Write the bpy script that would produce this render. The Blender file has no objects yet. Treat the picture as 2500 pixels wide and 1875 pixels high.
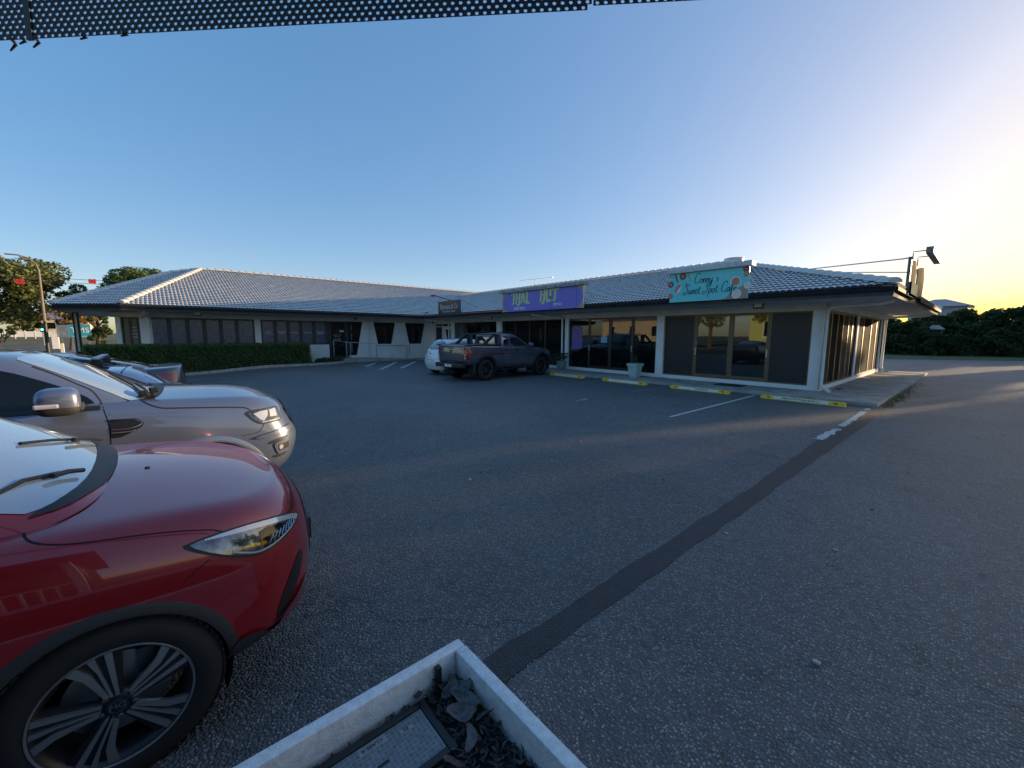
import bpy, bmesh, math, random
import numpy as np
from mathutils import Vector, Matrix
from mathutils.bvhtree import BVHTree
SC = bpy.context.scene
COL = SC.collection
R = math.radians
PI = math.pi

# ------------------------------------------------------------------ camera
cam_d = bpy.data.cameras.new('camera'); cam = bpy.data.objects.new('camera', cam_d); COL.objects.link(cam)
cam_d.sensor_width = 36.0; cam_d.lens = 36.0*995.0/2500.0
cam_d.clip_start = 0.05; cam_d.clip_end = 3000
cam.matrix_world = (Matrix.Translation((0, 0, 1.7)) @ Matrix.Rotation(R(49.11), 4, 'Z')
                    @ Matrix.Rotation(R(90-6.94), 4, 'X') @ Matrix.Rotation(R(0.233), 4, 'Z'))
SC.camera = cam

# ------------------------------------------------------------------ sky, sun, exposure
SUN_EL, SUN_AZ = 6.2, 17.4          # azimuth from +Y towards +X
w = bpy.data.worlds.new('World'); SC.world = w; w.use_nodes = True
nt = w.node_tree; bg = nt.nodes['Background']
sky = nt.nodes.new('ShaderNodeTexSky'); sky.sky_type = 'NISHITA'; sky.sun_disc = False
sky.sun_elevation = R(SUN_EL); sky.sun_rotation = R(SUN_AZ)
sky.altitude = 30; sky.air_density = 0.6; sky.dust_density = 1.0; sky.ozone_density = 0.5
# the phone's rendering of the sky (soft compression, saturation, white balance), the same all over
EXPO = 0.8; SKG = 1/.15/2**EXPO
sc0 = nt.nodes.new('ShaderNodeVectorMath'); sc0.operation = 'SCALE'; sc0.inputs[3].default_value = .15
gm = nt.nodes.new('ShaderNodeGamma'); gm.inputs[1].default_value = .42
hs = nt.nodes.new('ShaderNodeHueSaturation'); hs.inputs['Saturation'].default_value = 1.6
vm = nt.nodes.new('ShaderNodeVectorMath'); vm.operation = 'MULTIPLY'; vm.inputs[1].default_value = (.97*SKG, 1.01*SKG, 1.16*SKG)
nt.links.new(sky.outputs[0], sc0.inputs[0]); nt.links.new(sc0.outputs[0], gm.inputs[0]); nt.links.new(gm.outputs[0], hs.inputs['Color']); hs2 = nt.nodes.new('ShaderNodeHueSaturation'); hs2.inputs['Saturation'].default_value = 1.5
nt.links.new(hs.outputs[0], hs2.inputs['Color']); nt.links.new(hs2.outputs[0], vm.inputs[0])
nt.links.new(vm.outputs[0], bg.inputs[0]); bg.inputs[1].default_value = 0.15
sun_d = bpy.data.lights.new('sun', 'SUN'); sun = bpy.data.objects.new('sun', sun_d); COL.objects.link(sun)
sun_d.energy = 4.5; sun_d.angle = R(0.53); sun_d.color = (1.0, 0.72, 0.42)
sdir = Vector((math.cos(R(SUN_EL))*math.sin(R(SUN_AZ)), math.cos(R(SUN_EL))*math.cos(R(SUN_AZ)), math.sin(R(SUN_EL))))
sun.rotation_euler = sdir.to_track_quat('Z', 'Y').to_euler()
SC.view_settings.view_transform = 'Standard'; SC.view_settings.look = 'None'
SC.view_settings.gamma = 1.0; SC.view_settings.use_curve_mapping = False
SC.view_settings.exposure = EXPO
SC.render.engine = 'CYCLES'
SC.cycles.max_bounces = 8; SC.cycles.transparent_max_bounces = 24
SC.cycles.use_denoising = True

# ------------------------------------------------------------------ helpers
def tag(o, label=None, cat=None, group=None, kind=None):
    if label: o['label'] = label
    if cat: o['category'] = cat
    if group: o['group'] = group
    if kind: o['kind'] = kind
    return o

def empty(name, loc, rz=0, label=None, cat=None, group=None):
    o = bpy.data.objects.new(name, None); COL.objects.link(o)
    o.location = loc; o.rotation_euler = (0, 0, rz); o.empty_display_size = .2
    return tag(o, label, cat, group)

def world_loc(o):
    v = Vector((0, 0, 0))
    while o is not None:
        v += o.location; o = o.parent
    return v

class MB:
    def __init__(s): s.v = []; s.f = []; s.m = []
    def add(s, vs, fs, mi=0):
        b = len(s.v); s.v += [tuple(p) for p in vs]; s.f += [tuple(b+i for i in f) for f in fs]; s.m += [mi]*len(fs); return s
    def box(s, x0, x1, y0, y1, z0, z1, mi=0):
        if x0 > x1: x0, x1 = x1, x0
        if y0 > y1: y0, y1 = y1, y0
        if z0 > z1: z0, z1 = z1, z0
        v = [(x, y, z) for z in (z0, z1) for y in (y0, y1) for x in (x0, x1)]
        return s.add(v, [(0,2,3,1),(4,5,7,6),(0,1,5,4),(2,6,7,3),(0,4,6,2),(1,3,7,5)], mi)
    def bbox(s, x0, x1, y0, y1, z0, z1, b=.01, mi=0):
        # box with chamfered edges
        if x0 > x1: x0, x1 = x1, x0
        if y0 > y1: y0, y1 = y1, y0
        if z0 > z1: z0, z1 = z1, z0
        bm = bmesh.new(); bmesh.ops.create_cube(bm, size=1)
        for q in bm.verts: q.co = Vector(((x0+x1)/2+q.co.x*(x1-x0), (y0+y1)/2+q.co.y*(y1-y0), (z0+z1)/2+q.co.z*(z1-z0)))
        bmesh.ops.bevel(bm, geom=bm.edges[:], offset=b, segments=2, affect='EDGES', profile=.6)
        s.add([q.co[:] for q in bm.verts], [[q.index for q in f.verts] for f in bm.faces], mi); bm.free(); return s
    def bar(s, p, q, w=.05, h=None, mi=0, up=(0,0,1)):
        p, q = Vector(p), Vector(q); d = (q-p).normalized(); up = Vector(up)
        if abs(d.dot(up)) > .99: up = Vector((0, 1, 0))
        a = d.cross(up).normalized()*(w/2); b = a.cross(d).normalized()*((h or w)/2)
        v = [p-a-b, p+a-b, p+a+b, p-a+b, q-a-b, q+a-b, q+a+b, q-a+b]
        return s.add(v, [(0,1,2,3),(7,6,5,4),(0,4,5,1),(1,5,6,2),(2,6,7,3),(3,7,4,0)], mi)
    def tube(s, pts, r=.02, n=8, mi=0, cap=True):
        pts = [Vector(p) for p in pts]; rs = r if hasattr(r, '__len__') else [r]*len(pts)
        b = len(s.v); prev = None
        for i, p in enumerate(pts):
            d = (pts[min(i+1, len(pts)-1)]-pts[max(i-1, 0)]).normalized()
            if prev is None:
                up = Vector((0, 0, 1)) if abs(d.z) < .9 else Vector((1, 0, 0))
                a = d.cross(up).normalized()
            else:
                a = (prev-d*prev.dot(d)).normalized()
            prev = a; c = d.cross(a)
            for k in range(n):
                t = 2*PI*k/n; s.v.append(tuple(p+(a*math.cos(t)+c*math.sin(t))*rs[i]))
        for i in range(len(pts)-1):
            for k in range(n):
                s.f.append((b+i*n+k, b+i*n+(k+1) % n, b+(i+1)*n+(k+1) % n, b+(i+1)*n+k)); s.m.append(mi)
        if cap:
            s.f.append(tuple(b+k for k in range(n))[::-1]); s.f.append(tuple(b+(len(pts)-1)*n+k for k in range(n))); s.m += [mi, mi]
        return s
    def prism(s, poly, ax, a0, a1, mi=0):
        # poly 2D points; ax = axis of extrusion: 'x' -> (y,z), 'y' -> (x,z), 'z' -> (x,y)
        def P(p, a): return {'x': (a, p[0], p[1]), 'y': (p[0], a, p[1]), 'z': (p[0], p[1], a)}[ax]
        n = len(poly); v = [P(p, a0) for p in poly]+[P(p, a1) for p in poly]
        return s.add(v, [tuple(range(n))[::-1], tuple(range(n, 2*n))]+[(i, (i+1) % n, n+(i+1) % n, n+i) for i in range(n)], mi)
    def lathe(s, prof, c=(0,0,0), ax='z', n=24, mi=0):
        # prof: (radius, height) pairs
        b = len(s.v); c = Vector(c)
        for r_, h in prof:
            for k in range(n):
                t = 2*PI*k/n; a, e = r_*math.cos(t), r_*math.sin(t)
                s.v.append(tuple(c+Vector({'z': (a, e, h), 'x': (h, a, e), 'y': (e, h, a)}[ax])))
        for i in range(len(prof)-1):
            for k in range(n):
                s.f.append((b+i*n+k, b+i*n+(k+1) % n, b+(i+1)*n+(k+1) % n, b+(i+1)*n+k)); s.m.append(mi)
        return s
    def xf(s, M, start=0):
        for i in range(start, len(s.v)): s.v[i] = tuple(M @ Vector(s.v[i]))
        return s
    def build(s, name, mats, parent=None, origin=None, smooth=False, local=False, fixn=True):
        if parent is not None and not local: off = world_loc(parent)
        elif origin is not None: off = Vector(origin)
        else: off = Vector((0, 0, 0))
        me = bpy.data.meshes.new(name)
        me.from_pydata([(p[0]-off[0], p[1]-off[1], p[2]-off[2]) for p in s.v], [], s.f)
        if not isinstance(mats, (list, tuple)): mats = [mats]
        for m in mats: me.materials.append(m)
        me.polygons.foreach_set('material_index', s.m)
        if smooth: me.polygons.foreach_set('use_smooth', [True]*len(s.f))
        if fixn:
            bm = bmesh.new(); bm.from_mesh(me); bmesh.ops.recalc_face_normals(bm, faces=bm.faces[:]); bm.to_mesh(me); bm.free()
        if smooth and smooth != 'all':
            me.set_sharp_from_angle(angle=R(35))
        o = bpy.data.objects.new(name, me); COL.objects.link(o)
        if parent is not None: o.parent = parent
        elif origin is not None: o.location = origin
        return o

def mesh_np(name, V, F, mat, parent=None, smooth=False, off=(0,0,0)):
    me = bpy.data.meshes.new(name); n = len(V); k = F.shape[1]
    me.vertices.add(n); me.vertices.foreach_set('co', (V-np.array(off)).astype(np.float32).ravel())
    me.loops.add(F.size); me.loops.foreach_set('vertex_index', F.astype(np.int32).ravel())
    me.polygons.add(len(F)); me.polygons.foreach_set('loop_start', np.arange(0, F.size, k, dtype=np.int32))
    me.update(calc_edges=True); me.validate(); me.materials.append(mat)
    if smooth: me.polygons.foreach_set('use_smooth', [True]*len(me.polygons))
    o = bpy.data.objects.new(name, me); COL.objects.link(o)
    if parent is not None: o.parent = parent
    return o

def dup(o, parent=None, loc=None, rz=None):
    c = o.copy(); COL.objects.link(c)
    if parent is not None: c.parent = parent
    if loc is not None: c.location = loc
    if rz is not None: c.rotation_euler = (0, 0, rz)
    for ch in [x for x in bpy.data.objects if x.parent == o]: dup(ch, c)
    return c

# ------------------------------------------------------------------ materials
def mat(name, col, rough=.6, metal=0., spec=.5, coat=0., var=0., vscale=4., vcol=None, bump=0., bscale=60., emit=None, estr=1., isl=0., detail=4.):
    m = bpy.data.materials.new(name); m.use_nodes = True; nt = m.node_tree; b = nt.nodes['Principled BSDF']
    b.inputs['Base Color'].default_value = (*col, 1); b.inputs['Roughness'].default_value = rough
    b.inputs['Metallic'].default_value = metal; b.inputs['Specular IOR Level'].default_value = spec
    b.inputs['Coat Weight'].default_value = coat; b.inputs['Coat Roughness'].default_value = .03
    L = nt.links.new; src = None
    if var > 0 or bump > 0:
        tc = nt.nodes.new('ShaderNodeTexCoord')
    if var > 0:
        n = nt.nodes.new('ShaderNodeTexNoise'); n.inputs['Scale'].default_value = vscale; n.inputs['Detail'].default_value = detail
        n.inputs['Roughness'].default_value = .65
        L(tc.outputs['Object'], n.inputs['Vector'])
        mr = nt.nodes.new('ShaderNodeMapRange'); mr.inputs['From Min'].default_value = .38; mr.inputs['From Max'].default_value = .66
        L(n.outputs['Fac'], mr.inputs['Value'])
        mx = nt.nodes.new('ShaderNodeMix'); mx.data_type = 'RGBA'
        mx.inputs['A'].default_value = (*col, 1)
        vc = vcol or tuple(c*(1-var) for c in col); mx.inputs['B'].default_value = (*vc, 1)
        L(mr.outputs[0], mx.inputs['Factor']); src = mx.outputs['Result']
    if isl > 0:
        g = nt.nodes.new('ShaderNodeNewGeometry'); hs = nt.nodes.new('ShaderNodeHueSaturation')
        mr2 = nt.nodes.new('ShaderNodeMapRange'); mr2.inputs['To Min'].default_value = 1-isl; mr2.inputs['To Max'].default_value = 1+isl
        L(g.outputs['Random Per Island'], mr2.inputs['Value']); L(mr2.outputs[0], hs.inputs['Value'])
        if src: L(src, hs.inputs['Color'])
        else: hs.inputs['Color'].default_value = (*col, 1)
        src = hs.outputs[0]
    if src: L(src, b.inputs['Base Color'])
    if bump > 0:
        n2 = nt.nodes.new('ShaderNodeTexNoise'); n2.inputs['Scale'].default_value = bscale; n2.inputs['Detail'].default_value = 3
        L(tc.outputs['Object'], n2.inputs['Vector'])
        bp = nt.nodes.new('ShaderNodeBump'); bp.inputs['Strength'].default_value = bump; bp.inputs['Distance'].default_value = .02
        L(n2.outputs['Fac'], bp.inputs['Height']); L(bp.outputs[0], b.inputs['Normal'])
    if emit:
        b.inputs['Emission Color'].default_value = (*emit, 1); b.inputs['Emission Strength'].default_value = estr
    return m

def leafmat(name, col, col2, trans=.35):
    m = bpy.data.materials.new(name); m.use_nodes = True; nt = m.node_tree; b = nt.nodes['Principled BSDF']; L = nt.links.new
    g = nt.nodes.new('ShaderNodeNewGeometry'); rp = nt.nodes.new('ShaderNodeValToRGB')
    rp.color_ramp.elements[0].color = (*col, 1); rp.color_ramp.elements[1].color = (*col2, 1)
    L(g.outputs['Random Per Island'], rp.inputs[0]); L(rp.outputs[0], b.inputs['Base Color'])
    b.inputs['Roughness'].default_value = .55; b.inputs['Specular IOR Level'].default_value = .35
    t = nt.nodes.new('ShaderNodeBsdfTranslucent'); L(rp.outputs[0], t.inputs[0])
    mx = nt.nodes.new('ShaderNodeMixShader'); mx.inputs[0].default_value = trans
    L(b.outputs[0], mx.inputs[1]); L(t.outputs[0], mx.inputs[2]); L(mx.outputs[0], nt.nodes['Material Output'].inputs[0])
    return m

def glassmat(name, tint=(.5,.55,.55), mixf=.5, rough=.02, dark=(.01,.012,.014), wav=0.):
    # window pane: mirror-like reflection over a part transparent, part dark film
    m = bpy.data.materials.new(name); m.use_nodes = True; nt = m.node_tree; L = nt.links.new
    b = nt.nodes['Principled BSDF']; b.inputs['Base Color'].default_value = (*dark, 1); b.inputs['Roughness'].default_value = rough
    b.inputs['IOR'].default_value = 1.65; b.inputs['Coat Weight'].default_value = 1.0; b.inputs['Coat IOR'].default_value = 1.7; b.inputs['Coat Roughness'].default_value = rough
    t = nt.nodes.new('ShaderNodeBsdfTransparent'); t.inputs[0].default_value = (*tint, 1)
    add = nt.nodes.new('ShaderNodeMixShader'); add.inputs[0].default_value = mixf
    L(b.outputs[0], add.inputs[1]); L(t.outputs[0], add.inputs[2]); L(add.outputs[0], nt.nodes['Material Output'].inputs[0])
    if wav > 0:
        tc = nt.nodes.new('ShaderNodeTexCoord'); n = nt.nodes.new('ShaderNodeTexNoise'); n.inputs['Scale'].default_value = 1.2; n.inputs['Detail'].default_value = 1
        bp = nt.nodes.new('ShaderNodeBump'); bp.inputs['Strength'].default_value = wav; bp.inputs['Distance'].default_value = .02
        L(tc.outputs['Object'], n.inputs['Vector']); L(n.outputs['Fac'], bp.inputs['Height']); L(bp.outputs[0], b.inputs['Normal']); L(bp.outputs[0], b.inputs['Coat Normal'])
    return m

def asphaltmat(name, c0, c1, stone, scale=1., spec=.5, lot=False):
    m = bpy.data.materials.new(name); m.use_nodes = True; nt = m.node_tree; b = nt.nodes['Principled BSDF']; L = nt.links.new
    tc = nt.nodes.new('ShaderNodeTexCoord')
    big = nt.nodes.new('ShaderNodeTexNoise'); big.inputs['Scale'].default_value = .35; big.inputs['Detail'].default_value = 6; big.inputs['Roughness'].default_value = .6
    med = nt.nodes.new('ShaderNodeTexNoise'); med.inputs['Scale'].default_value = 9; med.inputs['Detail'].default_value = 6; med.inputs['Roughness'].default_value = .75
    for n in (big, med): L(tc.outputs['Object'], n.inputs['Vector'])
    r1 = nt.nodes.new('ShaderNodeMapRange'); r1.inputs['From Min'].default_value = .33; r1.inputs['From Max'].default_value = .68
    L(big.outputs[0], r1.inputs[0])
    mx = nt.nodes.new('ShaderNodeMix'); mx.data_type = 'RGBA'; mx.inputs['A'].default_value = (*c0, 1); mx.inputs['B'].default_value = (*c1, 1)
    L(r1.outputs[0], mx.inputs['Factor'])
    mm = nt.nodes.new('ShaderNodeMix'); mm.data_type = 'RGBA'; mm.blend_type = 'MULTIPLY'; mm.inputs['Factor'].default_value = 1
    r2 = nt.nodes.new('ShaderNodeMapRange'); r2.inputs['From Min'].default_value = .3; r2.inputs['From Max'].default_value = .7; r2.inputs['To Min'].default_value = .72; r2.inputs['To Max'].default_value = 1.28
    L(med.outputs[0], r2.inputs[0]); L(mx.outputs['Result'], mm.inputs['A']); L(r2.outputs[0], mm.inputs['B'])
    vo = nt.nodes.new('ShaderNodeTexVoronoi'); vo.inputs['Scale'].default_value = 78*scale; L(tc.outputs['Object'], vo.inputs['Vector'])
    vr = nt.nodes.new('ShaderNodeSeparateColor'); L(vo.outputs['Color'], vr.inputs[0])
    gt = nt.nodes.new('ShaderNodeMapRange'); gt.inputs['From Min'].default_value = .45; gt.inputs['From Max'].default_value = 1.0; gt.inputs['To Max'].default_value = .85; L(vr.outputs[0], gt.inputs[0])
    dm = nt.nodes.new('ShaderNodeMapRange'); dm.inputs['From Min'].default_value = .55; dm.inputs['From Max'].default_value = .25; L(vo.outputs['Distance'], dm.inputs[0])
    ml = nt.nodes.new('ShaderNodeMath'); ml.operation = 'MULTIPLY'; L(gt.outputs[0], ml.inputs[0]); L(dm.outputs[0], ml.inputs[1])
    st = nt.nodes.new('ShaderNodeMix'); st.data_type = 'RGBA'; st.inputs['B'].default_value = (*stone, 1)
    base = mm.outputs['Result']
    if lot:
        sx = nt.nodes.new('ShaderNodeSeparateXYZ'); L(tc.outputs['Object'], sx.inputs[0])
        wob = nt.nodes.new('ShaderNodeTexNoise'); wob.inputs['Scale'].default_value = 2.2; wob.inputs['Detail'].default_value = 5; L(tc.outputs['Object'], wob.inputs['Vector'])
        def edge_(sock, thr, soft, sgn, wobk=.12):
            a1 = nt.nodes.new('ShaderNodeMath'); a1.operation = 'MULTIPLY_ADD'; L(wob.outputs[0], a1.inputs[0]); a1.inputs[1].default_value = wobk; L(sock, a1.inputs[2])
            m1 = nt.nodes.new('ShaderNodeMapRange'); L(a1.outputs[0], m1.inputs[0]); m1.inputs['From Min'].default_value = thr+wobk*.5+soft*sgn; m1.inputs['From Max'].default_value = thr+wobk*.5-soft*sgn; return m1.outputs[0]
        e1 = edge_(sx.outputs['Y'], 4.36, .03, 1); e2 = edge_(sx.outputs['X'], -1.60, .03, 1, .05); e3 = edge_(sx.outputs['X'], -4.4, 1.2, -1)
        p1 = nt.nodes.new('ShaderNodeMath'); p1.operation = 'MULTIPLY'; L(e1, p1.inputs[0]); L(e2, p1.inputs[1])
        p2 = nt.nodes.new('ShaderNodeMath'); p2.operation = 'MULTIPLY'; L(p1.outputs[0], p2.inputs[0]); L(e3, p2.inputs[1])
        # cracks
        dv = nt.nodes.new('ShaderNodeVectorMath'); dv.operation = 'MULTIPLY_ADD'; L(wob.outputs['Color'], dv.inputs[0]); dv.inputs[1].default_value = (.9,.9,0); L(tc.outputs['Object'], dv.inputs[2])
        ve = nt.nodes.new('ShaderNodeTexVoronoi'); ve.feature = 'DISTANCE_TO_EDGE'; ve.inputs['Scale'].default_value = .23; L(dv.outputs[0], ve.inputs['Vector'])
        cr = nt.nodes.new('ShaderNodeMapRange'); cr.inputs['From Min'].default_value = .0012; cr.inputs['From Max'].default_value = .0035; cr.inputs['To Min'].default_value = .45; cr.inputs['To Max'].default_value = 0; L(ve.outputs['Distance'], cr.inputs[0])
        # oil and tyre staining in soft blotches
        ob = nt.nodes.new('ShaderNodeTexNoise'); ob.inputs['Scale'].default_value = 1.1; ob.inputs['Detail'].default_value = 3; L(tc.outputs['Object'], ob.inputs['Vector'])
        o2 = nt.nodes.new('ShaderNodeMapRange'); o2.inputs['From Min'].default_value = .56; o2.inputs['From Max'].default_value = .74; o2.inputs['To Max'].default_value = .22; L(ob.outputs[0], o2.inputs[0])
        q1 = nt.nodes.new('ShaderNodeMath'); q1.operation = 'MULTIPLY_ADD'; L(p2.outputs[0], q1.inputs[0]); q1.inputs[1].default_value = .20; L(cr.outputs[0], q1.inputs[2])
        q2 = nt.nodes.new('ShaderNodeMath'); q2.operation = 'ADD'; L(q1.outputs[0], q2.inputs[0]); L(o2.outputs[0], q2.inputs[1])
        mk_ = nt.nodes.new('ShaderNodeMix'); mk_.data_type = 'RGBA'; mk_.inputs['B'].default_value = (.025,.027,.03,1); L(q2.outputs[0], mk_.inputs['Factor']); L(base, mk_.inputs['A']); base = mk_.outputs['Result']
    L(ml.outputs[0], st.inputs['Factor']); L(base, st.inputs['A']); L(st.outputs['Result'], b.inputs['Base Color'])
    b.inputs['Roughness'].default_value = .58; b.inputs['Specular IOR Level'].default_value = spec
    bp = nt.nodes.new('ShaderNodeBump'); bp.inputs['Strength'].default_value = 1.0; bp.inputs['Distance'].default_value = .011
    hh = nt.nodes.new('ShaderNodeMath'); hh.operation = 'SUBTRACT'; hh.inputs[0].default_value = 1; L(vo.outputs['Distance'], hh.inputs[1])
    L(hh.outputs[0], bp.inputs['Height']); L(bp.outputs[0], b.inputs['Normal'])
    return m

M = dict(
 asphalt=asphaltmat('asphalt', (.080,.085,.088), (.125,.129,.130), (.50,.49,.46), lot=True),
 asphalt_new=asphaltmat('asphalt_patch', (.028,.032,.038), (.038,.042,.048), (.10,.10,.105), 1.3),
 road=asphaltmat('road_asphalt', (.10,.10,.10), (.13,.13,.128), (.25,.24,.22), .5),
 under=mat('tile_gap_shade', (.05,.052,.06), .9),  # near-black faces below the tile lips paint the shadow between courses
 concrete=mat('concrete', (.42,.40,.36), .85, var=.4, vscale=2.2, bump=.3, bscale=90),
 kerb=mat('kerb_concrete', (.45,.43,.38), .85, var=.45, vscale=6, bump=.4, bscale=70),
 line=mat('line_paint', (.62,.62,.58), .7, var=.35, vscale=18, bump=.3, bscale=120),
 oldline=mat('worn_line_paint', (.34,.34,.33), .75, var=.6, vscale=22, vcol=(.12,.12,.12)),
 render=mat('white_render', (.82,.83,.82), .75, var=.10, vscale=1.5, bump=.25, bscale=140),
 lintel=mat('eave_shaded_lintel', (.68,.66,.60), .75, var=.18, vscale=1.1, bump=.15, bscale=50),  # white paint, toned beige to carry the shade under the eave
 soffit=mat('soffit_sheet', (.66,.66,.63), .8, var=.15, vscale=1.5),
 fascia=mat('dark_fascia', (.09,.092,.10), .8, spec=.15, var=.25, vscale=3),
 rotten=mat('weathered_fascia', (.26,.21,.14), .9, spec=.1, var=.7, vscale=9, vcol=(.10,.08,.06)),
 gutter=mat('black_gutter', (.018,.02,.024), .75, spec=.15, var=.3, vscale=4),
 tile=mat('painted_concrete_tile', (.72,.70,.67), .62, isl=.10, var=.22, vscale=7, bump=.3, bscale=60),
 bronze=mat('bronze_frame', (.15,.115,.07), .42, metal=.3, var=.2, vscale=3),
 dbronze=mat('dark_bronze_frame', (.045,.036,.03), .4, metal=.2),
 blackfr=mat('black_frame', (.018,.02,.024), .4),
 screen=mat('fly_screen', (.020,.022,.027), .42, spec=.4),
 flyside=mat('sliding_screen', (.11,.088,.062), .9, spec=.04, var=.35, vscale=1.6, vcol=(.07,.055,.04)),
 flydark=mat('dark_screen', (.022,.02,.018), .9, spec=.04),
 film=mat('patterned_window_film', (.035,.05,.10), .22, spec=.6, var=.6, vscale=7, vcol=(.08,.11,.20), detail=8),
 greyfilm=mat('grey_window_film', (.10,.105,.11), .35, var=.3, vscale=5),
 glass=glassmat('reflective_glass', mixf=.18, wav=.05),
 clear=glassmat('clear_glass', tint=(.72,.78,.78), mixf=.62),
 blackglass=mat('black_glass', (.008,.009,.011), .08, spec=.5),
 pipe=mat('downpipe_paint', (.72,.73,.71), .5, var=.15, vscale=5),
 pipew=mat('white_pipe', (.75,.75,.73), .45),
 steel=mat('galvanised_steel', (.45,.46,.48), .35, metal=.8, var=.15),
 dsteel=mat('dark_steel', (.10,.105,.12), .45, metal=.5),
 black=mat('black_plastic', (.015,.016,.018), .5),
 white=mat('white_paint', (.78,.78,.76), .5),
 yellow=mat('yellow_rubber', (.90,.58,.02), .55, var=.25, vscale=14),
 sticker=mat('white_sticker', (.74,.76,.77), .45, var=.2, vscale=25),
 navy=mat('navy_ink', (.03,.04,.09), .5),
 rubber=mat('tyre_rubber', (.014,.014,.015), .75, bump=.04, bscale=150),
 wood=mat('planter_timber_paint', (.78,.80,.80), .65, var=.22, vscale=30, bump=.25, bscale=120),
)
# ------------------------------------------------------------------ ground
def sheet(name, poly, z, m, kind='structure', parent=None, label=None):
    me = bpy.data.meshes.new(name); me.from_pydata([(x, y, z) for x, y in poly], [], [tuple(range(len(poly)))]); me.materials.append(m)
    if me.polygons[0].normal.z < 0: me.flip_normals()
    o = bpy.data.objects.new(name, me); COL.objects.link(o)
    if parent: o.parent = parent
    return tag(o, label, kind=kind if not parent else None)

M['earth'] = mat('ground_grass', (.075,.095,.035), .95, var=.5, vscale=.6, vcol=(.13,.12,.06), bump=.5, bscale=30)
sheet('ground', [(-900,-900),(900,-900),(900,1200),(-900,1200)], -.30, M['earth'])
def sstep(a, b, t):
    t = max(0, min(1, (t-a)/(b-a))); return t*t*(3-2*t)
def klerp(keys, y):
    if y <= keys[0][0]: return keys[0][1]
    for (a, va), (b, vb) in zip(keys[:-1], keys[1:]):
        if y <= b: return va+(vb-va)*(y-a)/(b-a)
    return keys[-1][1]
def gz(x, y):      # the lot dips slightly where the near cars stand
    d = klerp([(-22,-.20),(-18,-.20),(-7.8,-.20),(-5.4,-.16),(-2.9,-.03),(-1.5,0)], x)
    return d*(1-sstep(0.5, 4.5, y))
gx = [-40+i*.8 for i in range(81)]; gy = [-14+i*.8 for i in range(85)]
def lot_ok(x, y):
    if y > 33: return y < 40.6+(x+4.8)*(.78 if x > -4.8 else .22)+.4
    return x > -26.6 or y > -3.0
pv = {}; lv = []; lf = []
for i in range(len(gx)-1):
    for j in range(len(gy)-1):
        if not lot_ok(gx[i]+.4, gy[j]+.4): continue
        q = []
        for a, b in ((i,j),(i+1,j),(i+1,j+1),(i,j+1)):
            if (a, b) not in pv: pv[(a, b)] = len(lv); lv.append((gx[a], gy[b], gz(gx[a], gy[b])))
            q.append(pv[(a, b)])
        lf.append(tuple(q))
tag(MB().add(lv, lf).build('parking_lot', M['asphalt'], fixn=False, smooth='all'), 'grey parking lot asphalt', kind='structure')
# the street beyond the lot, seen past the left end of the building
tag(MB().add([(-33,-60,-.02),(-33,-4.5,-.02),(-120,12,-.02),(-120,-120,-.02)], [(0,1,2,3)]).build('road', M['road']), kind='structure')
mk = MB()
for (a, b) in [((-62,-9.4),(-80,-8.2)),((-55,-8.6),(-60,-8.3)),((-70,-14),(-95,-13)),((-48,-6.2),(-56,-5.8)),((-90,-6.5),(-110,-5.5))]:
    a, b = Vector((*a, -.016)), Vector((*b, -.016)); n = Vector((0, .12, 0)); mk.add([a-n, b-n, b+n, a+n], [(0,1,2,3)])
tag(mk.build('road_markings', M['line']), kind='structure')
# darker trench patch running towards the camera
rng = random.Random(5)
pl, pr_ = [], []
for i in range(56):
    y = .7+i*.218; wgt = .5 if y < 4.2 else .5
    xl = -1.57 if y < 5 else max(-1.64, -1.57-(y-5)*.025); xr = -1.40+min(.04, y*.004)
    pl.append((xl+rng.uniform(-.012,.012), y)); pr_.append((xr+rng.uniform(-.012,.012), y))
v = [(x, y, .004) for x, y in pl]+[(x, y, .004) for x, y in pr_]; n = len(pl)
tag(MB().add(v, [(i, n+i, n+i+1, i+1) for i in range(n-1)]).build('asphalt_patch', M['asphalt_new'], fixn=False), kind='structure')
# bay lines: ragged strips of worn paint
def painted(name, a, b, wd, m, ragged=.01, gaps=(), seed=0):
    r_ = random.Random(seed); a, b = Vector((*a, .008)), Vector((*b, .008)); L_ = (b-a).length; d = (b-a)/L_; nrm = Vector((-d.y, d.x, 0))
    n_ = max(4, int(L_/.09)); q = MB()
    prev = None
    for i in range(n_+1):
        t = i/n_; p = a+d*L_*t
        l = p+nrm*(wd/2+r_.uniform(-ragged, ragged)); rr = p-nrm*(wd/2+r_.uniform(-ragged, ragged))
        if prev and not any(g0 < t < g1 for g0, g1 in gaps): q.add([prev[1], rr, l, prev[0]], [(0,1,2,3)])
        prev = (l, rr)
    return tag(q.build(name, m, fixn=False), kind='structure')
painted('bay_line', (-4.15,7.95), (-4.15,12.75), .085, M['line'], .006, seed=1)
painted('bay_line', (-1.645,8.1), (-1.625,9.3), .12, M['line'], .03, seed=2)
painted('bay_line', (-1.62,9.25), (-1.65,12.5), .10, M['line'], .02, gaps=((.05,.12),(.86,.9)), seed=3)
painted('bay_line', (-6.77,8.05), (-6.77,8.5), .07, M['line'], .02, gaps=((.55,.68),), seed=4)
painted('bay_line', (-6.77,10.6), (-6.77,12.95), .08, M['oldline'], .02, seed=5)
painted('bay_line', (-9.27,11.2), (-9.27,12.95), .07, M['oldline'], .02, seed=6)
painted('bay_line', (-9.3,8.4), (-9.3,9.0), .07, M['oldline'], .03, gaps=((.3,.5),), seed=9)
painted('bay_line', (-11.95,11.5), (-11.95,12.95), .07, M['oldline'], .02, seed=7)
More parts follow.
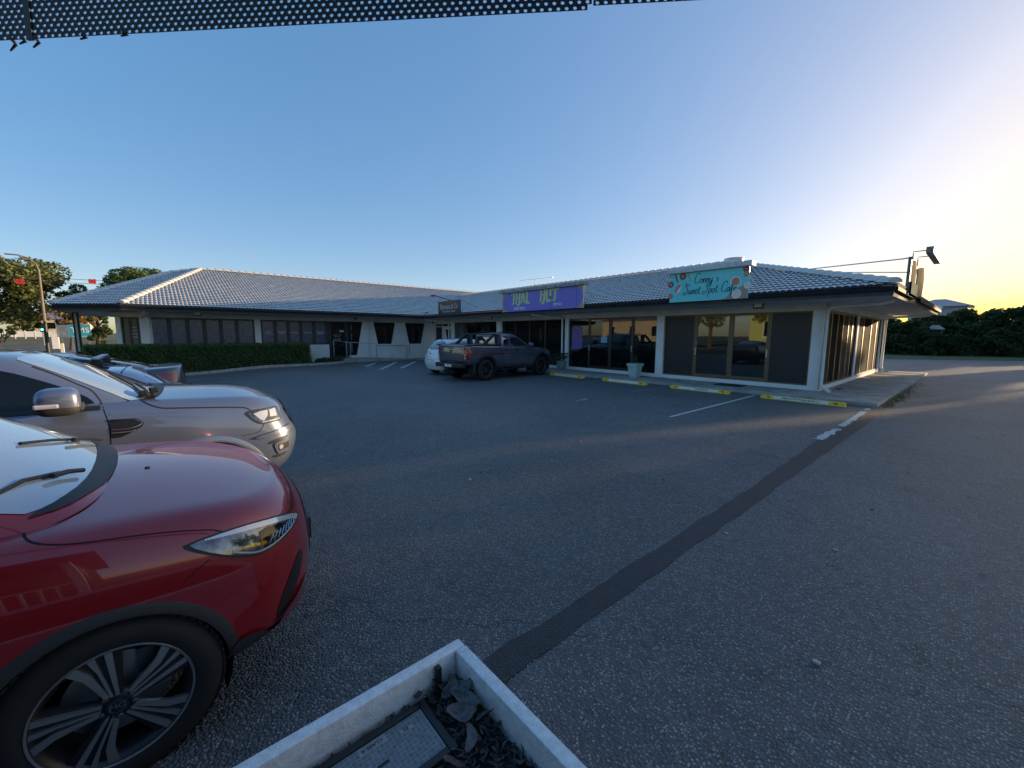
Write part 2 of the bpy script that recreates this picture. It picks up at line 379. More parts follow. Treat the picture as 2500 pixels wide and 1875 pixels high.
painted('bay_line', (-14.5,8.5), (-14.5,12.9), .07, M['oldline'], .02, seed=8)
for k, (a, b) in enumerate([((-20.9,8.05),(-23.15,9.5)),((-18.8,7.97),(-23.3,10.9)),((-18.9,9.05),(-22.9,11.95)),((-22.9,8.25),(-18.95,7.95))]):
    painted('hatch_line', a, b, .18 if k < 3 else .10, M['line'] if k < 3 else M['oldline'], .02, seed=20+k)
# verge of grass on the right, drive kerb
tag(MB().add([(-6,40.2,.02),(-4.8,40.6,.02),(-.6,43.9,.02),(1.9,45.8,.02),(24,58,.02),(24,75,.02),(-40,62,.02),(-40,36,.02)], [tuple(range(8))]).build('grass_verge', mat('lawn', (.06,.10,.025), .95, var=.5, vscale=1.3, vcol=(.09,.12,.04), bump=.6, bscale=25), fixn=False), kind='structure')

# ------------------------------------------------------------------ walkway slab in front of and beside the building
wk = bpy.data.objects.new('walkway', None); COL.objects.link(wk); wk['kind'] = 'structure'
rng = random.Random(3)
def panel(x0, x1, y0, y1, z=.075, name='slab_panel'):
    b = MB(); b.bbox(x0+.006, x1-.006, y0+.006, y1-.006, -.04, z+rng.uniform(-.003,.003), .008); return b.build(name, M['concrete'], wk, smooth=True)
ys = [14.62,16.2,17.9,19.6,21.3,23.0,24.6,25.95]
for a, b in zip(ys[:-1], ys[1:]): panel(-3.1, -1.56, a, b)
b = MB(); b.prism([(-3.1,13.02),(-1.56,13.02),(-1.56,14.615),(-3.1,14.615)], 'z', -.04, .07); b.build('slab_panel', M['concrete'], wk)
x = -3.106
while x > -25.4:
    panel(max(x-3.0, -25.5), x, 13.02, 14.64); x -= 3.0
# painted edge line of the corner
painted('edge_line', (-3.0,14.45), (-1.62,13.12), .07, M['line'], .008, seed=31).location.z = .072
# kerb chips along the slab's front
k_ = MB()
xx = -1.7
while xx > -25:
    l = rng.uniform(.25, .9)
    if rng.random() < .6: k_.bbox(xx-l, xx, 12.985, 13.03, -.02, .05+rng.uniform(0, .02), .01)
    xx -= l+rng.uniform(.02, .3)
k_.build('kerb_edge', M['kerb'], wk)['kind'] = 'stuff'

# ------------------------------------------------------------------ the building
bld = empty('shop_building', (-12,14.65,0), label='single storey L-shaped shop building with grey tiled hip roof and white columns', cat='building')
WY, ZB, ZT, ZS = 14.65, .20, 2.43, 2.66
def part(mb, name, m, parent=bld, **k): return mb.build(name, m, parent, **k)
def setp(o, name): return o
YB = 24.75
# columns and walls of the front wing
part(MB().box(-3.39,-3.1,WY,WY+.3,.06,ZT), 'column', M['render'])
for a, b in ((-8.06,-8.36),(-12.86,-13.07),(-17.8,-18.26),(-22.64,-22.99)):
    part(MB().box(a,b,WY-.03,WY+.25,.06,ZT), 'column', M['render'])
part(MB().box(-25.3,-3.1,WY+.004,WY+.18,ZT,ZS), 'lintel', M['lintel'])
part(MB().box(-3.39,-2.98+.0,WY+.18,YB,ZT,ZS), 'lintel', M['lintel'])
part(MB().box(-25.3,-3.39,WY,WY+.2,.0,ZB), 'plinth', M['render'])
part(MB().box(-3.35,-3.1,WY+.3,YB,.0,.19), 'plinth', M['render'])
part(MB().box(-3.35,-3.1,YB-.25,YB,.19,ZT), 'column', M['render'])
part(MB().box(-3.3,-3.1,19.35,19.6,.19,ZT), 'column', M['render'])
part(MB().box(-28,-3.2,YB-.2,YB,.0,ZT), 'back_wall', M['render'])
part(MB().box(-28,-8.2,17.6,17.72,.0,ZS), 'inner_wall', mat('teal_inner_wall', (.16,.24,.26), .8, var=.2, vscale=1))
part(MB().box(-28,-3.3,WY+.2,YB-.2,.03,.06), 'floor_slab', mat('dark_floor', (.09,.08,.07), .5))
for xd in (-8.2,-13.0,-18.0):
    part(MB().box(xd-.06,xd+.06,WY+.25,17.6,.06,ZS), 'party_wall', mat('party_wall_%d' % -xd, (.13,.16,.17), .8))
part(MB().box(-28,-3.3,WY+.2,YB,ZS+.002,ZS+.04), 'ceiling', mat('ceiling', (.3,.3,.29), .8))

def glazing(ax, wall, spans, zb, zt, fm, fw=.05, inset=.05, sgn=1):
    """spans: list of (a,b,kind): window frames with panes standing in a wall. ax 'y': wall plane Y=wall along X"""
    for a, b, kind in spans:
        lo, hi = min(a, b), max(a, b)
        def B(mb, u0, u1, w0, w1, z0, z1):
            if ax == 'y': return mb.box(u0, u1, wall+inset*sgn+w0*sgn, wall+inset*sgn+w1*sgn, z0, z1)
            return mb.box(wall-(inset+w0)*sgn, wall-(inset+w1)*sgn, u0, u1, z0, z1)
        f_ = fw*1.5 if kind.startswith('door') else fw
        fb = MB()
        B(fb, lo, lo+f_, 0, .05, zb, zt); B(fb, hi-f_, hi, 0, .05, zb, zt)
        B(fb, lo+f_, hi-f_, 0, .05, zt-f_, zt); B(fb, lo+f_, hi-f_, 0, .05, zb, zb+(f_*1.6 if kind.startswith('door') else fw))
        nm = 'door' if kind.startswith('door') else 'window'
        o = part(fb, nm, fm)
        gm = {'glass': M['glass'], 'door_glass': M['glass'], 'screen': M['screen'], 'clear': M['clear'], 'door_clear': M['clear'], 'film': M['film'], 'grey': M['greyfilm'],
              'black': M['blackglass'], 'door_black': M['blackglass'], 'fly': M['flyside'], 'flydark': M['flydark']}[kind]
        gb = MB(); B(gb, lo+f_, hi-f_, .02, .028, zb+(f_*1.6 if kind.startswith('door') else fw), zt-f_)
        gb.build('pane', gm, None, local=False).parent = o
        pane = [c for c in bpy.data.objects if c.parent == o][-1]
        me = pane.data; off = world_loc(o)
        for vv in me.vertices: vv.co -= off
        if kind.startswith('door'):
            hb = MB()
            uh = hi-f_*.5 if kind.endswith('k') or (a > b) else lo+f_*.5
            B(hb, uh-.02, uh+.02, -.03, 0, 1.0, 1.25)
            h = hb.build('handle', M['steel'], None); h.parent = o
            for vv in h.data.vertices: vv.co -= off
# the builder sets pane coordinates relative to the building's own base
glazing('y', WY, [(-3.39,-4.5,'screen'),(-6.88,-8.06,'screen')], ZB, ZT, M['bronze'], .045)
glazing('y', WY, [(-4.5,-5.66,'door_glass')], ZB, ZT, M['bronze'], .055)
glazing('y', WY, [(-6.88,-5.66,'door_glass')], ZB, ZT, M['bronze'], .055)
glazing('y', WY, [(-8.36,-9.45,'clear'),(-11.7,-12.86,'clear')], ZB, ZT, M['dbronze'], .04)
glazing('y', WY, [(-9.45,-10.56,'door_clear')], ZB, ZT, M['dbronze'], .05)
glazing('y', WY, [(-11.7,-10.56,'door_clear')], ZB, ZT, M['dbronze'], .05)
glazing('y', WY, [(-13.3,-14.45,'clear'),(-14.45,-15.6,'clear'),(-15.6,-16.7,'clear'),(-16.7,-17.8,'clear')], ZB, ZT, M['dbronze'], .04)
glazing('y', WY, [(-18.26,-19.3,'clear'),(-19.3,-20.4,'clear'),(-20.4,-21.5,'glass'),(-21.5,-22.64,'grey')], ZB, ZT, M['blackfr'], .05)
# east side: sliding screens
ex = [(14.95,15.75,'fly'),(15.75,16.55,'flydark'),(16.55,17.3,'flydark'),(17.3,18.1,'fly'),(18.1,18.75,'fly'),(18.75,19.35,'flydark'),(19.6,20.8,'fly'),(20.8,22.4,'flydark'),(22.4,23.6,'fly'),(23.6,24.5,'flydark')]
glazing('x', -3.1, ex, .19, ZT, M['bronze'], .05, inset=.04)
# white entrance door in the inner corner
part(MB().box(-25.1,-23.0,WY,WY+.06,2.36,ZT).box(-25.1,-23.0,WY,WY+.06,2.17,2.23).box(-25.1,-25.02,WY,WY+.06,.2,2.36).box(-24.2,-24.13,WY,WY+.06,.2,2.36).box(-23.08,-23.0,WY,WY+.06,.2,2.36), 'door_frame', M['white'])
part(MB().box(-25.02,-23.08,WY+.03,WY+.04,2.23,2.36), 'transom_pane', M['blackglass'])
part(MB().box(-25.02,-24.2,WY+.03,WY+.04,.2,2.17), 'side_pane', M['blackglass'])
dd = part(MB().box(-24.13,-23.08,WY+.02,WY+.055,.2,2.17), 'door', M['white'])
q = MB().prism([(-23.75,2.0),(-23.15,2.0),(-23.15,.9),(-23.42,.9)], 'y', WY+.012, WY+.019); oo = q.build('pane', M['blackglass'], bld); oo.parent = dd
part(MB().box(-25.5,-25.1,WY,WY+.2,0,ZT), 'wall', M['render'])

# ---- left wing, wall plane X=-25.5
WX = -25.5
part(MB().box(WX-.25,WX+.02,-.57,-.28,0,ZT), 'column', M['render'])
part(MB().box(WX-.25,WX+.02,3.96,4.24,0,ZT), 'column', M['render'])
part(MB().box(WX-.2,WX,-.28,3.96,0,1.06), 'wall', M['render'])
part(MB().box(WX-.2,WX,4.24,7.70,0,1.06), 'wall', M['render'])
part(MB().box(WX-.2,WX+.004,-.26,WY,ZT,ZS), 'lintel', M['lintel'])
def mull(ys_, kind, zb=1.06):
    glazing('x', WX, [(a, b, kind) for a, b in zip(ys_[:-1], ys_[1:])], zb, ZT, M['blackfr'], .085, inset=.03)
mull([-.28,.468,1.16,1.815,2.49,3.17,3.96], 'film')
mull([4.24,4.93,5.57,6.22,6.9,7.62], 'film')
# door panel and the big black tapered pane
part(MB().box(WX-.1,WX-.03,7.62,7.78,.36,ZT).box(WX-.1,WX-.03,8.72,8.86,.36,ZT), 'door_frame', M['blackfr'])
glazing('x', WX, [(7.78,8.72,'door_black')], .25, ZT, M['blackfr'], .05, inset=.04)
part(MB().prism([(8.86,.38),(9.33,.38),(9.74,ZT),(8.86,ZT)], 'x', WX-.06, WX-.04), 'tapered_pane', M['blackglass'])
# rendered wall with tapered window openings (built as pieces round the openings)
T1 = [(10.43,2.42),(11.92,2.42),(11.63,1.05),(10.69,1.05)]; T2 = [(12.59,2.42),(14.09,2.42),(13.79,1.04),(12.86,1.04)]
wl = MB()
def wp(poly): wl.prism(poly, 'x', WX-.22, WX)
wp([(9.33,0),(9.33,.38),(9.74,ZT),(10.43,ZT),(10.69,1.05),(10.69,0)])
wp([(10.69,0),(10.69,1.05),(11.63,1.05),(11.63,0)])
wp([(11.63,0),(11.63,1.05),(11.92,ZT),(12.59,ZT),(12.86,1.04),(12.86,0)])
wp([(12.86,0),(12.86,1.04),(13.79,1.04),(13.79,0)])
wp([(13.79,0),(13.79,1.04),(14.09,ZT),(WY,ZT),(WY,0)])
wp([(8.86,0),(8.86,.38),(9.33,.38),(9.33,0)])
part(wl, 'wall', M['render'])
for T in (T1, T2):
    o = part(MB().prism(T, 'x', WX-.12, WX-.10), 'tapered_window', M['blackglass'])
# chamfered end wall
cA, cB = Vector((-25.5,-.26)), Vector((-26.62,-1.38))
def cp(t, off=0., z=0.):   # t along from A to B, off inward
    d = (cB-cA); L_ = d.length; d = d/L_; n_ = Vector((-1, 1))/math.sqrt(2); p = cA+d*t+n_*off; return (p.x, p.y, z)
CL = (cB-cA).length
def cbox(mb, t0, t1, o0, o1, z0, z1):
    v = [cp(t, o_, z_) for z_ in (z0, z1) for o_ in (o0, o1) for t in (t0, t1)]
    return mb.add(v, [(0,2,3,1),(4,5,7,6),(0,1,5,4),(2,6,7,3),(0,4,6,2),(1,3,7,5)])
part(cbox(MB(), CL-.2, CL+.05, -.02, .22, 0, ZT), 'column', M['render'])
part(cbox(MB(), -.05, .16, -.02, .22, 0, ZT), 'column', M['render'])
part(cbox(MB(), -.1, CL+.25, -.03, .2, ZT, ZS), 'lintel', M['lintel'])
part(cbox(MB(), .16, CL-.2, 0, .2, 0, 1.0), 'wall', M['render'])
for i in range(3):
    t0 = .16+i*(CL-.36)/3; t1 = t0+(CL-.36)/3; fb = MB()
    cbox(fb, t0, t0+.06, .03, .09, 1.0, ZT); cbox(fb, t1-.06, t1, .03, .09, 1.0, ZT); cbox(fb, t0, t1, .031, .089, ZT-.07, ZT); cbox(fb, t0, t1, .031, .089, 1.0, 1.06)
    w_ = part(fb, 'window', M['blackfr']); gb = cbox(MB(), t0+.06, t1-.06, .05, .06, 1.06, ZT-.07).build('pane', M['greyfilm'], bld); gb.parent = w_
part(MB().box(-33,-26.75,-1.38,-1.2,0,ZS), 'wall', M['render'])
part(MB().box(-33,-32.8,-1.3,30,0,ZS), 'back_wall', M['render'])
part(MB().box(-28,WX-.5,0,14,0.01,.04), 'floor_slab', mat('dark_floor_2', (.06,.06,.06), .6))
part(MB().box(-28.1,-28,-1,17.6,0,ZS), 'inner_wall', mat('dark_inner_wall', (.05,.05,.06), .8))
# veranda posts of the far side
pp = MB().box(-28.76,-28.54,-2.99,-2.77,0,2.66); pp.box(-28.535,-28.525,-2.93,-2.83,.75,2.6); part(pp, 'post', M['black'])
part(MB().box(-28.532,-28.518,-2.92,-2.84,.8,2.62), 'post_strip', M['lintel'])

# ---- eaves: soffit, fascia, gutter along the outline
EZ = 2.87
outline = [(-1.5,26.8),(-1.5,13.0),(-23.6,13.0),(-23.6,-1.05),(-25.8,-3.27),(-34.5,-3.27)]
sof = MB()
sof.add([(-1.54,26.8,ZS-.004),(-1.54,13.04,ZS-.004),(-23.64,13.04,ZS-.004),(-23.64,-1.03,ZS-.004),(-25.82,-3.21,ZS-.004),(-34.4,-3.21,ZS-.004),(-34.4,-1.2,ZS-.004),(-26.7,-1.2,ZS-.004),(-25.6,-.1,ZS-.004),(-25.6,14.8,ZS-.004),(-3.2,14.8,ZS-.004),(-3.2,26.8,ZS-.004)],
        [(0,1,10,11),(1,2,9,10),(2,3,8,9),(3,4,7,8),(4,5,6,7)])
part(sof, 'soffit', M['soffit'], fixn=False)
def edge(a, b, off0, off1, z0, z1, name, m, ext=.0):
    a, b = Vector((*a, 0)), Vector((*b, 0)); d = (b-a).normalized(); n_ = Vector((-d.y, d.x, 0))*-1   # outward is right of the travel direction
    a = a-d*ext; b = b+d*ext
    mb = MB(); v = [p+n_*o_+Vector((0,0,z_)) for z_ in (z0, z1) for o_ in (off0, off1) for p in (a, b)]
    mb.add(v, [(0,2,3,1),(4,5,7,6),(0,1,5,4),(2,6,7,3),(0,4,6,2),(1,3,7,5)]); return part(mb, name, m)
for a, b in zip(outline[1:-1], outline[2:]):
    edge(a, b, .03, .05, ZS-.02, EZ-.05, 'fascia', M['fascia'])
    edge(a, b, -.07, .028, EZ-.12, EZ-.03, 'gutter', M['gutter'], ext=.03)
# stacked, broken east eave
edge((-1.5,26.8),(-1.5,17.6), .03, .05, ZS-.02, EZ-.07, 'fascia', M['rotten'])
edge((-1.5,17.6),(-1.5,13.0), .03, .05, ZS-.02, EZ-.05, 'fascia', M['fascia'])
edge((-1.5,14.0),(-1.5,13.05), .025, .029, ZS-.01, EZ-.12, 'fascia_panel', M['rotten'])
edge((-1.5,26.8),(-1.5,18.0), -.07, .028, EZ-.12, EZ-.02, 'gutter', M['gutter'])
edge((-1.5,16.6),(-1.5,13.0), -.07, .028, EZ-.12, EZ-.03, 'gutter', M['gutter'])

# ------------------------------------------------------------------ roof tiles
def tile_verts():
    W_, G_ = .30, .33
    xs, pr = [], []
    for k in range(2):
        for f, h in ((0, 0), (.17, .026), (.5, .036), (.83, .026)): xs.append(-W_/2+k*.15+f*.15); pr.append(h)
    xs.append(W_/2-.003); pr.append(0); N = len(xs)
    V = [(x_, -.02, h+.034) for x_, h in zip(xs, pr)]+[(x_, G_+.03, h+.002) for x_, h in zip(xs, pr)]+[(x_, -.02, h+.022) for x_, h in zip(xs, pr)]+[(x_, -.012, -.004) for x_ in xs]
    F = [(i, i+1, N+i+1, N+i) for i in range(N-1)]+[(2*N+i, 2*N+i+1, i+1, i) for i in range(N-1)]+[(3*N+i, 3*N+i+1, 2*N+i+1, 2*N+i) for i in range(N-1)]
    return V, F
TV, TF = tile_verts()
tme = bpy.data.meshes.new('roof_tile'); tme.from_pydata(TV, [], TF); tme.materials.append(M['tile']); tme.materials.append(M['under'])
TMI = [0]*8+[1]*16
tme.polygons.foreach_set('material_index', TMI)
tme.polygons.foreach_set('use_smooth', [True]*len(TF)); tme.set_sharp_from_angle(angle=R(50))
def inside(p, poly):
    c = False; n_ = len(poly)
    for i in range(n_):
        (x1, y1), (x2, y2) = poly[i], poly[(i+1) % n_]
        if (y1 > p[1]) != (y2 > p[1]) and p[0] < (x2-x1)*(p[1]-y1)/(y2-y1)+x1: c = not c
    return c
def edist(p, poly):
    best = 9
    for i in range(len(poly)):
        a, b = Vector(poly[i]), Vector(poly[(i+1) % len(poly)]); ab = b-a; t = max(0, min(1, (Vector(p)-a).dot(ab)/ab.length_squared))
        best = min(best, (Vector(p)-a-ab*t).length)
    return best
cands = []; joinedV = []; joinedF = []
rng = random.Random(11)
def roof_face(poly, o, udir, slope, bare=False):
    """poly: plan outline, o: eave start, udir: along the eave, up direction is to its left; slope = rise/run"""
    o = Vector((*o, EZ)); u = Vector((*udir, 0)).normalized(); vh = Vector((-u.y, u.x, 0)); L_ = math.sqrt(1+slope*slope)
    v = (vh+Vector((0, 0, slope)))/L_; n_ = u.cross(v)
    base = MB(); base.add([Vector((x_, y_, EZ+slope*(Vector((x_, y_, 0))-Vector((o.x, o.y, 0))).dot(vh)))-Vector((0,0,.012)) for x_, y_ in poly], [tuple(range(len(poly)))])
    part(base, 'roof_underlay', M['tile'], fixn=False)
    if bare: return
    us = [(Vector((x_, y_, 0))-Vector((o.x, o.y, 0))).dot(u) for x_, y_ in poly]; vs = [(Vector((x_, y_, 0))-Vector((o.x, o.y, 0))).dot(vh)*L_ for x_, y_ in poly]
    j0 = int(min(us)/.30)-1; j1 = int(max(us)/.30)+1
    for r_ in range(0, int(max(vs)/.33)+1):
        for j in range(j0, j1):
            ul, vl = (j+.5)*.30, r_*.33-.03
            c = o+u*ul+v*(vl+.17); p2 = (c.x, c.y)
            if not inside(p2, poly): continue
            P = o+u*ul+v*vl+n_*(.004+rng.uniform(0, .004))
            Mx = Matrix((( u.x, v.x, n_.x, P.x), (u.y, v.y, n_.y, P.y), (u.z, v.z, n_.z, P.z), (0,0,0,1)))
            dd = (c-Vector((0, 0, 1.7))); size = abs(dd.normalized().dot(n_))/dd.length_squared
            cands.append((size if edist(p2, poly) > .16 or r_ == 0 else -1, Mx))
fs = (4.91-EZ)/6.9; ls = (5.5-EZ)/8.05
roof_face([(-1.5,13),(-8.0,19.9),(-29.84,19.9),(-23.6,13)][::-1], (-23.6,13), (1,0), fs)
roof_face([(-1.5,26.8),(-8.0,19.9),(-1.5,13)], (-1.5,13), (0,1), (4.91-EZ)/6.5)
roof_face([(-1.5,26.8),(-23.6,26.8),(-29.84,19.9),(-8,19.9)], (-1.5,26.8), (-1,0), fs, bare=True)
roof_face([(-23.6,-1.05),(-23.6,13),(-29.84,19.9),(-23.6,26.8),(-23.6,32),(-31.65,32),(-31.65,2.28)], (-23.6,-1.05), (0,1), ls)
P2 = (-31.55,.86)
roof_face([(-25.8,-3.27),(-23.6,-1.05),(-31.65,2.28),P2], (-25.8,-3.27), (1/math.sqrt(2),1/math.sqrt(2)), ls)
zP2 = EZ+ls*((-(P2[0]+23.6)+(P2[1]+1.05))/math.sqrt(2))
bk = MB(); bk.add([(-25.8,-3.27,EZ-.01),(P2[0],P2[1],zP2-.01),(-36,-1.5,EZ),(-34.5,-3.27,EZ-.01)], [(0,1,2,3)]); bk.add([(P2[0],P2[1],zP2-.01),(-31.65,2.28,5.49),(-31.65,32,5.49),(-36,32,EZ),(-36,-1.5,EZ)], [(0,1,2,3,4)])
part(bk, 'roof_underlay', M['tile'], fixn=False)
cands.sort(key=lambda t: -t[0])
for s_, Mx in cands[:298]:
    o = bpy.data.objects.new('roof_tile', tme); COL.objects.link(o); o.parent = bld
    o.matrix_local = Matrix.Translation(-bld.location) @ Mx
TVn = np.array(TV); rest = cands[298:]; VV = np.empty((len(rest)*len(TV), 3)); FF = np.empty((len(rest)*len(TF), 4), int)
for i, (s_, Mx) in enumerate(rest):
    A = np.array(Mx); VV[i*len(TV):(i+1)*len(TV)] = TVn @ A[:3, :3].T+A[:3, 3]; FF[i*len(TF):(i+1)*len(TF)] = np.array(TF)+i*len(TV)
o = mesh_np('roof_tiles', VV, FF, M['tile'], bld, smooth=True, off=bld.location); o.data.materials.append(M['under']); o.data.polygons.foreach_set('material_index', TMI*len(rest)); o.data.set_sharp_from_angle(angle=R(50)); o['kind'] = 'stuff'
# ridge and hip caps
def caps(a, b, name='ridge_cap'):
    a, b = Vector(a), Vector(b); L_ = (b-a).length; d = (b-a)/L_; n_ = int(L_/.4)
    if not hasattr(caps, 'me'):
        V = []; 
        for t, r_, h in ((0, .16, .045), (.44, .145, .015)):
            for k in range(7):
                an = PI*k/6; V.append((t, r_*math.cos(an), h+r_*.75*math.sin(an)-.03))
        F = [(i, i+1, 8+i, 7+i) for i in range(6)]+[(0,1,2,3,4,5,6)]
        caps.me = bpy.data.meshes.new('ridge_cap'); caps.me.from_pydata(V, [], F); caps.me.materials.append(M['tile'])
        caps.me.polygons.foreach_set('use_smooth', [True]*len(F)); caps.me.set_sharp_from_angle(angle=R(40))
    side = d.cross(Vector((0, 0, 1))).normalized(); up = side.cross(d)
    for i in range(n_):
        P = a+d*(i*L_/n_)
        o = bpy.data.objects.new(name, caps.me); COL.objects.link(o); o.parent = bld
        Mx = Matrix(((d.x, side.x, up.x, P.x), (d.y, side.y, up.y, P.y), (d.z, side.z, up.z, P.z), (0,0,0,1)))
        o.matrix_local = Matrix.Translation(-bld.location) @ Mx @ Matrix.Rotation(R(rng.uniform(-1, 1)), 4, 'X')
H_ = .05
caps((-1.5,13,EZ+H_), (-8,19.9,4.91+H_)); caps((-1.5,26.8,EZ+H_), (-8,19.9,4.91+H_)); caps((-8,19.9,4.91+H_), (-29.6,19.9,4.91+H_))
caps((-23.6,-1.05,EZ+H_), (-31.65,2.28,5.5+H_)); caps((-31.65,2.28,5.5+H_), (-31.65,31.5,5.5+H_)); caps((-25.8,-3.27,EZ+H_), (P2[0],P2[1],zP2+H_)); caps((P2[0],P2[1],zP2+H_), (-31.65,2.28,5.5+H_))
# roof ventilators and aerial
part(MB().lathe([(.40,4.5),(.40,5.22),(.43,5.24),(.43,5.28),(.36,5.29),(0,5.30)], (-8.1,20.8,0), 'z', 28), 'roof_vent', M['steel'], smooth=True)
part(MB().lathe([(.05,3.9),(.05,4.15),(.09,4.16),(.09,4.2),(0,4.24)], (-4.6,19.2,0), 'z', 14), 'roof_vent', M['pipew'], smooth=True)
an = MB(); an.bar((-19.5,18.8,4.5),(-19.5,18.8,5.35),.03)
an.bar((-20.6,18.5,5.25),(-18.2,19.1,5.28),.02)
for k in range(9): an.bar((-20.4+k*.25,18.2+k*.06,5.27),(-20.4+k*.25,18.95+k*.06,5.27),.012)
part(an, 'aerial', M['steel'])
# downpipes
def pipe(pts, name='downpipe', r=.045, m=None): return part(MB().tube(pts, r, 10), name, m or M['pipe'], smooth=True)
pipe([(-1.62,14.5,2.72),(-1.7,14.5,2.60),(-1.85,14.52,2.55),(-2.95,14.56,2.50),(-3.02,14.57,2.44),(-3.04,14.58,2.3),(-3.04,14.58,.30),(-3.0,14.55,.22),(-2.78,14.42,.10)], r=.05)
part(MB().box(-3.09,-3.07,14.50,14.60,.12,2.43), 'conduit', M['steel'])
pipe([(-1.62,26.0,2.74),(-1.72,25.9,2.62),(-1.9,25.8,2.58),(-2.95,24.95,2.52),(-3.02,24.9,2.4),(-3.02,24.9,.3),(-2.95,24.85,.18),(-2.75,24.75,.1)], r=.05)
for xp in (-13.19,-23.2):
    pipe([(xp-.6,13.1,2.75),(xp-.6,13.15,2.62),(xp-.55,13.3,2.58),(xp-.05,14.45,2.5),(xp,14.56,2.42),(xp,14.57,.1)], m=M['pipew'])
pipe([(-23.7,9.6,2.75),(-23.8,9.65,2.62),(-23.95,9.7,2.58),(-25.3,10.08,2.5),(-25.42,10.1,2.4),(-25.42,10.1,.05)], m=M['pipe'])
pipe([(-23.7,-.3,2.75),(-23.85,-.35,2.6),(-25.3,-.45,2.5),(-25.42,-.45,2.4)], m=M['pipew'])
# ramp beside the left wing with its kerb
rp = MB(); rp.add([(-25.5,7.7,0),(-24.7,8.3,0),(-24.7,10.0,0),(-24.85,13.2,0),(-25.5,13.2,0),(-25.5,7.7,.25),(-24.7,8.3,.24),(-24.7,10.0,.20),(-24.85,13.2,.02),(-25.5,13.2,.03),(-25.5,10.0,.22)],
       [(0,1,6,5),(1,2,7,6),(2,3,8,7),(5,6,7,10),(10,7,8,9)])
tag(rp.build('ramp', M['concrete']), kind='structure')
# ------------------------------------------------------------------ vehicle toolkit
# car space: x to the car's right, y forward, z up, origin on the ground under the middle of the car
def lerp(keys, y):
    keys = sorted(keys); 
    if y <= keys[0][0]: return keys[0][1]
    for (a, va), (b, vb) in zip(keys[:-1], keys[1:]):
        if y <= b: return va+(vb-va)*(y-a)/(b-a) if b > a else vb
    return keys[-1][1]
def K(v): return v if isinstance(v, (list, tuple)) else [(0, v)]

class Shell:
    """smooth shell wrapped round a car: horizontal rows from the bottom up, closed over the top with a crowned surface"""
    def __init__(s, rows, top, ystations, nf=7, nr=6, crown=(.3,.6,.85), sub=2, bottom=True):
        V, F = [], []; idx = {}
        half = []
        for r in rows:
            yf, yr, lf, lr = r['yf'], r['yr'], r.get('lf', .5), r.get('lr', .35)
            W, Z = K(r['w']), K(r['z']); ef, er = r.get('ef', .8), r.get('er', .8); pts = []
            ycf, ycr = yf-lf, yr+lr
            for k in range(nf):
                a = PI/2*k/(nf-1); x = lerp(W, ycf)*math.sin(a)**ef; y = ycf+lf*math.cos(a)**ef
                pts.append((x, y, lerp(Z, y)))
            ins = [y for y in ystations if ycr+.04 < y < ycf-.04]
            # same number of stations on all rows: remap
            n = len(ystations)
            for i in range(n):
                y = ycf+(ycr-ycf)*(i+1)/(n+1); pts.append((lerp(W, y), y, lerp(Z, y)))
            for k in range(nr-1, -1, -1):
                a = PI/2*k/(nr-1); x = lerp(W, ycr)*math.sin(a)**er; y = ycr-lr*math.cos(a)**er
                pts.append((x, y, lerp(Z, y)))
            half.append(pts)
        if top is not None:
            P = half[-1]
            for f in crown:
                half.append([(x*(1-f), y, z+(lerp(top, y)-z)*math.sin(f*PI/2)**1.1) for x, y, z in P])
            half.append([(0, y, lerp(top, y)) for x, y, z in P])
        n = len(half[0]); R_ = len(half)
        def vid(r, i, sgn):
            x, y, z = half[r][i]
            if abs(x) < 1e-6: sgn = 1; x = 0
            key = (round(x*sgn, 5), round(y, 5), round(z, 5)) if abs(x) < 1e-6 else (r, i, sgn)
            if key not in idx: idx[key] = len(V); V.append((x*sgn, y, z))
            return idx[key]
        for sgn in (1, -1):
            for r in range(R_-1):
                for i in range(n-1):
                    q = [vid(r, i, sgn), vid(r, i+1, sgn), vid(r+1, i+1, sgn), vid(r+1, i, sgn)]
                    u = []
                    for k in q:
                        if k not in u: u.append(k)
                    if len(u) > 2: F.append(tuple(u if sgn < 0 else u[::-1]))
            
        me = bpy.data.meshes.new('cage'); me.from_pydata(V, [], F)
        o = bpy.data.objects.new('cage', me); COL.objects.link(o)
        m = o.modifiers.new('s', 'SUBSURF'); m.levels = sub; m.render_levels = sub
        dg = bpy.context.evaluated_depsgraph_get(); ev = o.evaluated_get(dg); me2 = ev.to_mesh()
        s.V = np.array([v.co[:] for v in me2.vertices]); s.F = [tuple(p.vertices) for p in me2.polygons]
        ev.to_mesh_clear(); bpy.data.objects.remove(o); bpy.data.meshes.remove(me)
        s.bvh = BVHTree.FromPolygons([Vector(v) for v in s.V], s.F)
    def arch(s, cy, cz, r, zmax=2., xmin=.3):
        d = np.hypot(s.V[:, 1]-cy, s.V[:, 2]-cz); side = np.abs(s.V[:, 0]) > xmin
        keep = []
        for f in s.F:
            if all(d[i] < r and side[i] for i in f): continue
            keep.append(f)
        used = set(i for f in keep for i in f)
        for i in used:
            if d[i] < r and side[i]:
                k = r/max(d[i], 1e-3); s.V[i, 1] = cy+(s.V[i, 1]-cy)*k; s.V[i, 2] = cz+(s.V[i, 2]-cz)*k
        s.F = keep
    def build(s, name, m, parent, sharp=None):
        mb = MB(); ids = sorted(set(i for f in s.F for i in f)); mp = {k: j for j, k in enumerate(ids)}
        mb.add([tuple(s.V[i]) for i in ids], [tuple(mp[i] for i in f) for f in s.F])
        o = mb.build(name, m, parent, local=True, smooth='all', fixn=True)
        return o
    def cast(s, org, d):
        return s.bvh.ray_cast(Vector(org), Vector(d))

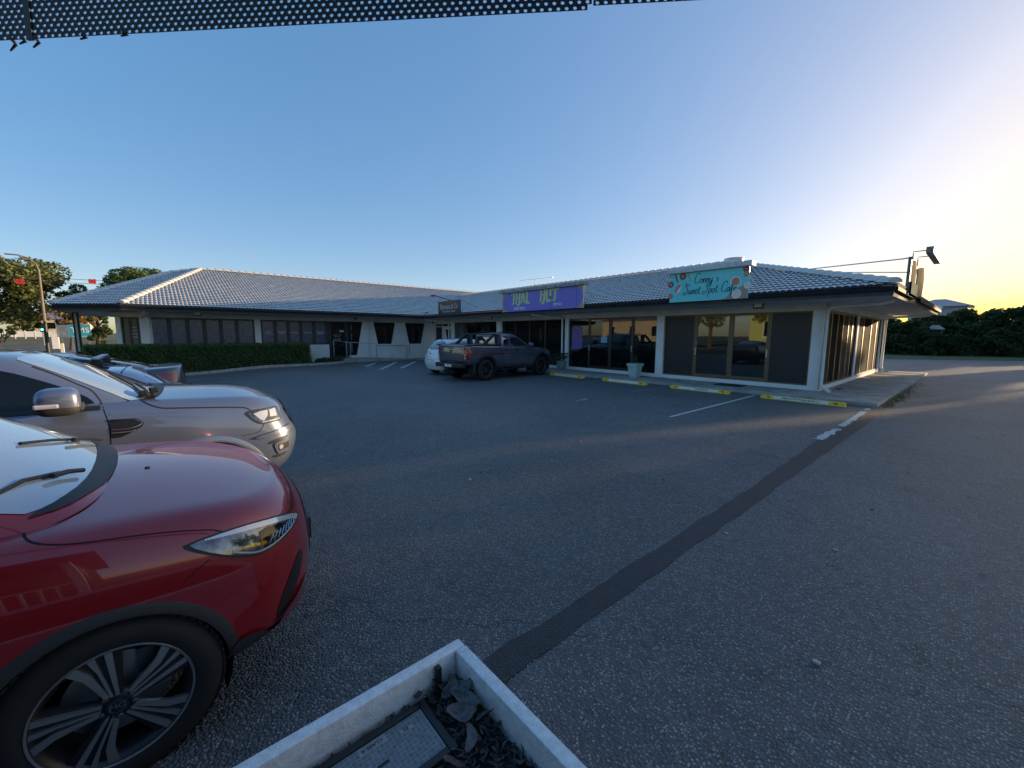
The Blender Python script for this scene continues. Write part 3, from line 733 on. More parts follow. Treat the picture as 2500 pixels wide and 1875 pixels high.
def round_poly(poly, it=2):
    # corner cutting; a point given as (x, y, 0) stays sharp
    P = [tuple(p) for p in poly]
    for _ in range(it):
        Q = []; n = len(P)
        for i in range(n):
            p = P[i]
            if len(p) == 3: Q.append(p); continue
            a, b = P[i-1], P[(i+1) % n]
            Q.append((p[0]*.75+a[0]*.25, p[1]*.75+a[1]*.25)); Q.append((p[0]*.75+b[0]*.25, p[1]*.75+b[1]*.25))
        P = Q
    return [(p[0], p[1]) for p in P]

def grid_poly(poly, cell=.04):
    bm = bmesh.new(); vs = [bm.verts.new((x, y, 0)) for x, y in poly]
    bm.faces.new(vs); bmesh.ops.triangulate(bm, faces=bm.faces[:])
    xs = [p[0] for p in poly]; ys = [p[1] for p in poly]
    for ax, lo, hi in ((0, min(xs), max(xs)), (1, min(ys), max(ys))):
        k = lo+cell*.5
        while k < hi:
            co = [0, 0, 0]; no = [0, 0, 0]; co[ax] = k; no[ax] = 1
            bmesh.ops.bisect_plane(bm, geom=bm.verts[:]+bm.edges[:]+bm.faces[:], plane_co=co, plane_no=no); k += cell
    bmesh.ops.remove_doubles(bm, verts=bm.verts[:], dist=1e-5)
    V = [(v.co.x, v.co.y) for v in bm.verts]; bm.verts.index_update(); F = [[v.index for v in f.verts] for f in bm.faces]; bm.free()
    return V, F

FR = {  # projection frames: (to 3D origin, direction)
 'right': (lambda a, b: (2.0, a, b), (-1, 0, 0)), 'left': (lambda a, b: (-2.0, a, b), (1, 0, 0)),
 'front': (lambda a, b: (a, 4.0, b), (0, -1, 0)), 'rear': (lambda a, b: (a, -4.0, b), (0, 1, 0)), 'top': (lambda a, b: (a, b, 3.0), (0, 0, -1))}
def frame_at(yaw):   # look at the car from an oblique corner: a = sideways coordinate, b = height; yaw measured from the right side towards the front
    c, s_ = math.cos(R(yaw)), math.sin(R(yaw)); d = Vector((-c, -s_, 0)); u = Vector((-s_, c, 0))
    return (lambda a, b: tuple(-d*4+u*a+Vector((0, 0, b))), tuple(d))

def patch(shells, name, poly, fr, m, parent, off=.003, cell=.04, it=2, thick=0., smooth=True):
    """a panel lying on the shell: poly in the frame's plane, every vertex dropped on to the surface"""
    if not isinstance(shells, (list, tuple)): shells = [shells]
    f, d = FR[fr] if isinstance(fr, str) else fr; d = Vector(d)
    P, F = grid_poly(round_poly(poly, it) if it else [(p[0], p[1]) for p in poly], cell)
    V = []
    for a, b in P:
        o = Vector(f(a, b)); best = None
        for s in shells:
            h = s.cast(o, d)
            if h[0] is not None and (best is None or h[3] < best[1]): best = (h[0], h[3], h[1])
        if best is None:
            # off the edge: closest surface point
            c = min((s.bvh.find_nearest(o+d*(abs(o[0] if abs(d.x) > .5 else o[1])*.55)) for s in shells), key=lambda t: t[3])
            best = (c[0], 0, c[1])
        n = best[2]; n = n if n.dot(d) < 0 else -n
        V.append(best[0]+(n-d).normalized()*off)
    mb = MB(); mb.add(V, F)
    o = mb.build(name, m, parent, local=True, smooth='all' if smooth else False, fixn=True)
    return o

def strip(shells, name, pts, fr, m, parent, w=.006, off=.0015, closed=False, n=6, spline=True):
    """a thin line (shut line, chrome strip) following the shell"""
    if not isinstance(shells, (list, tuple)): shells = [shells]
    f, d = FR[fr] if isinstance(fr, str) else fr; d = Vector(d)
    P = [Vector((p[0], p[1])) for p in pts]
    if closed: P = P+[P[0]]
    Q = []
    for i in range(len(P)-1):
        p0, p1, p2, p3 = P[max(i-1, 0)], P[i], P[i+1], P[min(i+2, len(P)-1)]
        k = max(3, int((p2-p1).length/.03))
        for j in range(k):
            t = j/k
            Q.append(.5*((2*p1)+(p2-p0)*t+(2*p0-5*p1+4*p2-p3)*t*t+(3*p1-p0-3*p2+p3)*t**3) if spline else p1.lerp(p2, t))
    Q.append(P[-1]); V = []; mb = MB()
    L = []
    for i, q in enumerate(Q):
        t = (Q[min(i+1, len(Q)-1)]-Q[max(i-1, 0)]).normalized(); nn = Vector((-t.y, t.x))*(w/2); row = []
        for s_ in (-1, 1):
            o = Vector(f(*(q+nn*s_))); best = None
            for s in shells:
                h = s.cast(o, d)
                if h[0] is not None and (best is None or h[3] < best[1]): best = (h[0], h[3], h[1])
            if best is None: row = None; break
            n_ = best[2]; n_ = n_ if n_.dot(d) < 0 else -n_; row.append(best[0]+n_*off)
        L.append(row)
    for a, b in zip(L[:-1], L[1:]):
        if a and b: mb.add([a[0], b[0], b[1], a[1]], [(0,1,2,3)])
    return mb.build(name, m, parent, local=True, smooth='all')

def flare(shell, cy, cz, r0, r1, side, m, parent, a0=-12, a1=192, off=.012, name='wheel_arch_trim', n=36, sq=0., lip=.06):
    """plastic trim round a wheel opening, with a lip turned inwards"""
    mb = MB(); rows = []
    sx = 1 if side == 'right' else -1
    for i in range(n+1):
        a = R(a0+(a1-a0)*i/n); k = 1+sq*(math.sin(2*a)**2)
        c0 = (cy+math.cos(a)*r0, cz+math.sin(a)*r0); c1 = (cy+math.cos(a)*r1*k, cz+math.sin(a)*r1*k)
        def hit(c, fb):
            h = shell.cast((2.0*sx, c[0], c[1]), (-sx, 0, 0)); return abs(h[0].x) if h[0] is not None and h[0].x*sx > .3 else fb
        x1 = hit(c1, None); 
        if x1 is None: x1 = rows[-1][2][0]*sx-off if rows else .85
        x0 = x1
        rows.append([(sx*(x0-lip), c0[0], c0[1]), (sx*(x0+off*.9), c0[0], c0[1]), (sx*(x1+off), cy+(c1[0]-cy)*.93, cz+(c1[1]-cz)*.93), (sx*(x1-.002), c1[0], c1[1])])
        rows[-1][2] = (sx*(x1+off), rows[-1][2][1], rows[-1][2][2])
    b = 0; V = [p for r in rows for p in r]
    mb.add(V, [(4*i+k, 4*i+k+1, 4*i+4+k+1, 4*i+4+k) for i in range(n) for k in range(3)])
    return mb.build(name, m, parent, local=True, smooth=True)

def liner(cy, cz, r, xo, xi, m, parent, side):
    sx = 1 if side == 'right' else -1; mb = MB(); n = 20; V = []
    for i in range(n+1):
        a = R(-25+230*i/n); V += [(sx*xo, cy+math.cos(a)*r, cz+math.sin(a)*r), (sx*xi, cy+math.cos(a)*r, cz+math.sin(a)*r)]
    F = [(2*i, 2*i+1, 2*i+3, 2*i+2) for i in range(n)]; mb.add(V, F)
    V2 = [(sx*xi, cy+math.cos(R(-25+230*i/n))*r, cz+math.sin(R(-25+230*i/n))*r) for i in range(n+1)]; mb.add(V2, [tuple(range(n+1))])
    return mb.build('wheel_well', m, parent, local=True)

M['seam'] = mat('panel_gap', (.004,.004,.005), .8)
M['lens'] = mat('lamp_lens', (.22,.235,.25), .08, metal=.55, coat=1, var=.5, vscale=14, vcol=(.04,.045,.05))
M['chrome'] = mat('chrome', (.70,.71,.73), .12, metal=1)
M['redlens'] = mat('red_lens', (.36,.012,.012), .12, coat=1, var=.5, vscale=30, vcol=(.16,.004,.006))
M['clearlens'] = mat('clear_lens', (.62,.62,.64), .12, coat=1, metal=.3)
M['carglass'] = mat('car_glass', (.006,.008,.010), .03, spec=.9, coat=1)
M['carglass'].node_tree.nodes['Principled BSDF'].inputs['Coat IOR'].default_value = 2.1
M['screenglass'] = mat('windscreen_glass', (.36,.46,.56), .04, metal=.24, coat=1)
M['carglass2'] = mat('tinted_car_glass', (.004,.005,.006), .05, spec=.5)
M['trim'] = mat('grey_plastic_trim', (.030,.031,.033), .62, bump=.15, bscale=200)
M['machined'] = mat('machined_alloy', (.50,.50,.49), .32, metal=.85)
M['darkalloy'] = mat('dark_alloy', (.035,.036,.04), .4, metal=.6)
M['plate'] = mat('number_plate', (.72,.73,.70), .4)

def wheel(parent, cx, cy, r, rr, width, side, style, name='wheel', steer=0.):
    """tyre, rim, spokes. cx = outer face"""
    sx = 1 if side == 'right' else -1
    w = bpy.data.objects.new(name, None); COL.objects.link(w); w.parent = parent; w.location = (cx*sx, cy, r); w.rotation_euler = (0, 0, steer if sx > 0 else PI+steer)
    # profile along local x (outwards +)
    ty = MB().lathe([(rr-.006,-width),(rr+.03,-width-.01),(r-.03,-width),(r-.006,-width+.03),(r,-width*.7),(r,-.05),(r-.008,-.022),(r-.03,-.004),(rr+.05,.006),(rr+.02,.002),(rr-.004,-.012),(rr-.006,-.03)], ax='x', n=56)
    t = ty.build('tyre', M['rubber'], w, local=True, smooth=True)
    tr = MB(); nb = 60
    for k in range(nb):      # tread blocks
        a = 2*PI*k/nb
        for x0, x1 in ((-.055,-.02),(-.105,-.065),(-.155,-.115)):
            c, s_ = math.cos(a), math.sin(a); c2, s2 = math.cos(a+.07), math.sin(a+.07); R0, R1 = r-.004, r+.004
            V = [(x, rr_*cc, rr_*ss) for x in (x0, x1) for rr_ in (R0, R1) for cc, ss in ((c, s_), (c2, s2))]
            tr.add(V, [(0,1,3,2),(4,6,7,5),(2,3,7,6),(0,2,6,4),(1,5,7,3)])
    q = tr.build('tread', M['rubber'], t, local=True)
    rim = MB().lathe([(rr,-width+.02),(rr-.01,-width+.02),(rr-.03,-.10),(rr-.028,-.045),(rr-.014,-.018),(rr-.002,-.008),(rr+.004,-.004),(rr+.004,-.012)], ax='x', n=56)
    rim.build('rim', M['darkalloy'] if style not in ('silver',) else M['machined'], w, local=True, smooth=True)
    if style == 'twin':
        MB().lathe([(rr-.004,-.0065),(rr+.003,-.0035),(rr+.005,-.006)], ax='x', n=56).build('rim_lip', M['machined'], w, local=True, smooth=True)
    MB().lathe([(.16,-.12),(.16,-.10),(.0,-.10)], ax='x', n=28).build('brake_disc', M['steel'], w, local=True, smooth=True)
    cal = MB(); cal.box(-.14,-.085,.06,.14,.05,.15); cal.build('brake_caliper', M['dsteel'], w, local=True)
    def blade(poly, x0, x1, ang, mi=0, mb=None):
        c, s_ = math.cos(ang), math.sin(ang); n = len(poly)
        V = [(x, p*c-q*s_, p*s_+q*c) for x in (x0, x1) for p, q in poly]
        mb.add(V, [tuple(range(n))[::-1], tuple(range(n, 2*n))]+[(i, (i+1) % n, n+(i+1) % n, n+i) for i in range(n)], mi)
    def dish(p): return p
    for k in range(5 if style in ('twin', 'silver') else 6):
        ang = 2*PI*k/(5 if style in ('twin', 'silver') else 6)+R(94)
        mb = MB()
        if style == 'twin':
            R1 = rr-.006
            # dark backing, then machined faces: a wide blade and two narrow bars
            blade([(.040,.020),(R1,.085),(R1,-.046),(.040,-.020)], -.040, -.022, ang, 1, mb)
            blade([(.046,.030),(R1*.42,.046),(R1*.68,.070),(R1*.86,.104),(R1*.915,.128),(R1*.975,.108),(R1*.93,.078),(R1*.72,.046),(R1*.40,.026),(.046,.014)], -.028, -.012, ang, 0, mb)
            blade([(.044,.004),(R1,.030),(R1,.052),(R1*.7,.030),(.044,.013)], -.026, -.0115, ang, 0, mb)
            blade([(.044,-.012),(R1,-.018),(R1,.004),(.044,-.002)], -.026, -.0115, ang, 0, mb)
            mb.build('spoke', [M['machined'], M['darkalloy']], w, local=True)
        elif style == 'silver':
            for s2 in (1, -1): blade([(.05,.022*s2),(rr-.01,.052*s2),(rr-.01,.022*s2),(.05,.004*s2)], -.05, -.018, ang, 0, mb)
            mb.build('spoke', M['machined'], w, local=True)
        else:
            for s2 in (1, -1): blade([(.05,.034*s2),(rr*.55,.03*s2),(rr-.01,.062*s2),(rr-.01,.028*s2),(rr*.55,.008*s2),(.05,.008*s2)], -.06, -.02, ang, 0, mb)
            mb.build('spoke', M['black'], w, local=True)
    hub = MB().lathe([(.060,-.06),(.056,-.030),(.034,-.018),(.032,-.010),(.0,-.008)], ax='x', n=20); hub.build('hub_cap', M['black'] if style != 'silver' else M['machined'], w, local=True, smooth=True)
    lug = MB()
    for k in range(5):
        a = 2*PI*k/5+R(58); lug.lathe([(.010,-.03),(.010,-.016),(.006,-.013),(0,-.013)], c=(0, .048*math.cos(a), .048*math.sin(a)), ax='x', n=8)
    lug.build('lug_nuts', M['dsteel'], w, local=True)['kind'] = 'stuff'
    return w

def text_mesh(txt, size=1., sx=1., shear=0., align='CENTER', ext=.0, spacing=1., offset=0.):
    c = bpy.data.curves.new('t', 'FONT'); c.body = txt; c.size = size; c.align_x = align; c.align_y = 'CENTER'; c.extrude = ext; c.shear = shear; c.space_character = spacing; c.offset = offset
    c.resolution_u = 3
    o = bpy.data.objects.new('t', c); COL.objects.link(o); dg = bpy.context.evaluated_depsgraph_get(); me = bpy.data.meshes.new_from_object(o.evaluated_get(dg))
    V = [(v.co.x*sx, v.co.y, v.co.z) for v in me.vertices]; F = [tuple(p.vertices) for p in me.polygons]
    bpy.data.objects.remove(o); bpy.data.curves.remove(c); bpy.data.meshes.remove(me); return V, F
def text(txt, org, xdir, ydir, m, name='lettering', parent=None, size=.1, local=True, **k):
    V, F = text_mesh(txt, size, **k); X, Y = Vector(xdir).normalized(), Vector(ydir).normalized(); Z = X.cross(Y); O = Vector(org)
    mb = MB(); mb.add([O+X*v[0]+Y*v[1]+Z*v[2] for v in V], F)
    return mb.build(name, m, parent, local=local, fixn=False)
# ------------------------------------------------------------------ cars
YS = [i for i in range(18)]
CARP = {}
def paint(name, col, flake=.5, rough=.32, metal=.6):
    m = mat(name, col, rough, metal=metal, coat=1.0, bump=0); b = m.node_tree.nodes['Principled BSDF']; b.inputs['Coat Roughness'].default_value = .02; b.inputs['Coat IOR'].default_value = 1.6
    return m
M['p_red'] = paint('red_paint', (.30,.004,.010), metal=.25)
M['p_grey'] = paint('silver_grey_paint', (.155,.19,.27), metal=.5, rough=.36)
M['p_silver'] = paint('silver_paint', (.44,.47,.60), metal=.35, rough=.35)
M['p_dark'] = paint('charcoal_paint', (.08,.085,.095), metal=.5)
M['p_ute'] = paint('slate_paint', (.085,.095,.12), metal=.25)
M['p_white'] = paint('white_paint_car', (.74,.76,.79), metal=0)
M['grille'] = mat('black_grille', (.012,.012,.013), .35, coat=.3)

CARS = {}
def car_base(name, X, Y, yaw, **k):
    c = empty(name, (X, Y, gz(X, Y)), yaw, **k); return c

# ---- red SUV -----------------------------------------------------------
red = car_base('parked_car', -2.885, -1.51, 0, label='red SUV with its nose beside the white planter box', cat='car', group='cars parked in the row on the left')
RED_B = Shell([
 dict(yf=1.96, yr=-2.02, lf=.55, lr=.4, w=[(-2,.76),(0,.80),(1.4,.78)], z=[(-2,.27),(0,.24),(1.6,.27),(2,.28)], ef=.75),
 dict(yf=2.06, yr=-2.10, lf=.58, lr=.4, w=[(-2,.85),(0,.885),(1.5,.87)], z=[(-2,.33),(0,.30),(1.7,.31),(2.1,.31)], ef=.72),
 dict(yf=2.12, yr=-2.14, lf=.60, lr=.4, w=[(-2,.87),(0,.895),(1.5,.89)], z=[(-2,.46),(0,.42),(2,.42)], ef=.72),
 dict(yf=2.13, yr=-2.15, lf=.60, lr=.4, w=[(-2,.87),(-.3,.885),(.6,.885),(1.3,.90),(1.6,.885)], z=[(-2,.66),(0,.60),(2,.60)], ef=.74),
 dict(yf=2.12, yr=-2.14, lf=.58, lr=.38, w=[(-2,.87),(-.3,.895),(.6,.895),(1.3,.905),(1.6,.885)], z=[(-2,.88),(0,.80),(1.3,.77),(2,.74)], ef=.78),
 dict(yf=2.08, yr=-2.12, lf=.56, lr=.36, w=[(-2,.84),(0,.875),(.8,.875),(1.3,.885),(1.6,.865)], z=[(-2,1.0),(0,.945),(1.3,.885),(2,.83)], ef=.80),
 dict(yf=2.03, yr=-2.10, lf=.52, lr=.35, w=[(-2,.80),(0,.84),(.8,.85),(1.3,.845),(1.6,.82)], z=[(-2,1.06),(0,1.025),(1.1,.995),(1.6,.95),(2.03,.89)], ef=.82),
 dict(yf=1.99, yr=-2.08, lf=.50, lr=.34, w=[(-2,.76),(0,.79),(.8,.79),(1.3,.775),(1.6,.74)], z=[(-2,1.07),(0,1.05),(1.1,1.025),(1.6,.985),(1.99,.915)], ef=.84)],
 [(-2.08,1.08),(0,1.10),(1.0,1.085),(1.25,1.058),(1.6,1.012),(1.85,.955),(1.99,.905)], YS, crown=(.12,.3,.6,.85))
RED_G = Shell([
 dict(yf=1.30, yr=-2.0, lf=.36, lr=.3, w=[(-2,.74),(0,.775),(1,.755)], z=[(-2,1.0),(.9,1.0),(1.3,1.04)], ef=.6),
 dict(yf=1.20, yr=-1.98, lf=.38, lr=.3, w=[(-2,.72),(0,.755),(1,.73)], z=[(-2,1.10),(.8,1.085),(1.2,1.105)], ef=.6),
 dict(yf=.80, yr=-1.85, lf=.40, lr=.3, w=[(-2,.66),(0,.70),(.6,.68)], z=[(-2,1.33),(.5,1.32),(.8,1.345)], ef=.6),
 dict(yf=.42, yr=-1.66, lf=.42, lr=.3, w=[(-2,.58),(0,.625),(.3,.61)], z=[(-2,1.52),(0,1.515),(.42,1.545)], ef=.6),
 dict(yf=.28, yr=-1.60, lf=.44, lr=.3, w=[(-2,.52),(0,.57),(.2,.55)], z=[(-2,1.57),(0,1.575),(.28,1.585)], ef=.65)],
 [(-2,1.60),(-.5,1.645),(.1,1.62),(.28,1.585)], YS, bottom=False)
for cy in (1.292, -1.292): RED_B.arch(cy, .334, .362)
CARS['red'] = (red, RED_B, RED_G)

# ---- silver-grey 4WD -------------------------------------------------------
ford = car_base('parked_car', -5.43, -1.165, 0, label='silver grey four wheel drive parked just beyond the red SUV', cat='car', group='cars parked in the row on the left')
FOR_B = Shell([
 dict(yf=2.10, yr=-2.40, lf=.45, lr=.4, w=[(-2,.80),(0,.84),(1.5,.82)], z=[(-2,.42),(0,.40),(1.7,.40),(2,.44)], ef=.7),
 dict(yf=2.22, yr=-2.46, lf=.48, lr=.4, w=[(-2,.88),(0,.91),(1.5,.90)], z=[(-2,.50),(0,.48),(2.2,.50)], ef=.68),
 dict(yf=2.28, yr=-2.48, lf=.50, lr=.4, w=[(-2,.90),(0,.92),(1.5,.925)], z=[(-2,.68),(0,.66),(2.2,.68)], ef=.66),
 dict(yf=2.30, yr=-2.48, lf=.50, lr=.4, w=[(-2,.90),(0,.925),(.7,.925),(1.4,.945),(1.7,.925)], z=[(-2,.86),(0,.84),(2.2,.84)], ef=.66),
 dict(yf=2.24, yr=-2.46, lf=.46, lr=.38, w=[(-2,.90),(0,.93),(.7,.93),(1.4,.945),(1.7,.92)], z=[(-2,1.05),(0,1.02),(1.3,1.0),(2.2,.93)], ef=.7),
 dict(yf=2.18, yr=-2.44, lf=.42, lr=.36, w=[(-2,.885),(0,.92),(.9,.92),(1.4,.925),(1.7,.90)], z=[(-2,1.20),(0,1.17),(1.3,1.15),(2.1,1.08)], ef=.72),
 dict(yf=2.14, yr=-2.42, lf=.42, lr=.35, w=[(-2,.85),(0,.88),(.9,.885),(1.4,.875),(1.7,.85)], z=[(-2,1.27),(0,1.265),(1.1,1.245),(1.8,1.20),(2.1,1.14)], ef=.74),
 dict(yf=2.08, yr=-2.40, lf=.42, lr=.34, w=[(-2,.80),(0,.82),(.9,.82),(1.4,.80),(1.7,.77)], z=[(-2,1.29),(0,1.30),(1.1,1.29),(1.8,1.245),(2.1,1.17)], ef=.76)],
 [(-2.4,1.30),(0,1.32),(1.1,1.325),(1.7,1.30),(1.95,1.25),(2.08,1.18)], YS, crown=(.08,.3,.6,.85))
FOR_G = Shell([
 dict(yf=1.16, yr=-2.35, lf=.32, lr=.25, w=[(-2,.80),(0,.84),(.8,.83)], z=[(-2,1.22),(.8,1.22),(1.2,1.24)], ef=.55),
 dict(yf=1.08, yr=-2.33, lf=.32, lr=.25, w=[(-2,.78),(0,.82),(.8,.80)], z=[(-2,1.31),(.8,1.30),(1.2,1.31)], ef=.55),
 dict(yf=.72, yr=-2.25, lf=.32, lr=.25, w=[(-2,.73),(0,.76),(.5,.745)], z=[(-2,1.50),(.8,1.505)], ef=.55),
 dict(yf=.40, yr=-2.16, lf=.32, lr=.25, w=[(-2,.66),(0,.70),(.3,.68)], z=[(-2,1.67),(0,1.655),(.4,1.665)], ef=.55),
 dict(yf=.28, yr=-2.10, lf=.34, lr=.25, w=[(-2,.60),(0,.64),(.2,.62)], z=[(-2,1.73),(0,1.70),(.3,1.695)], ef=.6)],
 [(-2,1.76),(-.7,1.765),(0,1.735),(.28,1.70)], YS, bottom=False)
for cy in (1.425, -1.425): FOR_B.arch(cy, .43, .455)
CARS['ford'] = (ford, FOR_B, FOR_G)

# ---- silver wagon with roof bar (rear towards the lot, so the car is turned round) ----
wag = car_base('parked_car', -7.95, -1.95, PI, label='silver wagon with a roof rack bar beyond the grey four wheel drive', cat='car', group='cars parked in the row on the left')
WAG_B = Shell([
 dict(yf=2.05, yr=-2.20, lf=.5, lr=.35, w=[(-2,.78),(0,.82),(1.5,.80)], z=.24),
 dict(yf=2.16, yr=-2.30, lf=.5, lr=.38, w=[(-2,.88),(0,.89),(1.5,.87)], z=.40, er=.7),
 dict(yf=2.18, yr=-2.32, lf=.5, lr=.38, w=[(-2,.89),(0,.90),(1.5,.88)], z=[(-2,.66),(2,.58)], er=.7),
 dict(yf=2.12, yr=-2.26, lf=.5, lr=.36, w=[(-2,.88),(0,.90),(1.5,.87)], z=[(-2,.86),(2,.76)], er=.7),
 dict(yf=2.04, yr=-2.20, lf=.5, lr=.35, w=[(-2,.84),(0,.87),(1.5,.82)], z=[(-2,.99),(0,.96),(2,.80)], er=.75)],
 [(-2.2,1.0),(0,1.0),(1.2,1.0),(2.04,.82)], YS)
WAG_G = Shell([
 dict(yf=1.25, yr=-2.20, lf=.35, lr=.25, w=[(-2,.80),(0,.82),(1,.78)], z=[(-2,.95),(1,.93)], er=.6),
 dict(yf=.85, yr=-2.08, lf=.35, lr=.28, w=[(-2,.74),(0,.76),(.8,.72)], z=[(-2,1.14),(1,1.14)], er=.6),
 dict(yf=.35, yr=-1.80, lf=.35, lr=.30, w=[(-2,.66),(0,.69),(.3,.66)], z=[(-2,1.35),(.3,1.36)], er=.6),
 dict(yf=.15, yr=-1.66, lf=.35, lr=.30, w=[(-2,.60),(0,.62),(.3,.6)], z=[(-2,1.40),(.2,1.42)], er=.65)],
 [(-1.8,1.415),(-1.5,1.435),(-.6,1.475),(.1,1.45)], YS, bottom=False)
for cy in (1.33, -1.33): WAG_B.arch(cy, .32, .355)
CARS['wag'] = (wag, WAG_B, WAG_G)

# ---- dark sedan ----------------------------------------------------------
sed = car_base('parked_car', -10.45, -1.95, PI, label='dark grey sedan with red and clear tail lights nearest the hedge', cat='car', group='cars parked in the row on the left')
SED_B = Shell([
 dict(yf=2.2, yr=-2.22, lf=.5, lr=.35, w=[(-2,.78),(0,.82),(1.5,.80)], z=.24),
 dict(yf=2.32, yr=-2.36, lf=.5, lr=.38, w=[(-2,.88),(0,.89),(1.5,.87)], z=.42, er=.7),
 dict(yf=2.34, yr=-2.38, lf=.5, lr=.38, w=[(-2,.90),(0,.91),(1.5,.88)], z=[(-2,.72),(2,.58)], er=.66),
 dict(yf=2.28, yr=-2.34, lf=.5, lr=.36, w=[(-2,.89),(0,.91),(1.5,.87)], z=[(-2,1.0),(2,.76)], er=.66),
 dict(yf=2.18, yr=-2.30, lf=.5, lr=.34, w=[(-2,.84),(0,.87),(1.5,.82)], z=[(-2.3,1.22),(-1.6,1.20),(0,1.08),(2,.80)], er=.7),
 dict(yf=2.10, yr=-2.29, lf=.5, lr=.33, w=[(-2,.80),(0,.82),(1.5,.77)], z=[(-2.3,1.285),(-1.7,1.26),(0,1.12),(2,.82)], er=.72)],
 [(-2.3,1.30),(-1.8,1.285),(-1.0,1.2),(1.2,1.0),(2.10,.84)], YS)
SED_G = Shell([
 dict(yf=1.25, yr=-1.98, lf=.35, lr=.30, w=[(-2,.72),(0,.80),(1,.78)], z=[(-2,1.22),(0,1.05),(1,.95)], er=.6),
 dict(yf=.85, yr=-1.60, lf=.35, lr=.30, w=[(-2,.66),(0,.745),(.8,.72)], z=[(-1.6,1.36),(1,1.18)], er=.6),
 dict(yf=.30, yr=-1.05, lf=.35, lr=.30, w=[(-2,.60),(0,.66),(.3,.63)], z=[(-2,1.49),(.3,1.43)], er=.6),
 dict(yf=.10, yr=-.85, lf=.35, lr=.30, w=[(-2,.55),(0,.60),(.3,.58)], z=[(-2,1.52),(.2,1.50)], er=.65)],
 [(-1.9,1.30),(-1.5,1.42),(-1.0,1.525),(-.5,1.56),(.1,1.53)], YS, bottom=False)
for cy in (1.38, -1.38): SED_B.arch(cy, .33, .36)
CARS['sed'] = (sed, SED_B, SED_G)

# ---- dark grey ute (dual cab with sports bar) ------------------------------
ute = car_base('parked_ute', -12.86, 10.67, R(-3.5)*-1, label='slate grey dual cab ute parked nose-in to the shops', cat='ute', group='cars parked against the shops')
UTE_B = Shell([
 dict(yf=2.30, yr=-2.40, lf=.45, lr=.12, w=[(-2,.80),(0,.84),(1.5,.82)], z=[(-2.4,.62),(-1.9,.52),(0,.42),(1.7,.42),(2.1,.46)], ef=.7),
 dict(yf=2.42, yr=-2.44, lf=.50, lr=.13, w=[(-2,.90),(0,.90),(1.5,.90)], z=[(-2.4,.68),(0,.52),(2.2,.56)], ef=.66),
 dict(yf=2.46, yr=-2.46, lf=.50, lr=.13, w=[(-2,.92),(0,.92),(1.5,.925)], z=[(-2,.82),(0,.76),(2.2,.76)], ef=.66),
 dict(yf=2.42, yr=-2.46, lf=.46, lr=.12, w=[(-2,.925),(0,.93),(1.4,.93)], z=[(-2,1.04),(0,.96),(1.3,.94),(2.2,.92)], ef=.7),
 dict(yf=2.38, yr=-2.44, lf=.42, lr=.12, w=[(-2,.91),(0,.915),(1.4,.90)], z=[(-2.4,1.27),(0,1.16),(1.3,1.10),(2.1,1.02)], ef=.72),
 dict(yf=2.32, yr=-2.43, lf=.42, lr=.10, w=[(-2,.88),(0,.86),(1.4,.83)], z=[(-2.4,1.32),(-.7,1.29),(-.65,1.23),(1.1,1.18),(1.8,1.13),(2.2,1.05)], ef=.74)],
 [(-2.43,1.31),(-.7,1.29),(0,1.25),(1.1,1.24),(1.9,1.18),(2.32,1.07)], YS, crown=(.08,.3,.6,.85))
UTE_G = Shell([
 dict(yf=1.20, yr=-.72, lf=.32, lr=.12, w=[(-.7,.84),(0,.84),(.9,.82)], z=[(-.7,1.20),(1.2,1.15)], ef=.55, er=.5),
 dict(yf=.98, yr=-.72, lf=.32, lr=.12, w=[(-.7,.81),(0,.80),(.7,.77)], z=[(-.7,1.34),(.8,1.32)], ef=.55, er=.5),
 dict(yf=.42, yr=-.70, lf=.32, lr=.12, w=[(-.7,.72),(0,.71),(.3,.68)], z=[(-.7,1.66),(.4,1.645)], ef=.55, er=.5),
 dict(yf=.22, yr=-.68, lf=.34, lr=.12, w=[(-.7,.64),(0,.63),(.2,.60)], z=[(-.7,1.73),(.2,1.715)], ef=.6, er=.5)],
 [(-.68,1.74),(-.2,1.775),(.22,1.73)], YS, bottom=False)
for cy in (1.59, -1.56): UTE_B.arch(cy, .40, .46)
CARS['ute'] = (ute, UTE_B, UTE_G)

# ---- small white hatchback -------------------------------------------------
hat = car_base('parked_car', -15.10, 10.45, R(-2), label='small white hatchback with red tail lights beyond the grey ute', cat='car', group='cars parked against the shops')
HAT_B = Shell([
 dict(yf=1.78, yr=-1.80, lf=.45, lr=.35, w=[(-2,.72),(0,.76),(1.5,.74)], z=.22),
 dict(yf=1.88, yr=-1.90, lf=.5, lr=.38, w=[(-2,.80),(0,.82),(1.5,.80)], z=.40, er=.75),
 dict(yf=1.90, yr=-1.91, lf=.5, lr=.38, w=[(-2,.82),(0,.83),(1.5,.81)], z=.62, er=.75),
 dict(yf=1.82, yr=-1.82, lf=.5, lr=.36, w=[(-2,.80),(0,.82),(1.5,.79)], z=[(-2,.86),(2,.80)], er=.75),
 dict(yf=1.70, yr=-1.76, lf=.5, lr=.35, w=[(-2,.76),(0,.79),(1.5,.74)], z=[(-2,1.02),(0,.99),(2,.84)], er=.8)],
 [(-1.75,1.03),(0,1.03),(1.0,1.02),(1.70,.86)], YS)
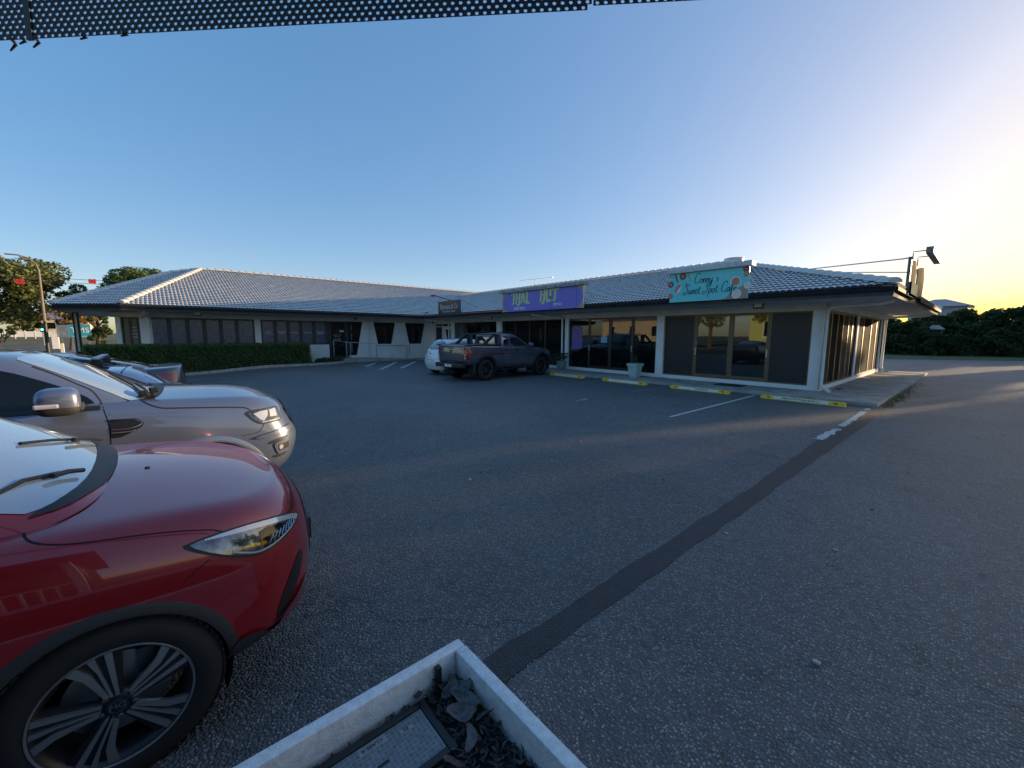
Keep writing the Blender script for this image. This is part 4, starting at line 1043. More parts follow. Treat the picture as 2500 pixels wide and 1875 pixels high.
HAT_G = Shell([
 dict(yf=1.15, yr=-1.76, lf=.35, lr=.28, w=[(-2,.72),(0,.75),(1,.72)], z=.98, er=.6),
 dict(yf=.85, yr=-1.64, lf=.35, lr=.28, w=[(-2,.67),(0,.70),(.8,.67)], z=1.16, er=.6),
 dict(yf=.45, yr=-1.42, lf=.35, lr=.30, w=[(-2,.60),(0,.635),(.3,.61)], z=[(-2,1.40),(.3,1.39)], er=.6),
 dict(yf=.25, yr=-1.30, lf=.35, lr=.30, w=[(-2,.54),(0,.57),(.3,.55)], z=[(-2,1.455),(.2,1.46)], er=.65)],
 [(-1.3,1.47),(-.6,1.52),(.1,1.51),(.25,1.48)], YS, bottom=False)
for cy in (1.22, -1.22): HAT_B.arch(cy, .29, .325)
CARS['hat'] = (hat, HAT_B, HAT_G)
# ------------------------------------------------------------------ body parts of each vehicle
Y45 = frame_at(45)
def ell(mb, c, r, n=12, m=8, mi=0, M_=None):
    V = []; 
    for i in range(m+1):
        t = PI*i/m
        for k in range(n):
            p = 2*PI*k/n; q = Vector((c[0]+r[0]*math.sin(t)*math.cos(p), c[1]+r[1]*math.sin(t)*math.sin(p), c[2]+r[2]*math.cos(t))); V.append(q)
    F = [(i*n+k, i*n+(k+1) % n, (i+1)*n+(k+1) % n, (i+1)*n+k) for i in range(m) for k in range(n)]
    return mb.add(V, F, mi)
def mirror_cap(parent, x0, x1, y0, y1, z0, z1, m, side=1):
    """rounded door mirror: flat behind, domed in front, a dark lower third"""
    mb = MB(); nu, nv = 28, 18; V = []
    def sg(v, e): return math.copysign(abs(v)**e, v)
    for i in range(nv+1):
        t = -PI/2+PI*i/nv
        for k in range(nu):
            p = 2*PI*k/nu; cx = sg(math.cos(p), .55)*sg(math.cos(t), .5); cy = sg(math.sin(p), .75)*sg(math.cos(t), .5); cz = sg(math.sin(t), .62)
            out = (cx+1)/2
            zz = cz*(.86+.14*out) if cz < 0 else cz*(.80+.20*(1-abs(out-.45)))
            yy = cy*(.80+.20*out)-(.10*out)
            V.append((side*((x0+x1)/2+cx*(x1-x0)/2), (y0+y1)/2+yy*(y1-y0)/2, (z0+z1)/2+zz*(z1-z0)/2))
    F = [(i*nu+k, i*nu+(k+1) % nu, (i+1)*nu+(k+1) % nu, (i+1)*nu+k) for i in range(nv) for k in range(nu)]
    zc = z0+(z1-z0)*.30
    up = [f for f in F if sum(V[i][2] for i in f)/4 >= zc]; lo = [f for f in F if sum(V[i][2] for i in f)/4 < zc]
    mb.add(V, up, 0); mb.f += lo; mb.m += [1]*len(lo)
    return mb.build('side_mirror', [m, M['trim']], parent, local=True, smooth='all')

def common(key, pm, glass='carglass', under=.30):
    c, b, g = CARS[key]
    body = b.build('body', M[pm], c); 
    cab = g.build('cabin', M[pm], c)
    return c, b, g, body, cab

# ======== red SUV
c, b, g, body, cab = common('red', 'p_red')
rim_l, tyre_r = .228, .334
for sx in ('right', 'left'):
    for cy in (1.292, -1.292):
        wheel(c, .885, cy, tyre_r, rim_l, .21, sx, 'twin', steer=R(0))
        liner(cy, .334, .366, .86, .55, M['black'], c, sx)
        flare(b, cy, .334, .352, .400, sx, M['trim'], c, a0=-8, a1=190, off=.012)
for w_ in [o for o in bpy.data.objects if o.parent == c and o.name.startswith('wheel') and o.type == 'EMPTY' and not o.name.startswith('wheel_')]:
    q = MB(); P8 = [(.026*math.cos(PI/8+k*PI/4), .026*math.sin(PI/8+k*PI/4)) for k in range(8)]; P6 = [(.0235*math.cos(PI/8+k*PI/4), .0235*math.sin(PI/8+k*PI/4)) for k in range(8)]
    q.add([(-.0072, a, e) for a, e in P8]+[(-.0072, a, e) for a, e in P6], [(k, (k+1) % 8, 8+(k+1) % 8, 8+k) for k in range(8)]); q.build('emblem_ring', M['chrome'], w_, local=True, fixn=False)
    text('MG', (-.0070, 0, 0), (0,1,0), (0,0,1), M['chrome'], 'emblem_lettering', w_, .030, offset=.0004)
hl = patch(b, 'headlight', [(.460,.880),(.497,.888),(.584,.892),(.696,.882),(.866,.844),(1.000,.797),(1.008,.780),(.956,.763),(.9,.756),(.845,.752),(.785,.745),(.729,.740),(.678,.738),(.643,.744),(.577,.775),(.50,.832)], Y45, M['black'], c, off=.003, cell=.03, it=1)
patch(b, 'lens', [(.478,.876),(.505,.883),(.584,.886),(.696,.876),(.866,.838),(.990,.793),(.945,.770),(.84,.759),(.74,.748),(.68,.746),(.62,.765),(.54,.812)], Y45, M['lens'], hl, off=.0055, cell=.03, it=1)
patch(b, 'light_strip', [(.50,.882),(.60,.885),(.70,.874),(.86,.838),(.985,.795),(.975,.783),(.94,.778),(.93,.792),(.85,.818),(.70,.852),(.60,.868)], Y45, M['clearlens'], hl, off=.0075, cell=.03, it=1)
patch(b, 'projector', [(.70,.845),(.84,.813),(.905,.79),(.88,.772),(.80,.760),(.72,.754),(.688,.765),(.69,.80)], Y45, M['blackglass'], hl, off=.0078, cell=.03, it=1)
strip(b, 'trim_line', [(.585,.80),(.62,.778),(.67,.757),(.74,.756),(.84,.768),(.90,.776),(.925,.79)], Y45, M['clearlens'], hl, w=.007, off=.009)
mb = MB()
for k in range(7):
    a = .72+k*.026; f, d = Y45; h0 = b.cast(f(a, .765+k*.002), d); h1 = b.cast(f(a+.035, .795+k*.001), d)
    if h0[0] and h1[0]: mb.bar(h0[0]+h0[1]*.009, h1[0]+h1[1]*.009, .003)
if mb.v: mb.build('reflector_ribs', M['chrome'], hl, local=True)['kind'] = 'stuff'
patch(b, 'air_curtain', [(.95,.615),(.90,.535),(.86,.480),(.80,.425),(.745,.375),(.728,.395),(.740,.460),(.785,.530),(.84,.590),(.905,.635)], Y45, M['grille'], c, off=.003, cell=.03, it=1)
patch(b, 'bumper_blade', [(.735,.352),(.755,.385),(.82,.425),(.92,.448),(1.05,.44),(1.04,.405),(.92,.375),(.82,.345),(.76,.335)], Y45, M['p_red'], c, off=.018, cell=.03, it=2)
for fr, a in (('front', 0),):
    patch(b, 'grille', [(-.52,.70),(-.40,.78),(0,.81),(.40,.78),(.52,.70),(.46,.48),(.30,.42),(-.30,.42),(-.46,.48)], 'front', M['grille'], c, off=.003, it=1)
    patch(b, 'number_plate', [(-.19,.46),(.19,.46),(.19,.57),(-.19,.57)], 'front', M['plate'], c, off=.03, it=0)
mb = MB(); mb.box(-.205,.205,2.115,2.155,.45,.58); mb.build('plate_holder', M['black'], c, local=True)
strip(b, 'panel_gap', [(1.603,.80),(1.56,.775),(1.513,.741)], 'right', M['seam'], c, w=.004)
strip(b, 'panel_gap', [(1.05,1.06),(1.081,1.040),(1.114,1.018),(1.146,1.004),(1.195,.990),(1.267,.977),(1.384,.961),(1.491,.942),(1.584,.919),(1.632,.903),(1.667,.882)], 'right', M['seam'], c, w=.004, off=.001)
strip(b, 'panel_gap', [(-.64,1.95),(-.59,1.975),(-.46,2.005),(-.25,2.022),(0,2.028),(.25,2.022),(.46,2.005),(.585,1.975),(.64,1.95)], 'top', M['seam'], c, w=.008)
# lower cladding
cl = [(-.70,.18),(.57,.18),(.66,.20),(.80,.22),(.93,.24),(1.06,.26),(1.10,.30),(1.05,.395),(.95,.355),(.80,.318),(.72,.322),(.66,.385),(.575,.400),(.545,.33)]
patch(b, 'bumper_skirt', [(.555,.262),(.66,.262),(.80,.262),(1.30,.268),(1.50,.27),(1.50,.325),(1.30,.33),(1.10,.345),(.97,.345),(.84,.335),(.74,.335),(.69,.355),(.645,.395),(.575,.402),(.555,.35)], Y45, M['trim'], c, off=.010, cell=.03, it=1)
patch(b, 'side_skirt', [(-.93,.19),(.93,.19),(.95,.33),(-.95,.33)], 'right', M['trim'], c, off=.010, it=0)
patch(b, 'side_skirt', [(-.93,.19),(.93,.19),(.95,.33),(-.95,.33)], 'left', M['trim'], c, off=.010, it=0)
# glass: windscreen, side windows, cowl
patch([g, b], 'windscreen', [(-.70,1.075),(-.60,1.175),(-.40,1.235),(0,1.26),(.40,1.235),(.60,1.175),(.70,1.075),(.665,.80),(.60,.52),(.52,.36),(.30,.40),(0,.42),(-.30,.40),(-.52,.36),(-.60,.52),(-.665,.80)], 'top', M['screenglass'], c, off=.004, cell=.05, it=1)
cowl = patch([b, g], 'cowl', [(-.74,1.06),(-.66,1.20),(-.45,1.275),(-.1,1.305),(.25,1.295),(.48,1.245),(.62,1.19),(.70,1.10),(.66,1.125),(.58,1.172),(.40,1.218),(.1,1.232),(-.3,1.215),(-.60,1.15),(-.68,1.05)], 'top', M['black'], c, off=.006, cell=.04, it=1)
patch([g, b], 'side_window', [(.60,1.10),(.40,1.32),(.22,1.46),(0,1.535),(-.3,1.55),(-.3,1.12)], 'right', M['carglass2'], c, off=.003, it=1)
patch([g, b], 'side_window', [(-.36,1.12),(-.36,1.55),(-.8,1.54),(-1.25,1.48),(-1.30,1.14)], 'right', M['carglass2'], c, off=.003, it=1)
patch([g, b], 'side_window', [(.60,1.10),(.40,1.32),(.22,1.46),(0,1.535),(-.8,1.55),(-1.3,1.48),(-1.3,1.12)], 'left', M['carglass2'], c, off=.003, it=1)
strip(b, 'panel_gap', [(.62,1.02),(.66,.9),(.68,.7),(.66,.5),(.60,.34)], 'right', M['seam'], c, w=.005)
mirror_cap(c, .80, 1.02, .50, .66, 1.06, 1.22, M['p_red']); mirror_cap(c, .80, 1.02, .50, .66, 1.06, 1.22, M['p_red'], -1)
# wipers
def onscreen(x, y):
    h = g.cast((x, y, 3), (0, 0, -1)); h2 = b.cast((x, y, 3), (0, 0, -1))
    z = max([q[0].z for q in (h, h2) if q[0] is not None]+[0]); n_ = (h if h[0] is not None and h[0].z >= z-1e-6 else h2)[1]
    return Vector((x, y, z)), n_
for pts in ([(.30,1.20),(.36,1.165),(.45,1.13),(.60,1.02)], [(-.45,1.20),(-.35,1.16),(-.2,1.12),(.02,1.02)]):
    mb = MB(); P = []
    for x, y in pts:
        p, n_ = onscreen(x, y); P.append(p+n_*.028)
    mb.tube(P[:3], .011, 6); w_ = mb.build('wiper', M['black'], c, local=True)
    mb = MB(); e0, n0 = onscreen(pts[1][0]-.0, pts[1][1]-.02); e1, n1 = onscreen(pts[3][0]+.06, pts[3][1]-.02)
    mid, nm = onscreen((e0.x+e1.x)/2, (e0.y+e1.y)/2)
    mb.tube([e0+n0*.014, mid+nm*.016, e1+n1*.012], .008, 6); mb.build('wiper_blade', M['black'], w_, local=True)
mb = MB(); p, n_ = onscreen(.10, 1.42); mb.lathe([(.012,.0),(.010,.006),(0,.008)], c=p, n=8); mb.build('washer_jet', M['black'], c, local=True)

# ======== silver-grey four wheel drive
c, b, g, body, cab = common('ford', 'p_grey')
for sx in ('right', 'left'):
    for cy in (1.425, -1.425):
        wheel(c, .90, cy, .385, .235, .24, sx, 'silver'); liner(cy, .43, .47, .88, .5, M['black'], c, sx)
        flare(b, cy, .43, .455, .515, sx, M['p_grey'], c, a0=-5, a1=185, off=.014, lip=.05)
hl = patch(b, 'headlight', [(.590,1.100),(.610,1.120),(.652,1.128),(.721,1.130),(.83,1.130),(.932,1.124),(.91,1.06),(.885,.985),(.757,.984),(.697,.984),(.665,.99),(.640,1.013),(.615,1.052)], Y45, M['black'], c, off=.003, cell=.03, it=1)
patch(b, 'lens', [(.605,1.100),(.655,1.119),(.83,1.122),(.918,1.116),(.875,.996),(.70,.993),(.65,1.015)], Y45, M['lens'], hl, off=.0055, cell=.03, it=1)
patch(b, 'reflector', [(.648,1.093),(.703,1.108),(.770,1.110),(.745,1.057),(.705,1.012),(.68,1.032)], Y45, M['clearlens'], hl, off=.0075, cell=.03, it=0)
patch(b, 'led_block', [(.785,1.108),(.873,1.113),(.845,1.040),(.765,1.045)], Y45, M['clearlens'], hl, off=.0078, cell=.03, it=0)
strip(b, 'trim_line', [(.69,1.002),(.78,1.006),(.87,1.008)], Y45, M['clearlens'], hl, w=.010, off=.008)
strip(b, 'panel_gap', [(.697,.984),(.690,.965),(.668,.930),(.645,.912),(.600,.905),(.541,.903)], Y45, M['seam'], c, w=.005)
patch(b, 'bumper_slot', [(.701,.786),(.727,.808),(.82,.826),(.905,.832),(.90,.818),(.864,.803),(.785,.786),(.72,.774)], Y45, M['black'], c, off=.003, cell=.03, it=1)
ff = patch(b, 'fog_lamp_frame', [(.745,.765),(.764,.782),(.82,.790),(.905,.802),(.905,.70),(.88,.680),(.80,.655),(.775,.672)], Y45, M['p_grey'], c, off=.012, cell=.03, it=1)
patch(b, 'recess', [(.78,.756),(.895,.774),(.895,.708),(.79,.695)], Y45, M['black'], ff, off=.014, cell=.03, it=0)
patch(b, 'fog_lamp', [(.782,.75),(.822,.756),(.824,.714),(.79,.706)], Y45, M['clearlens'], ff, off=.018, cell=.02, it=1)
patch(b, 'bumper_slot', [(.735,.645),(.75,.657),(.82,.652),(.895,.660),(.88,.645),(.833,.634),(.77,.624)], Y45, M['black'], c, off=.003, cell=.03, it=1)
patch(b, 'bumper_ridge', [(.60,.862),(.68,.885),(.78,.905),(.90,.925),(1.02,.93),(1.02,.89),(.90,.868),(.78,.85),(.68,.845)], Y45, M['p_grey'], c, off=.022, cell=.03, it=2)
patch(b, 'grille', [(-.60,1.10),(0,1.13),(.60,1.10),(.62,.90),(.5,.72),(-.5,.72),(-.62,.90)], 'front', M['grille'], c, off=.004, it=1)
strip(b, 'grille_bar', [(-.60,1.04),(0,1.06),(.60,1.04)], 'front', M['chrome'], c, w=.05, off=.02)
strip(b, 'grille_bar', [(-.60,.93),(0,.94),(.60,.93)], 'front', M['chrome'], c, w=.05, off=.02)
strip(b, 'panel_gap', [(1.00,1.312),(1.031,1.285),(1.076,1.256),(1.121,1.234),(1.168,1.221),(1.30,1.208),(1.441,1.194),(1.60,1.178),(1.715,1.162),(1.754,1.152),(1.787,1.130)], 'right', M['seam'], c, w=.010, off=.001)
strip([b, g], 'panel_gap', [(.42,1.60),(.542,1.53),(.66,1.45),(.73,1.40),(.765,1.345),(.788,1.29),(.805,1.22),(.819,1.152),(.824,1.078),(.822,1.004),(.818,.936),(.79,.70),(.74,.52)], 'right', M['seam'], c, w=.008, off=.001)
strip(b, 'panel_gap', [(-.35,1.27),(-.33,1.0),(-.33,.6)], 'right', M['seam'], c, w=.007)
strip(b, 'fender_crease', [(.83,1.215),(1.0,1.205),(1.3,1.185)], 'right', M['p_grey'], c, w=.02, off=.003)
vt = patch(b, 'fender_vent', [(.826,1.170),(.972,1.162),(.999,1.150),(1.030,1.120),(1.012,1.088),(.965,1.065),(.924,1.040),(.879,1.022),(.830,1.022)], 'right', M['grille'], c, off=.004, cell=.03, it=0)
patch(b, 'chrome_blade', [(.830,1.172),(.972,1.165),(1.002,1.152),(1.034,1.119),(1.000,1.132),(.965,1.150),(.832,1.158)], 'right', M['chrome'], vt, off=.010, cell=.03, it=0)
strip(b, 'chrome_line', [(.832,1.090),(.93,1.086),(.99,1.100),(1.020,1.118)], 'right', M['chrome'], vt, w=.009, off=.009)
strip(b, 'chrome_line', [(.832,1.065),(.93,1.062),(.975,1.072)], 'right', M['steel'], vt, w=.005, off=.009)
patch([g, b], 'windscreen', [(-.79,1.00),(-.60,1.10),(0,1.125),(.60,1.10),(.79,1.00),(.745,.86),(.715,.72),(.67,.56),(.62,.40),(.585,.32),(.30,.355),(0,.37),(-.30,.355),(-.585,.32),(-.67,.56),(-.745,.86)], 'top', M['screenglass'], c, off=.004, cell=.05, it=1)
patch([g, b], 'cowl', [(-.72,1.07),(0,1.19),(.55,1.15),(.74,1.085),(.74,1.06),(.60,1.09),(0,1.11),(-.72,1.03)], 'top', M['black'], c, off=.006, cell=.05, it=1)
patch([g, b], 'side_window', [(.755,1.285),(.72,1.34),(.66,1.385),(.575,1.44),(.46,1.50),(.30,1.575),(.10,1.625),(-.32,1.64),(-.32,1.275),(.2,1.282)], 'right', M['carglass2'], c, off=.004, it=1)
strip([g, b], 'window_trim', [(.78,1.262),(.3,1.27),(-.3,1.265),(-.9,1.26)], 'right', M['black'], c, w=.03, off=.006)
patch([g, b], 'side_window', [(-.40,1.28),(-.40,1.64),(-1.1,1.63),(-1.2,1.30)], 'right', M['carglass2'], c, off=.004, it=1)
patch([g, b], 'side_window', [(-1.28,1.30),(-1.2,1.62),(-1.9,1.58),(-2.0,1.34)], 'right', M['carglass2'], c, off=.004, it=1)
patch([g, b], 'side_window', [(.74,1.28),(.3,1.575),(-1.9,1.6),(-1.9,1.30)], 'left', M['carglass2'], c, off=.004, it=1)
mm = mirror_cap(c, .96, 1.17, .47, .72, 1.255, 1.465, M['p_grey']); mirror_cap(c, .96, 1.17, .47, .72, 1.255, 1.465, M['p_grey'], -1)
ind = MB(); ind.bbox(1.135, 1.178, .475, .60, 1.325, 1.358, .012); ind.build('indicator', M['clearlens'], mm, local=True)
ar = MB(); ar.bbox(.86, 1.0, .56, .70, 1.27, 1.33, .02); ar.bbox(.86, 1.0, -.7, -.56, 0, .001, .0001) if False else None; ar.build('mirror_arm', M['trim'], mm, local=True)
# rubber-capped object at the foot of the windscreen (folded wiper end) and snorkel-side wiper
def onf(x, y):
    h = g.cast((x, y, 3), (0, 0, -1)); h2 = b.cast((x, y, 3), (0, 0, -1)); z = max([q[0].z for q in (h, h2) if q[0] is not None]+[0]); return Vector((x, y, z))
mb = MB(); mb.tube([onf(.25,.98)+Vector((0,0,.03)), onf(.45,1.05)+Vector((0,0,.035)), onf(.62,1.06)+Vector((0,0,.05))], .010, 6)
mb.tube([onf(.02,.80)+Vector((0,0,.02)), onf(.35,.96)+Vector((0,0,.02)), onf(.6,1.03)+Vector((0,0,.025))], .009, 6); mb.build('wiper', M['black'], c, local=True)
rg_ = random.Random(4); mb = MB(); o_ = onf(.66, 1.07)
for k in range(9):
    a = o_+Vector((rg_.uniform(-.05,.05), rg_.uniform(-.04,.06), rg_.uniform(0,.08))); mb.bbox(a.x-.03,a.x+.03,a.y-.03,a.y+.03,a.z-.015,a.z+.02,.008)
mb.build('wiper_pivot_cover', M['black'], c, local=True)
roof_r = MB().tube([(.62,.1,1.76),(.62,-.2,1.80),(.62,-1.8,1.80),(.62,-2.0,1.77)], .015, 6); roof_r.build('roof_rail', M['black'], c, local=True)

# ======== silver wagon
c, b, g, body, cab = common('wag', 'p_silver')
for sx in ('right', 'left'):
    for cy in (1.33, -1.33):
        wheel(c, .87, cy, .32, .21, .2, sx, 'silver'); liner(cy, .32, .36, .85, .5, M['black'], c, sx)
patch([g, b], 'rear_window', [(-.58,.99),(-.62,1.03),(-.53,1.30),(-.48,1.335),(.48,1.335),(.53,1.30),(.62,1.03),(.58,.99)], 'rear', M['screenglass'], c, off=.004, it=1)
for s_ in ('left', 'right'):
    patch([g, b], 'side_window', [(.80,1.04),(.30,1.34),(.0,1.38),(-.7,1.37),(-1.0,1.30),(-1.1,1.18),(-.9,1.08)], s_, M['carglass2'], c, off=.004, it=1)
    patch([b], 'tail_light', [(-1.95,.98),(-2.20,.95),(-2.28,.80),(-2.05,.82)], s_, M['redlens'], c, off=.004, it=1)
strip([g, b], 'panel_gap', [(-.62,-1.56),(0,-1.60),(.62,-1.56)], 'top', M['seam'], c, w=.012)
for s_ in (1, -1):
    MB().tube([(s_*.58,.0,1.455),(s_*.585,-.3,1.50),(s_*.585,-1.2,1.49),(s_*.57,-1.45,1.445)], .014, 6).build('roof_rail', M['black'], c, local=True)
rb = empty('roof_rack_bar', (0,0,0), label='silver aero roof rack bar with black feet on the silver wagon', cat='roof rack')
rb.location = world_loc(c); rb.rotation_euler = c.rotation_euler
yb = -1.34
rb_ = MB(); rb_.bbox(-.66,.66,yb-.04,yb+.04,1.555,1.585,.01); rb_.build('bar', M['steel'], rb, local=True, smooth=True)
for s_ in (1, -1):
    ft = MB(); ft.bbox(s_*.50,s_*.64,yb-.06,yb+.06,1.46,1.555,.02); ft.build('foot', M['black'], rb, local=True, smooth=True)

# ======== dark sedan
c, b, g, body, cab = common('sed', 'p_dark')
for sx in ('right', 'left'):
    for cy in (1.38, -1.38):
        wheel(c, .88, cy, .33, .22, .2, sx, 'silver'); liner(cy, .33, .365, .86, .5, M['black'], c, sx)
patch([g, b], 'rear_window', [(-.55,-1.85),(.55,-1.85),(.50,-1.10),(-.50,-1.10)], 'top', M['carglass'], c, off=.004, it=1)
patch([g, b], 'windscreen', [(-.60,1.05),(.60,1.05),(.50,.32),(-.50,.32)], 'top', M['screenglass'], c, off=.004, it=1)
for s_ in ('left', 'right'):
    patch([g, b], 'side_window', [(.80,1.08),(.35,1.38),(.0,1.475),(-.6,1.495),(-1.1,1.44),(-1.70,1.30),(-1.2,1.235),(-.2,1.14)], s_, M['carglass2'], c, off=.004, it=1)
    strip([g, b], 'window_chrome', [(.80,1.10),(.35,1.405),(.0,1.50),(-.6,1.52),(-1.1,1.465),(-1.75,1.315)], s_, M['chrome'], c, w=.03, off=.008)
for sg in (1, -1):
    fr = frame_at(-45 if sg > 0 else -135)
    q = (lambda a: a)
    t = patch(b, 'tail_light', [(-1.0*1,1.17),(-.90,1.19),(-.62,1.16),(-.58,1.06),(-.75,1.02),(-.95,1.06)] if sg > 0 else [(1.0,1.17),(.90,1.19),(.62,1.16),(.58,1.06),(.75,1.02),(.95,1.06)], (lambda f_: f_)(fr), M['redlens'], c, off=.006, cell=.04, it=1)
strip(b, 'bumper_gap', [(-2.10,.80),(-2.3,.83)], 'left', M['seam'], c, w=.01)
MB().bbox(-.8,.8,-2.46,-2.30,.38,.46,.03).build('rear_lip', M['black'], c, local=True, smooth=True)

# ======== ute
c, b, g, body, cab = common('ute', 'p_ute')
c.location = (-12.955, 10.53, 0); c.rotation_euler = (0, 0, R(5.0))
for sx in ('right', 'left'):
    for cy in (1.59, -1.56):
        wheel(c, .93, cy, .40, .235, .25, sx, 'black'); liner(cy, .40, .47, .90, .45, M['black'], c, sx)
        flare(b, cy, .40, .46, .585, sx, M['black'], c, a0=-14, a1=194, off=.045, lip=.08, sq=.02)
patch([g, b], 'side_window', [(-.62,1.30),(-.66,1.58),(-.60,1.625),(-.30,1.63),(-.26,1.30)], 'right', M['carglass'], c, off=.004, it=1)
patch([g, b], 'side_window', [(-.17,1.28),(-.17,1.625),(.12,1.61),(.40,1.51),(.60,1.38),(.74,1.26),(.74,1.22)], 'right', M['carglass'], c, off=.004, it=1)
patch([g, b], 'side_window', [(-.66,1.30),(-.66,1.62),(.12,1.61),(.60,1.38),(.74,1.24)], 'left', M['carglass'], c, off=.004, it=1)
patch([g, b], 'windscreen', [(-.74,.96),(0,1.10),(.74,.96),(.62,.42),(.54,.30),(-.54,.30),(-.62,.42)], 'top', M['screenglass'], c, off=.004, it=1)
patch([g, b], 'rear_window', [(-.55,1.36),(.55,1.36),(.50,1.64),(-.50,1.64)], 'rear', M['carglass'], c, off=.006, it=1)
for pts in ([(-.74,1.62),(-.76,1.45),(-.78,1.25),(-.76,1.05),(-.66,.80),(-.60,.50)], [(-.215,1.63),(-.21,1.25),(-.215,.9),(-.19,.5)], [(.80,1.20),(.83,1.0),(.80,.7),(.72,.5)], [(-.60,.50),(.72,.50)], [(-.80,1.28),(-.82,1.0),(-.84,.62)]):
    strip([b, g], 'panel_gap', pts, 'right', M['seam'], c, w=.012, off=.002)
strip([b, g], 'shoulder_line', [(-2.3,1.245),(-1.5,1.21),(-.6,1.15),(.6,1.10),(1.2,1.08)], 'right', M['seam'], c, w=.006, off=.002)
for yy in (-.62, .0):
    MB().bbox(.925,.965,yy,yy+.19,1.095,1.125,.012).bbox(.915,.94,yy+.02,yy+.17,1.075,1.14,.01).build('door_handle', M['black'], c, local=True, smooth=True)
mirror_cap(c, .86, 1.10, .74, .92, 1.18, 1.38, M['p_ute']); mirror_cap(c, .86, 1.10, .74, .92, 1.18, 1.38, M['p_ute'], -1)
MB().bbox(.86,.98,-.95,1.05,.36,.40,.015).build('side_step', M['black'], c, local=True, smooth=True)
MB().bbox(-.98,-.86,-.95,1.05,.36,.40,.015).build('side_step', M['black'], c, local=True, smooth=True)
# tub: rim, opening, tailgate, tail lights, rear bumper with plate, sports bar
MB().box(-.80,.80,-2.36,-.82,.70,.74).build('tub_floor', M['black'], c, local=True)
for s_ in (1, -1): MB().bbox(s_*.80,s_*.915,-2.42,-.76,1.29,1.335,.012).build('tub_rail', M['black'], c, local=True)
MB().bbox(-.80,.80,-2.40,-.78,1.305,1.325,.008).build('tub_cover', M['black'], c, local=True)
tg = patch(b, 'tailgate', [(-.68,.76),(.68,.76),(.70,1.29),(-.70,1.29)], 'rear', M['p_ute'], c, off=.014, cell=.08, it=0)
strip(b, 'panel_gap', [(-.70,1.30),(-.69,.745)], 'rear', M['seam'], c, w=.014, off=.004, spline=False); strip(b, 'panel_gap', [(.70,1.30),(.69,.745)], 'rear', M['seam'], c, w=.014, off=.004, spline=False); strip(b, 'panel_gap', [(-.70,.745),(.70,.745)], 'rear', M['seam'], c, w=.014, off=.004, spline=False)
MB().bbox(-.62,.62,-2.475,-2.455,1.235,1.275,.008).build('tailgate_ridge', M['p_ute'], tg, local=True)
MB().bbox(-.12,.12,-2.468,-2.452,1.175,1.215,.006).build('tailgate_handle', M['black'], tg, local=True)
em = MB()      # winged emblem
for s_ in (1, -1):
    em.add([(s_*.0,-2.478,1.10),(s_*.10,-2.478,1.15),(s_*.095,-2.478,1.10),(s_*.045,-2.478,1.07),(s_*.0,-2.478,1.065)], [(0,1,2,3,4)])
    em.add([(s_*.01,-2.478,1.055),(s_*.05,-2.478,1.06),(s_*.035,-2.478,1.02),(s_*.01,-2.478,1.0)], [(0,1,2,3)])
em.build('emblem', M['chrome'], tg, local=True)
for sg in (1, -1):
    sd = 'right' if sg > 0 else 'left'
    t = patch(b, 'tail_light', [(sg*.70,1.20),(sg*.905,1.20),(sg*.93,1.0),(sg*.90,.80),(sg*.71,.80)], 'rear', M['redlens'], c, off=.012, cell=.05, it=0)
    patch(b, 'tail_light_side', [(-2.44,1.20),(-2.26,1.20),(-2.28,1.02),(-2.34,.82),(-2.44,.79)], sd, M['redlens'], t, off=.012, cell=.05, it=0)
    patch(b, 'reverse_lamp', [(sg*.72,.985),(sg*.79,.985),(sg*.79,.93),(sg*.72,.93)], 'rear', M['clearlens'], t, off=.016, it=0)
    patch(b, 'reverse_lamp', [(sg*.72,.90),(sg*.79,.90),(sg*.79,.815),(sg*.72,.815)], 'rear', M['clearlens'], t, off=.016, it=0)
    patch(b, 'indicator', [(sg*.72,1.15),(sg*.78,1.15),(sg*.78,1.08),(sg*.72,1.08)], 'rear', mat('amber_lens_%d' % (sg+1), (.5,.16,.03), .2, coat=1), t, off=.016, it=0)
    patch(b, 'rear_quarter_bumper', [(-2.44,.50),(-2.22,.52),(-2.18,.72),(-2.44,.76)], sd, M['p_ute'], c, off=.012, it=0)
MB().bbox(-.80,.80,-2.60,-2.40,.50,.66,.03).build('rear_bumper', M['black'], c, local=True, smooth=True)
MB().bbox(-.04,.04,-2.72,-2.4,.40,.47,.01).tube([(0,-2.68,.47),(0,-2.68,.53)], .02, 10).build('tow_bar', M['black'], c, local=True, smooth=True)
pl = MB().box(-.19,.19,-2.612,-2.602,.52,.62).build('number_plate', M['plate'], c, local=True)
text('874', (0,-2.614,.57), (1,0,0), (0,0,1), M['navy'], 'plate_lettering', pl, .075)
# sports bar: sail panels and hoops
for s_ in (1, -1):
    x0, x1 = s_*.80, s_*.87
    sb = MB(); sb.prism([(-.80,1.33),(-.80,1.70),(-1.00,1.72),(-1.12,1.70),(-1.62,1.36),(-1.60,1.33),(-1.48,1.33),(-1.10,1.62),(-1.02,1.62),(-1.0,1.33)], 'x', x0*.97, x1*.97)
    sb.build('sports_bar', M['black'], c, local=True)
    MB().prism([(-.76,1.33),(-.76,1.70),(-.92,1.69),(-.94,1.33)], 'x', s_*.775, s_*.86).build('sail_panel', M['p_ute'], c, local=True)
MB().bbox(-.84,.84,-1.12,-.98,1.68,1.73,.02).build('sports_bar_hoop', M['black'], c, local=True)
for s_ in (1, -1):
    MB().tube([(s_*.60,.15,1.76),(s_*.61,-.05,1.80),(s_*.61,-.55,1.79),(s_*.60,-.68,1.75)], .014, 6).build('roof_rail', M['black'], c, local=True)
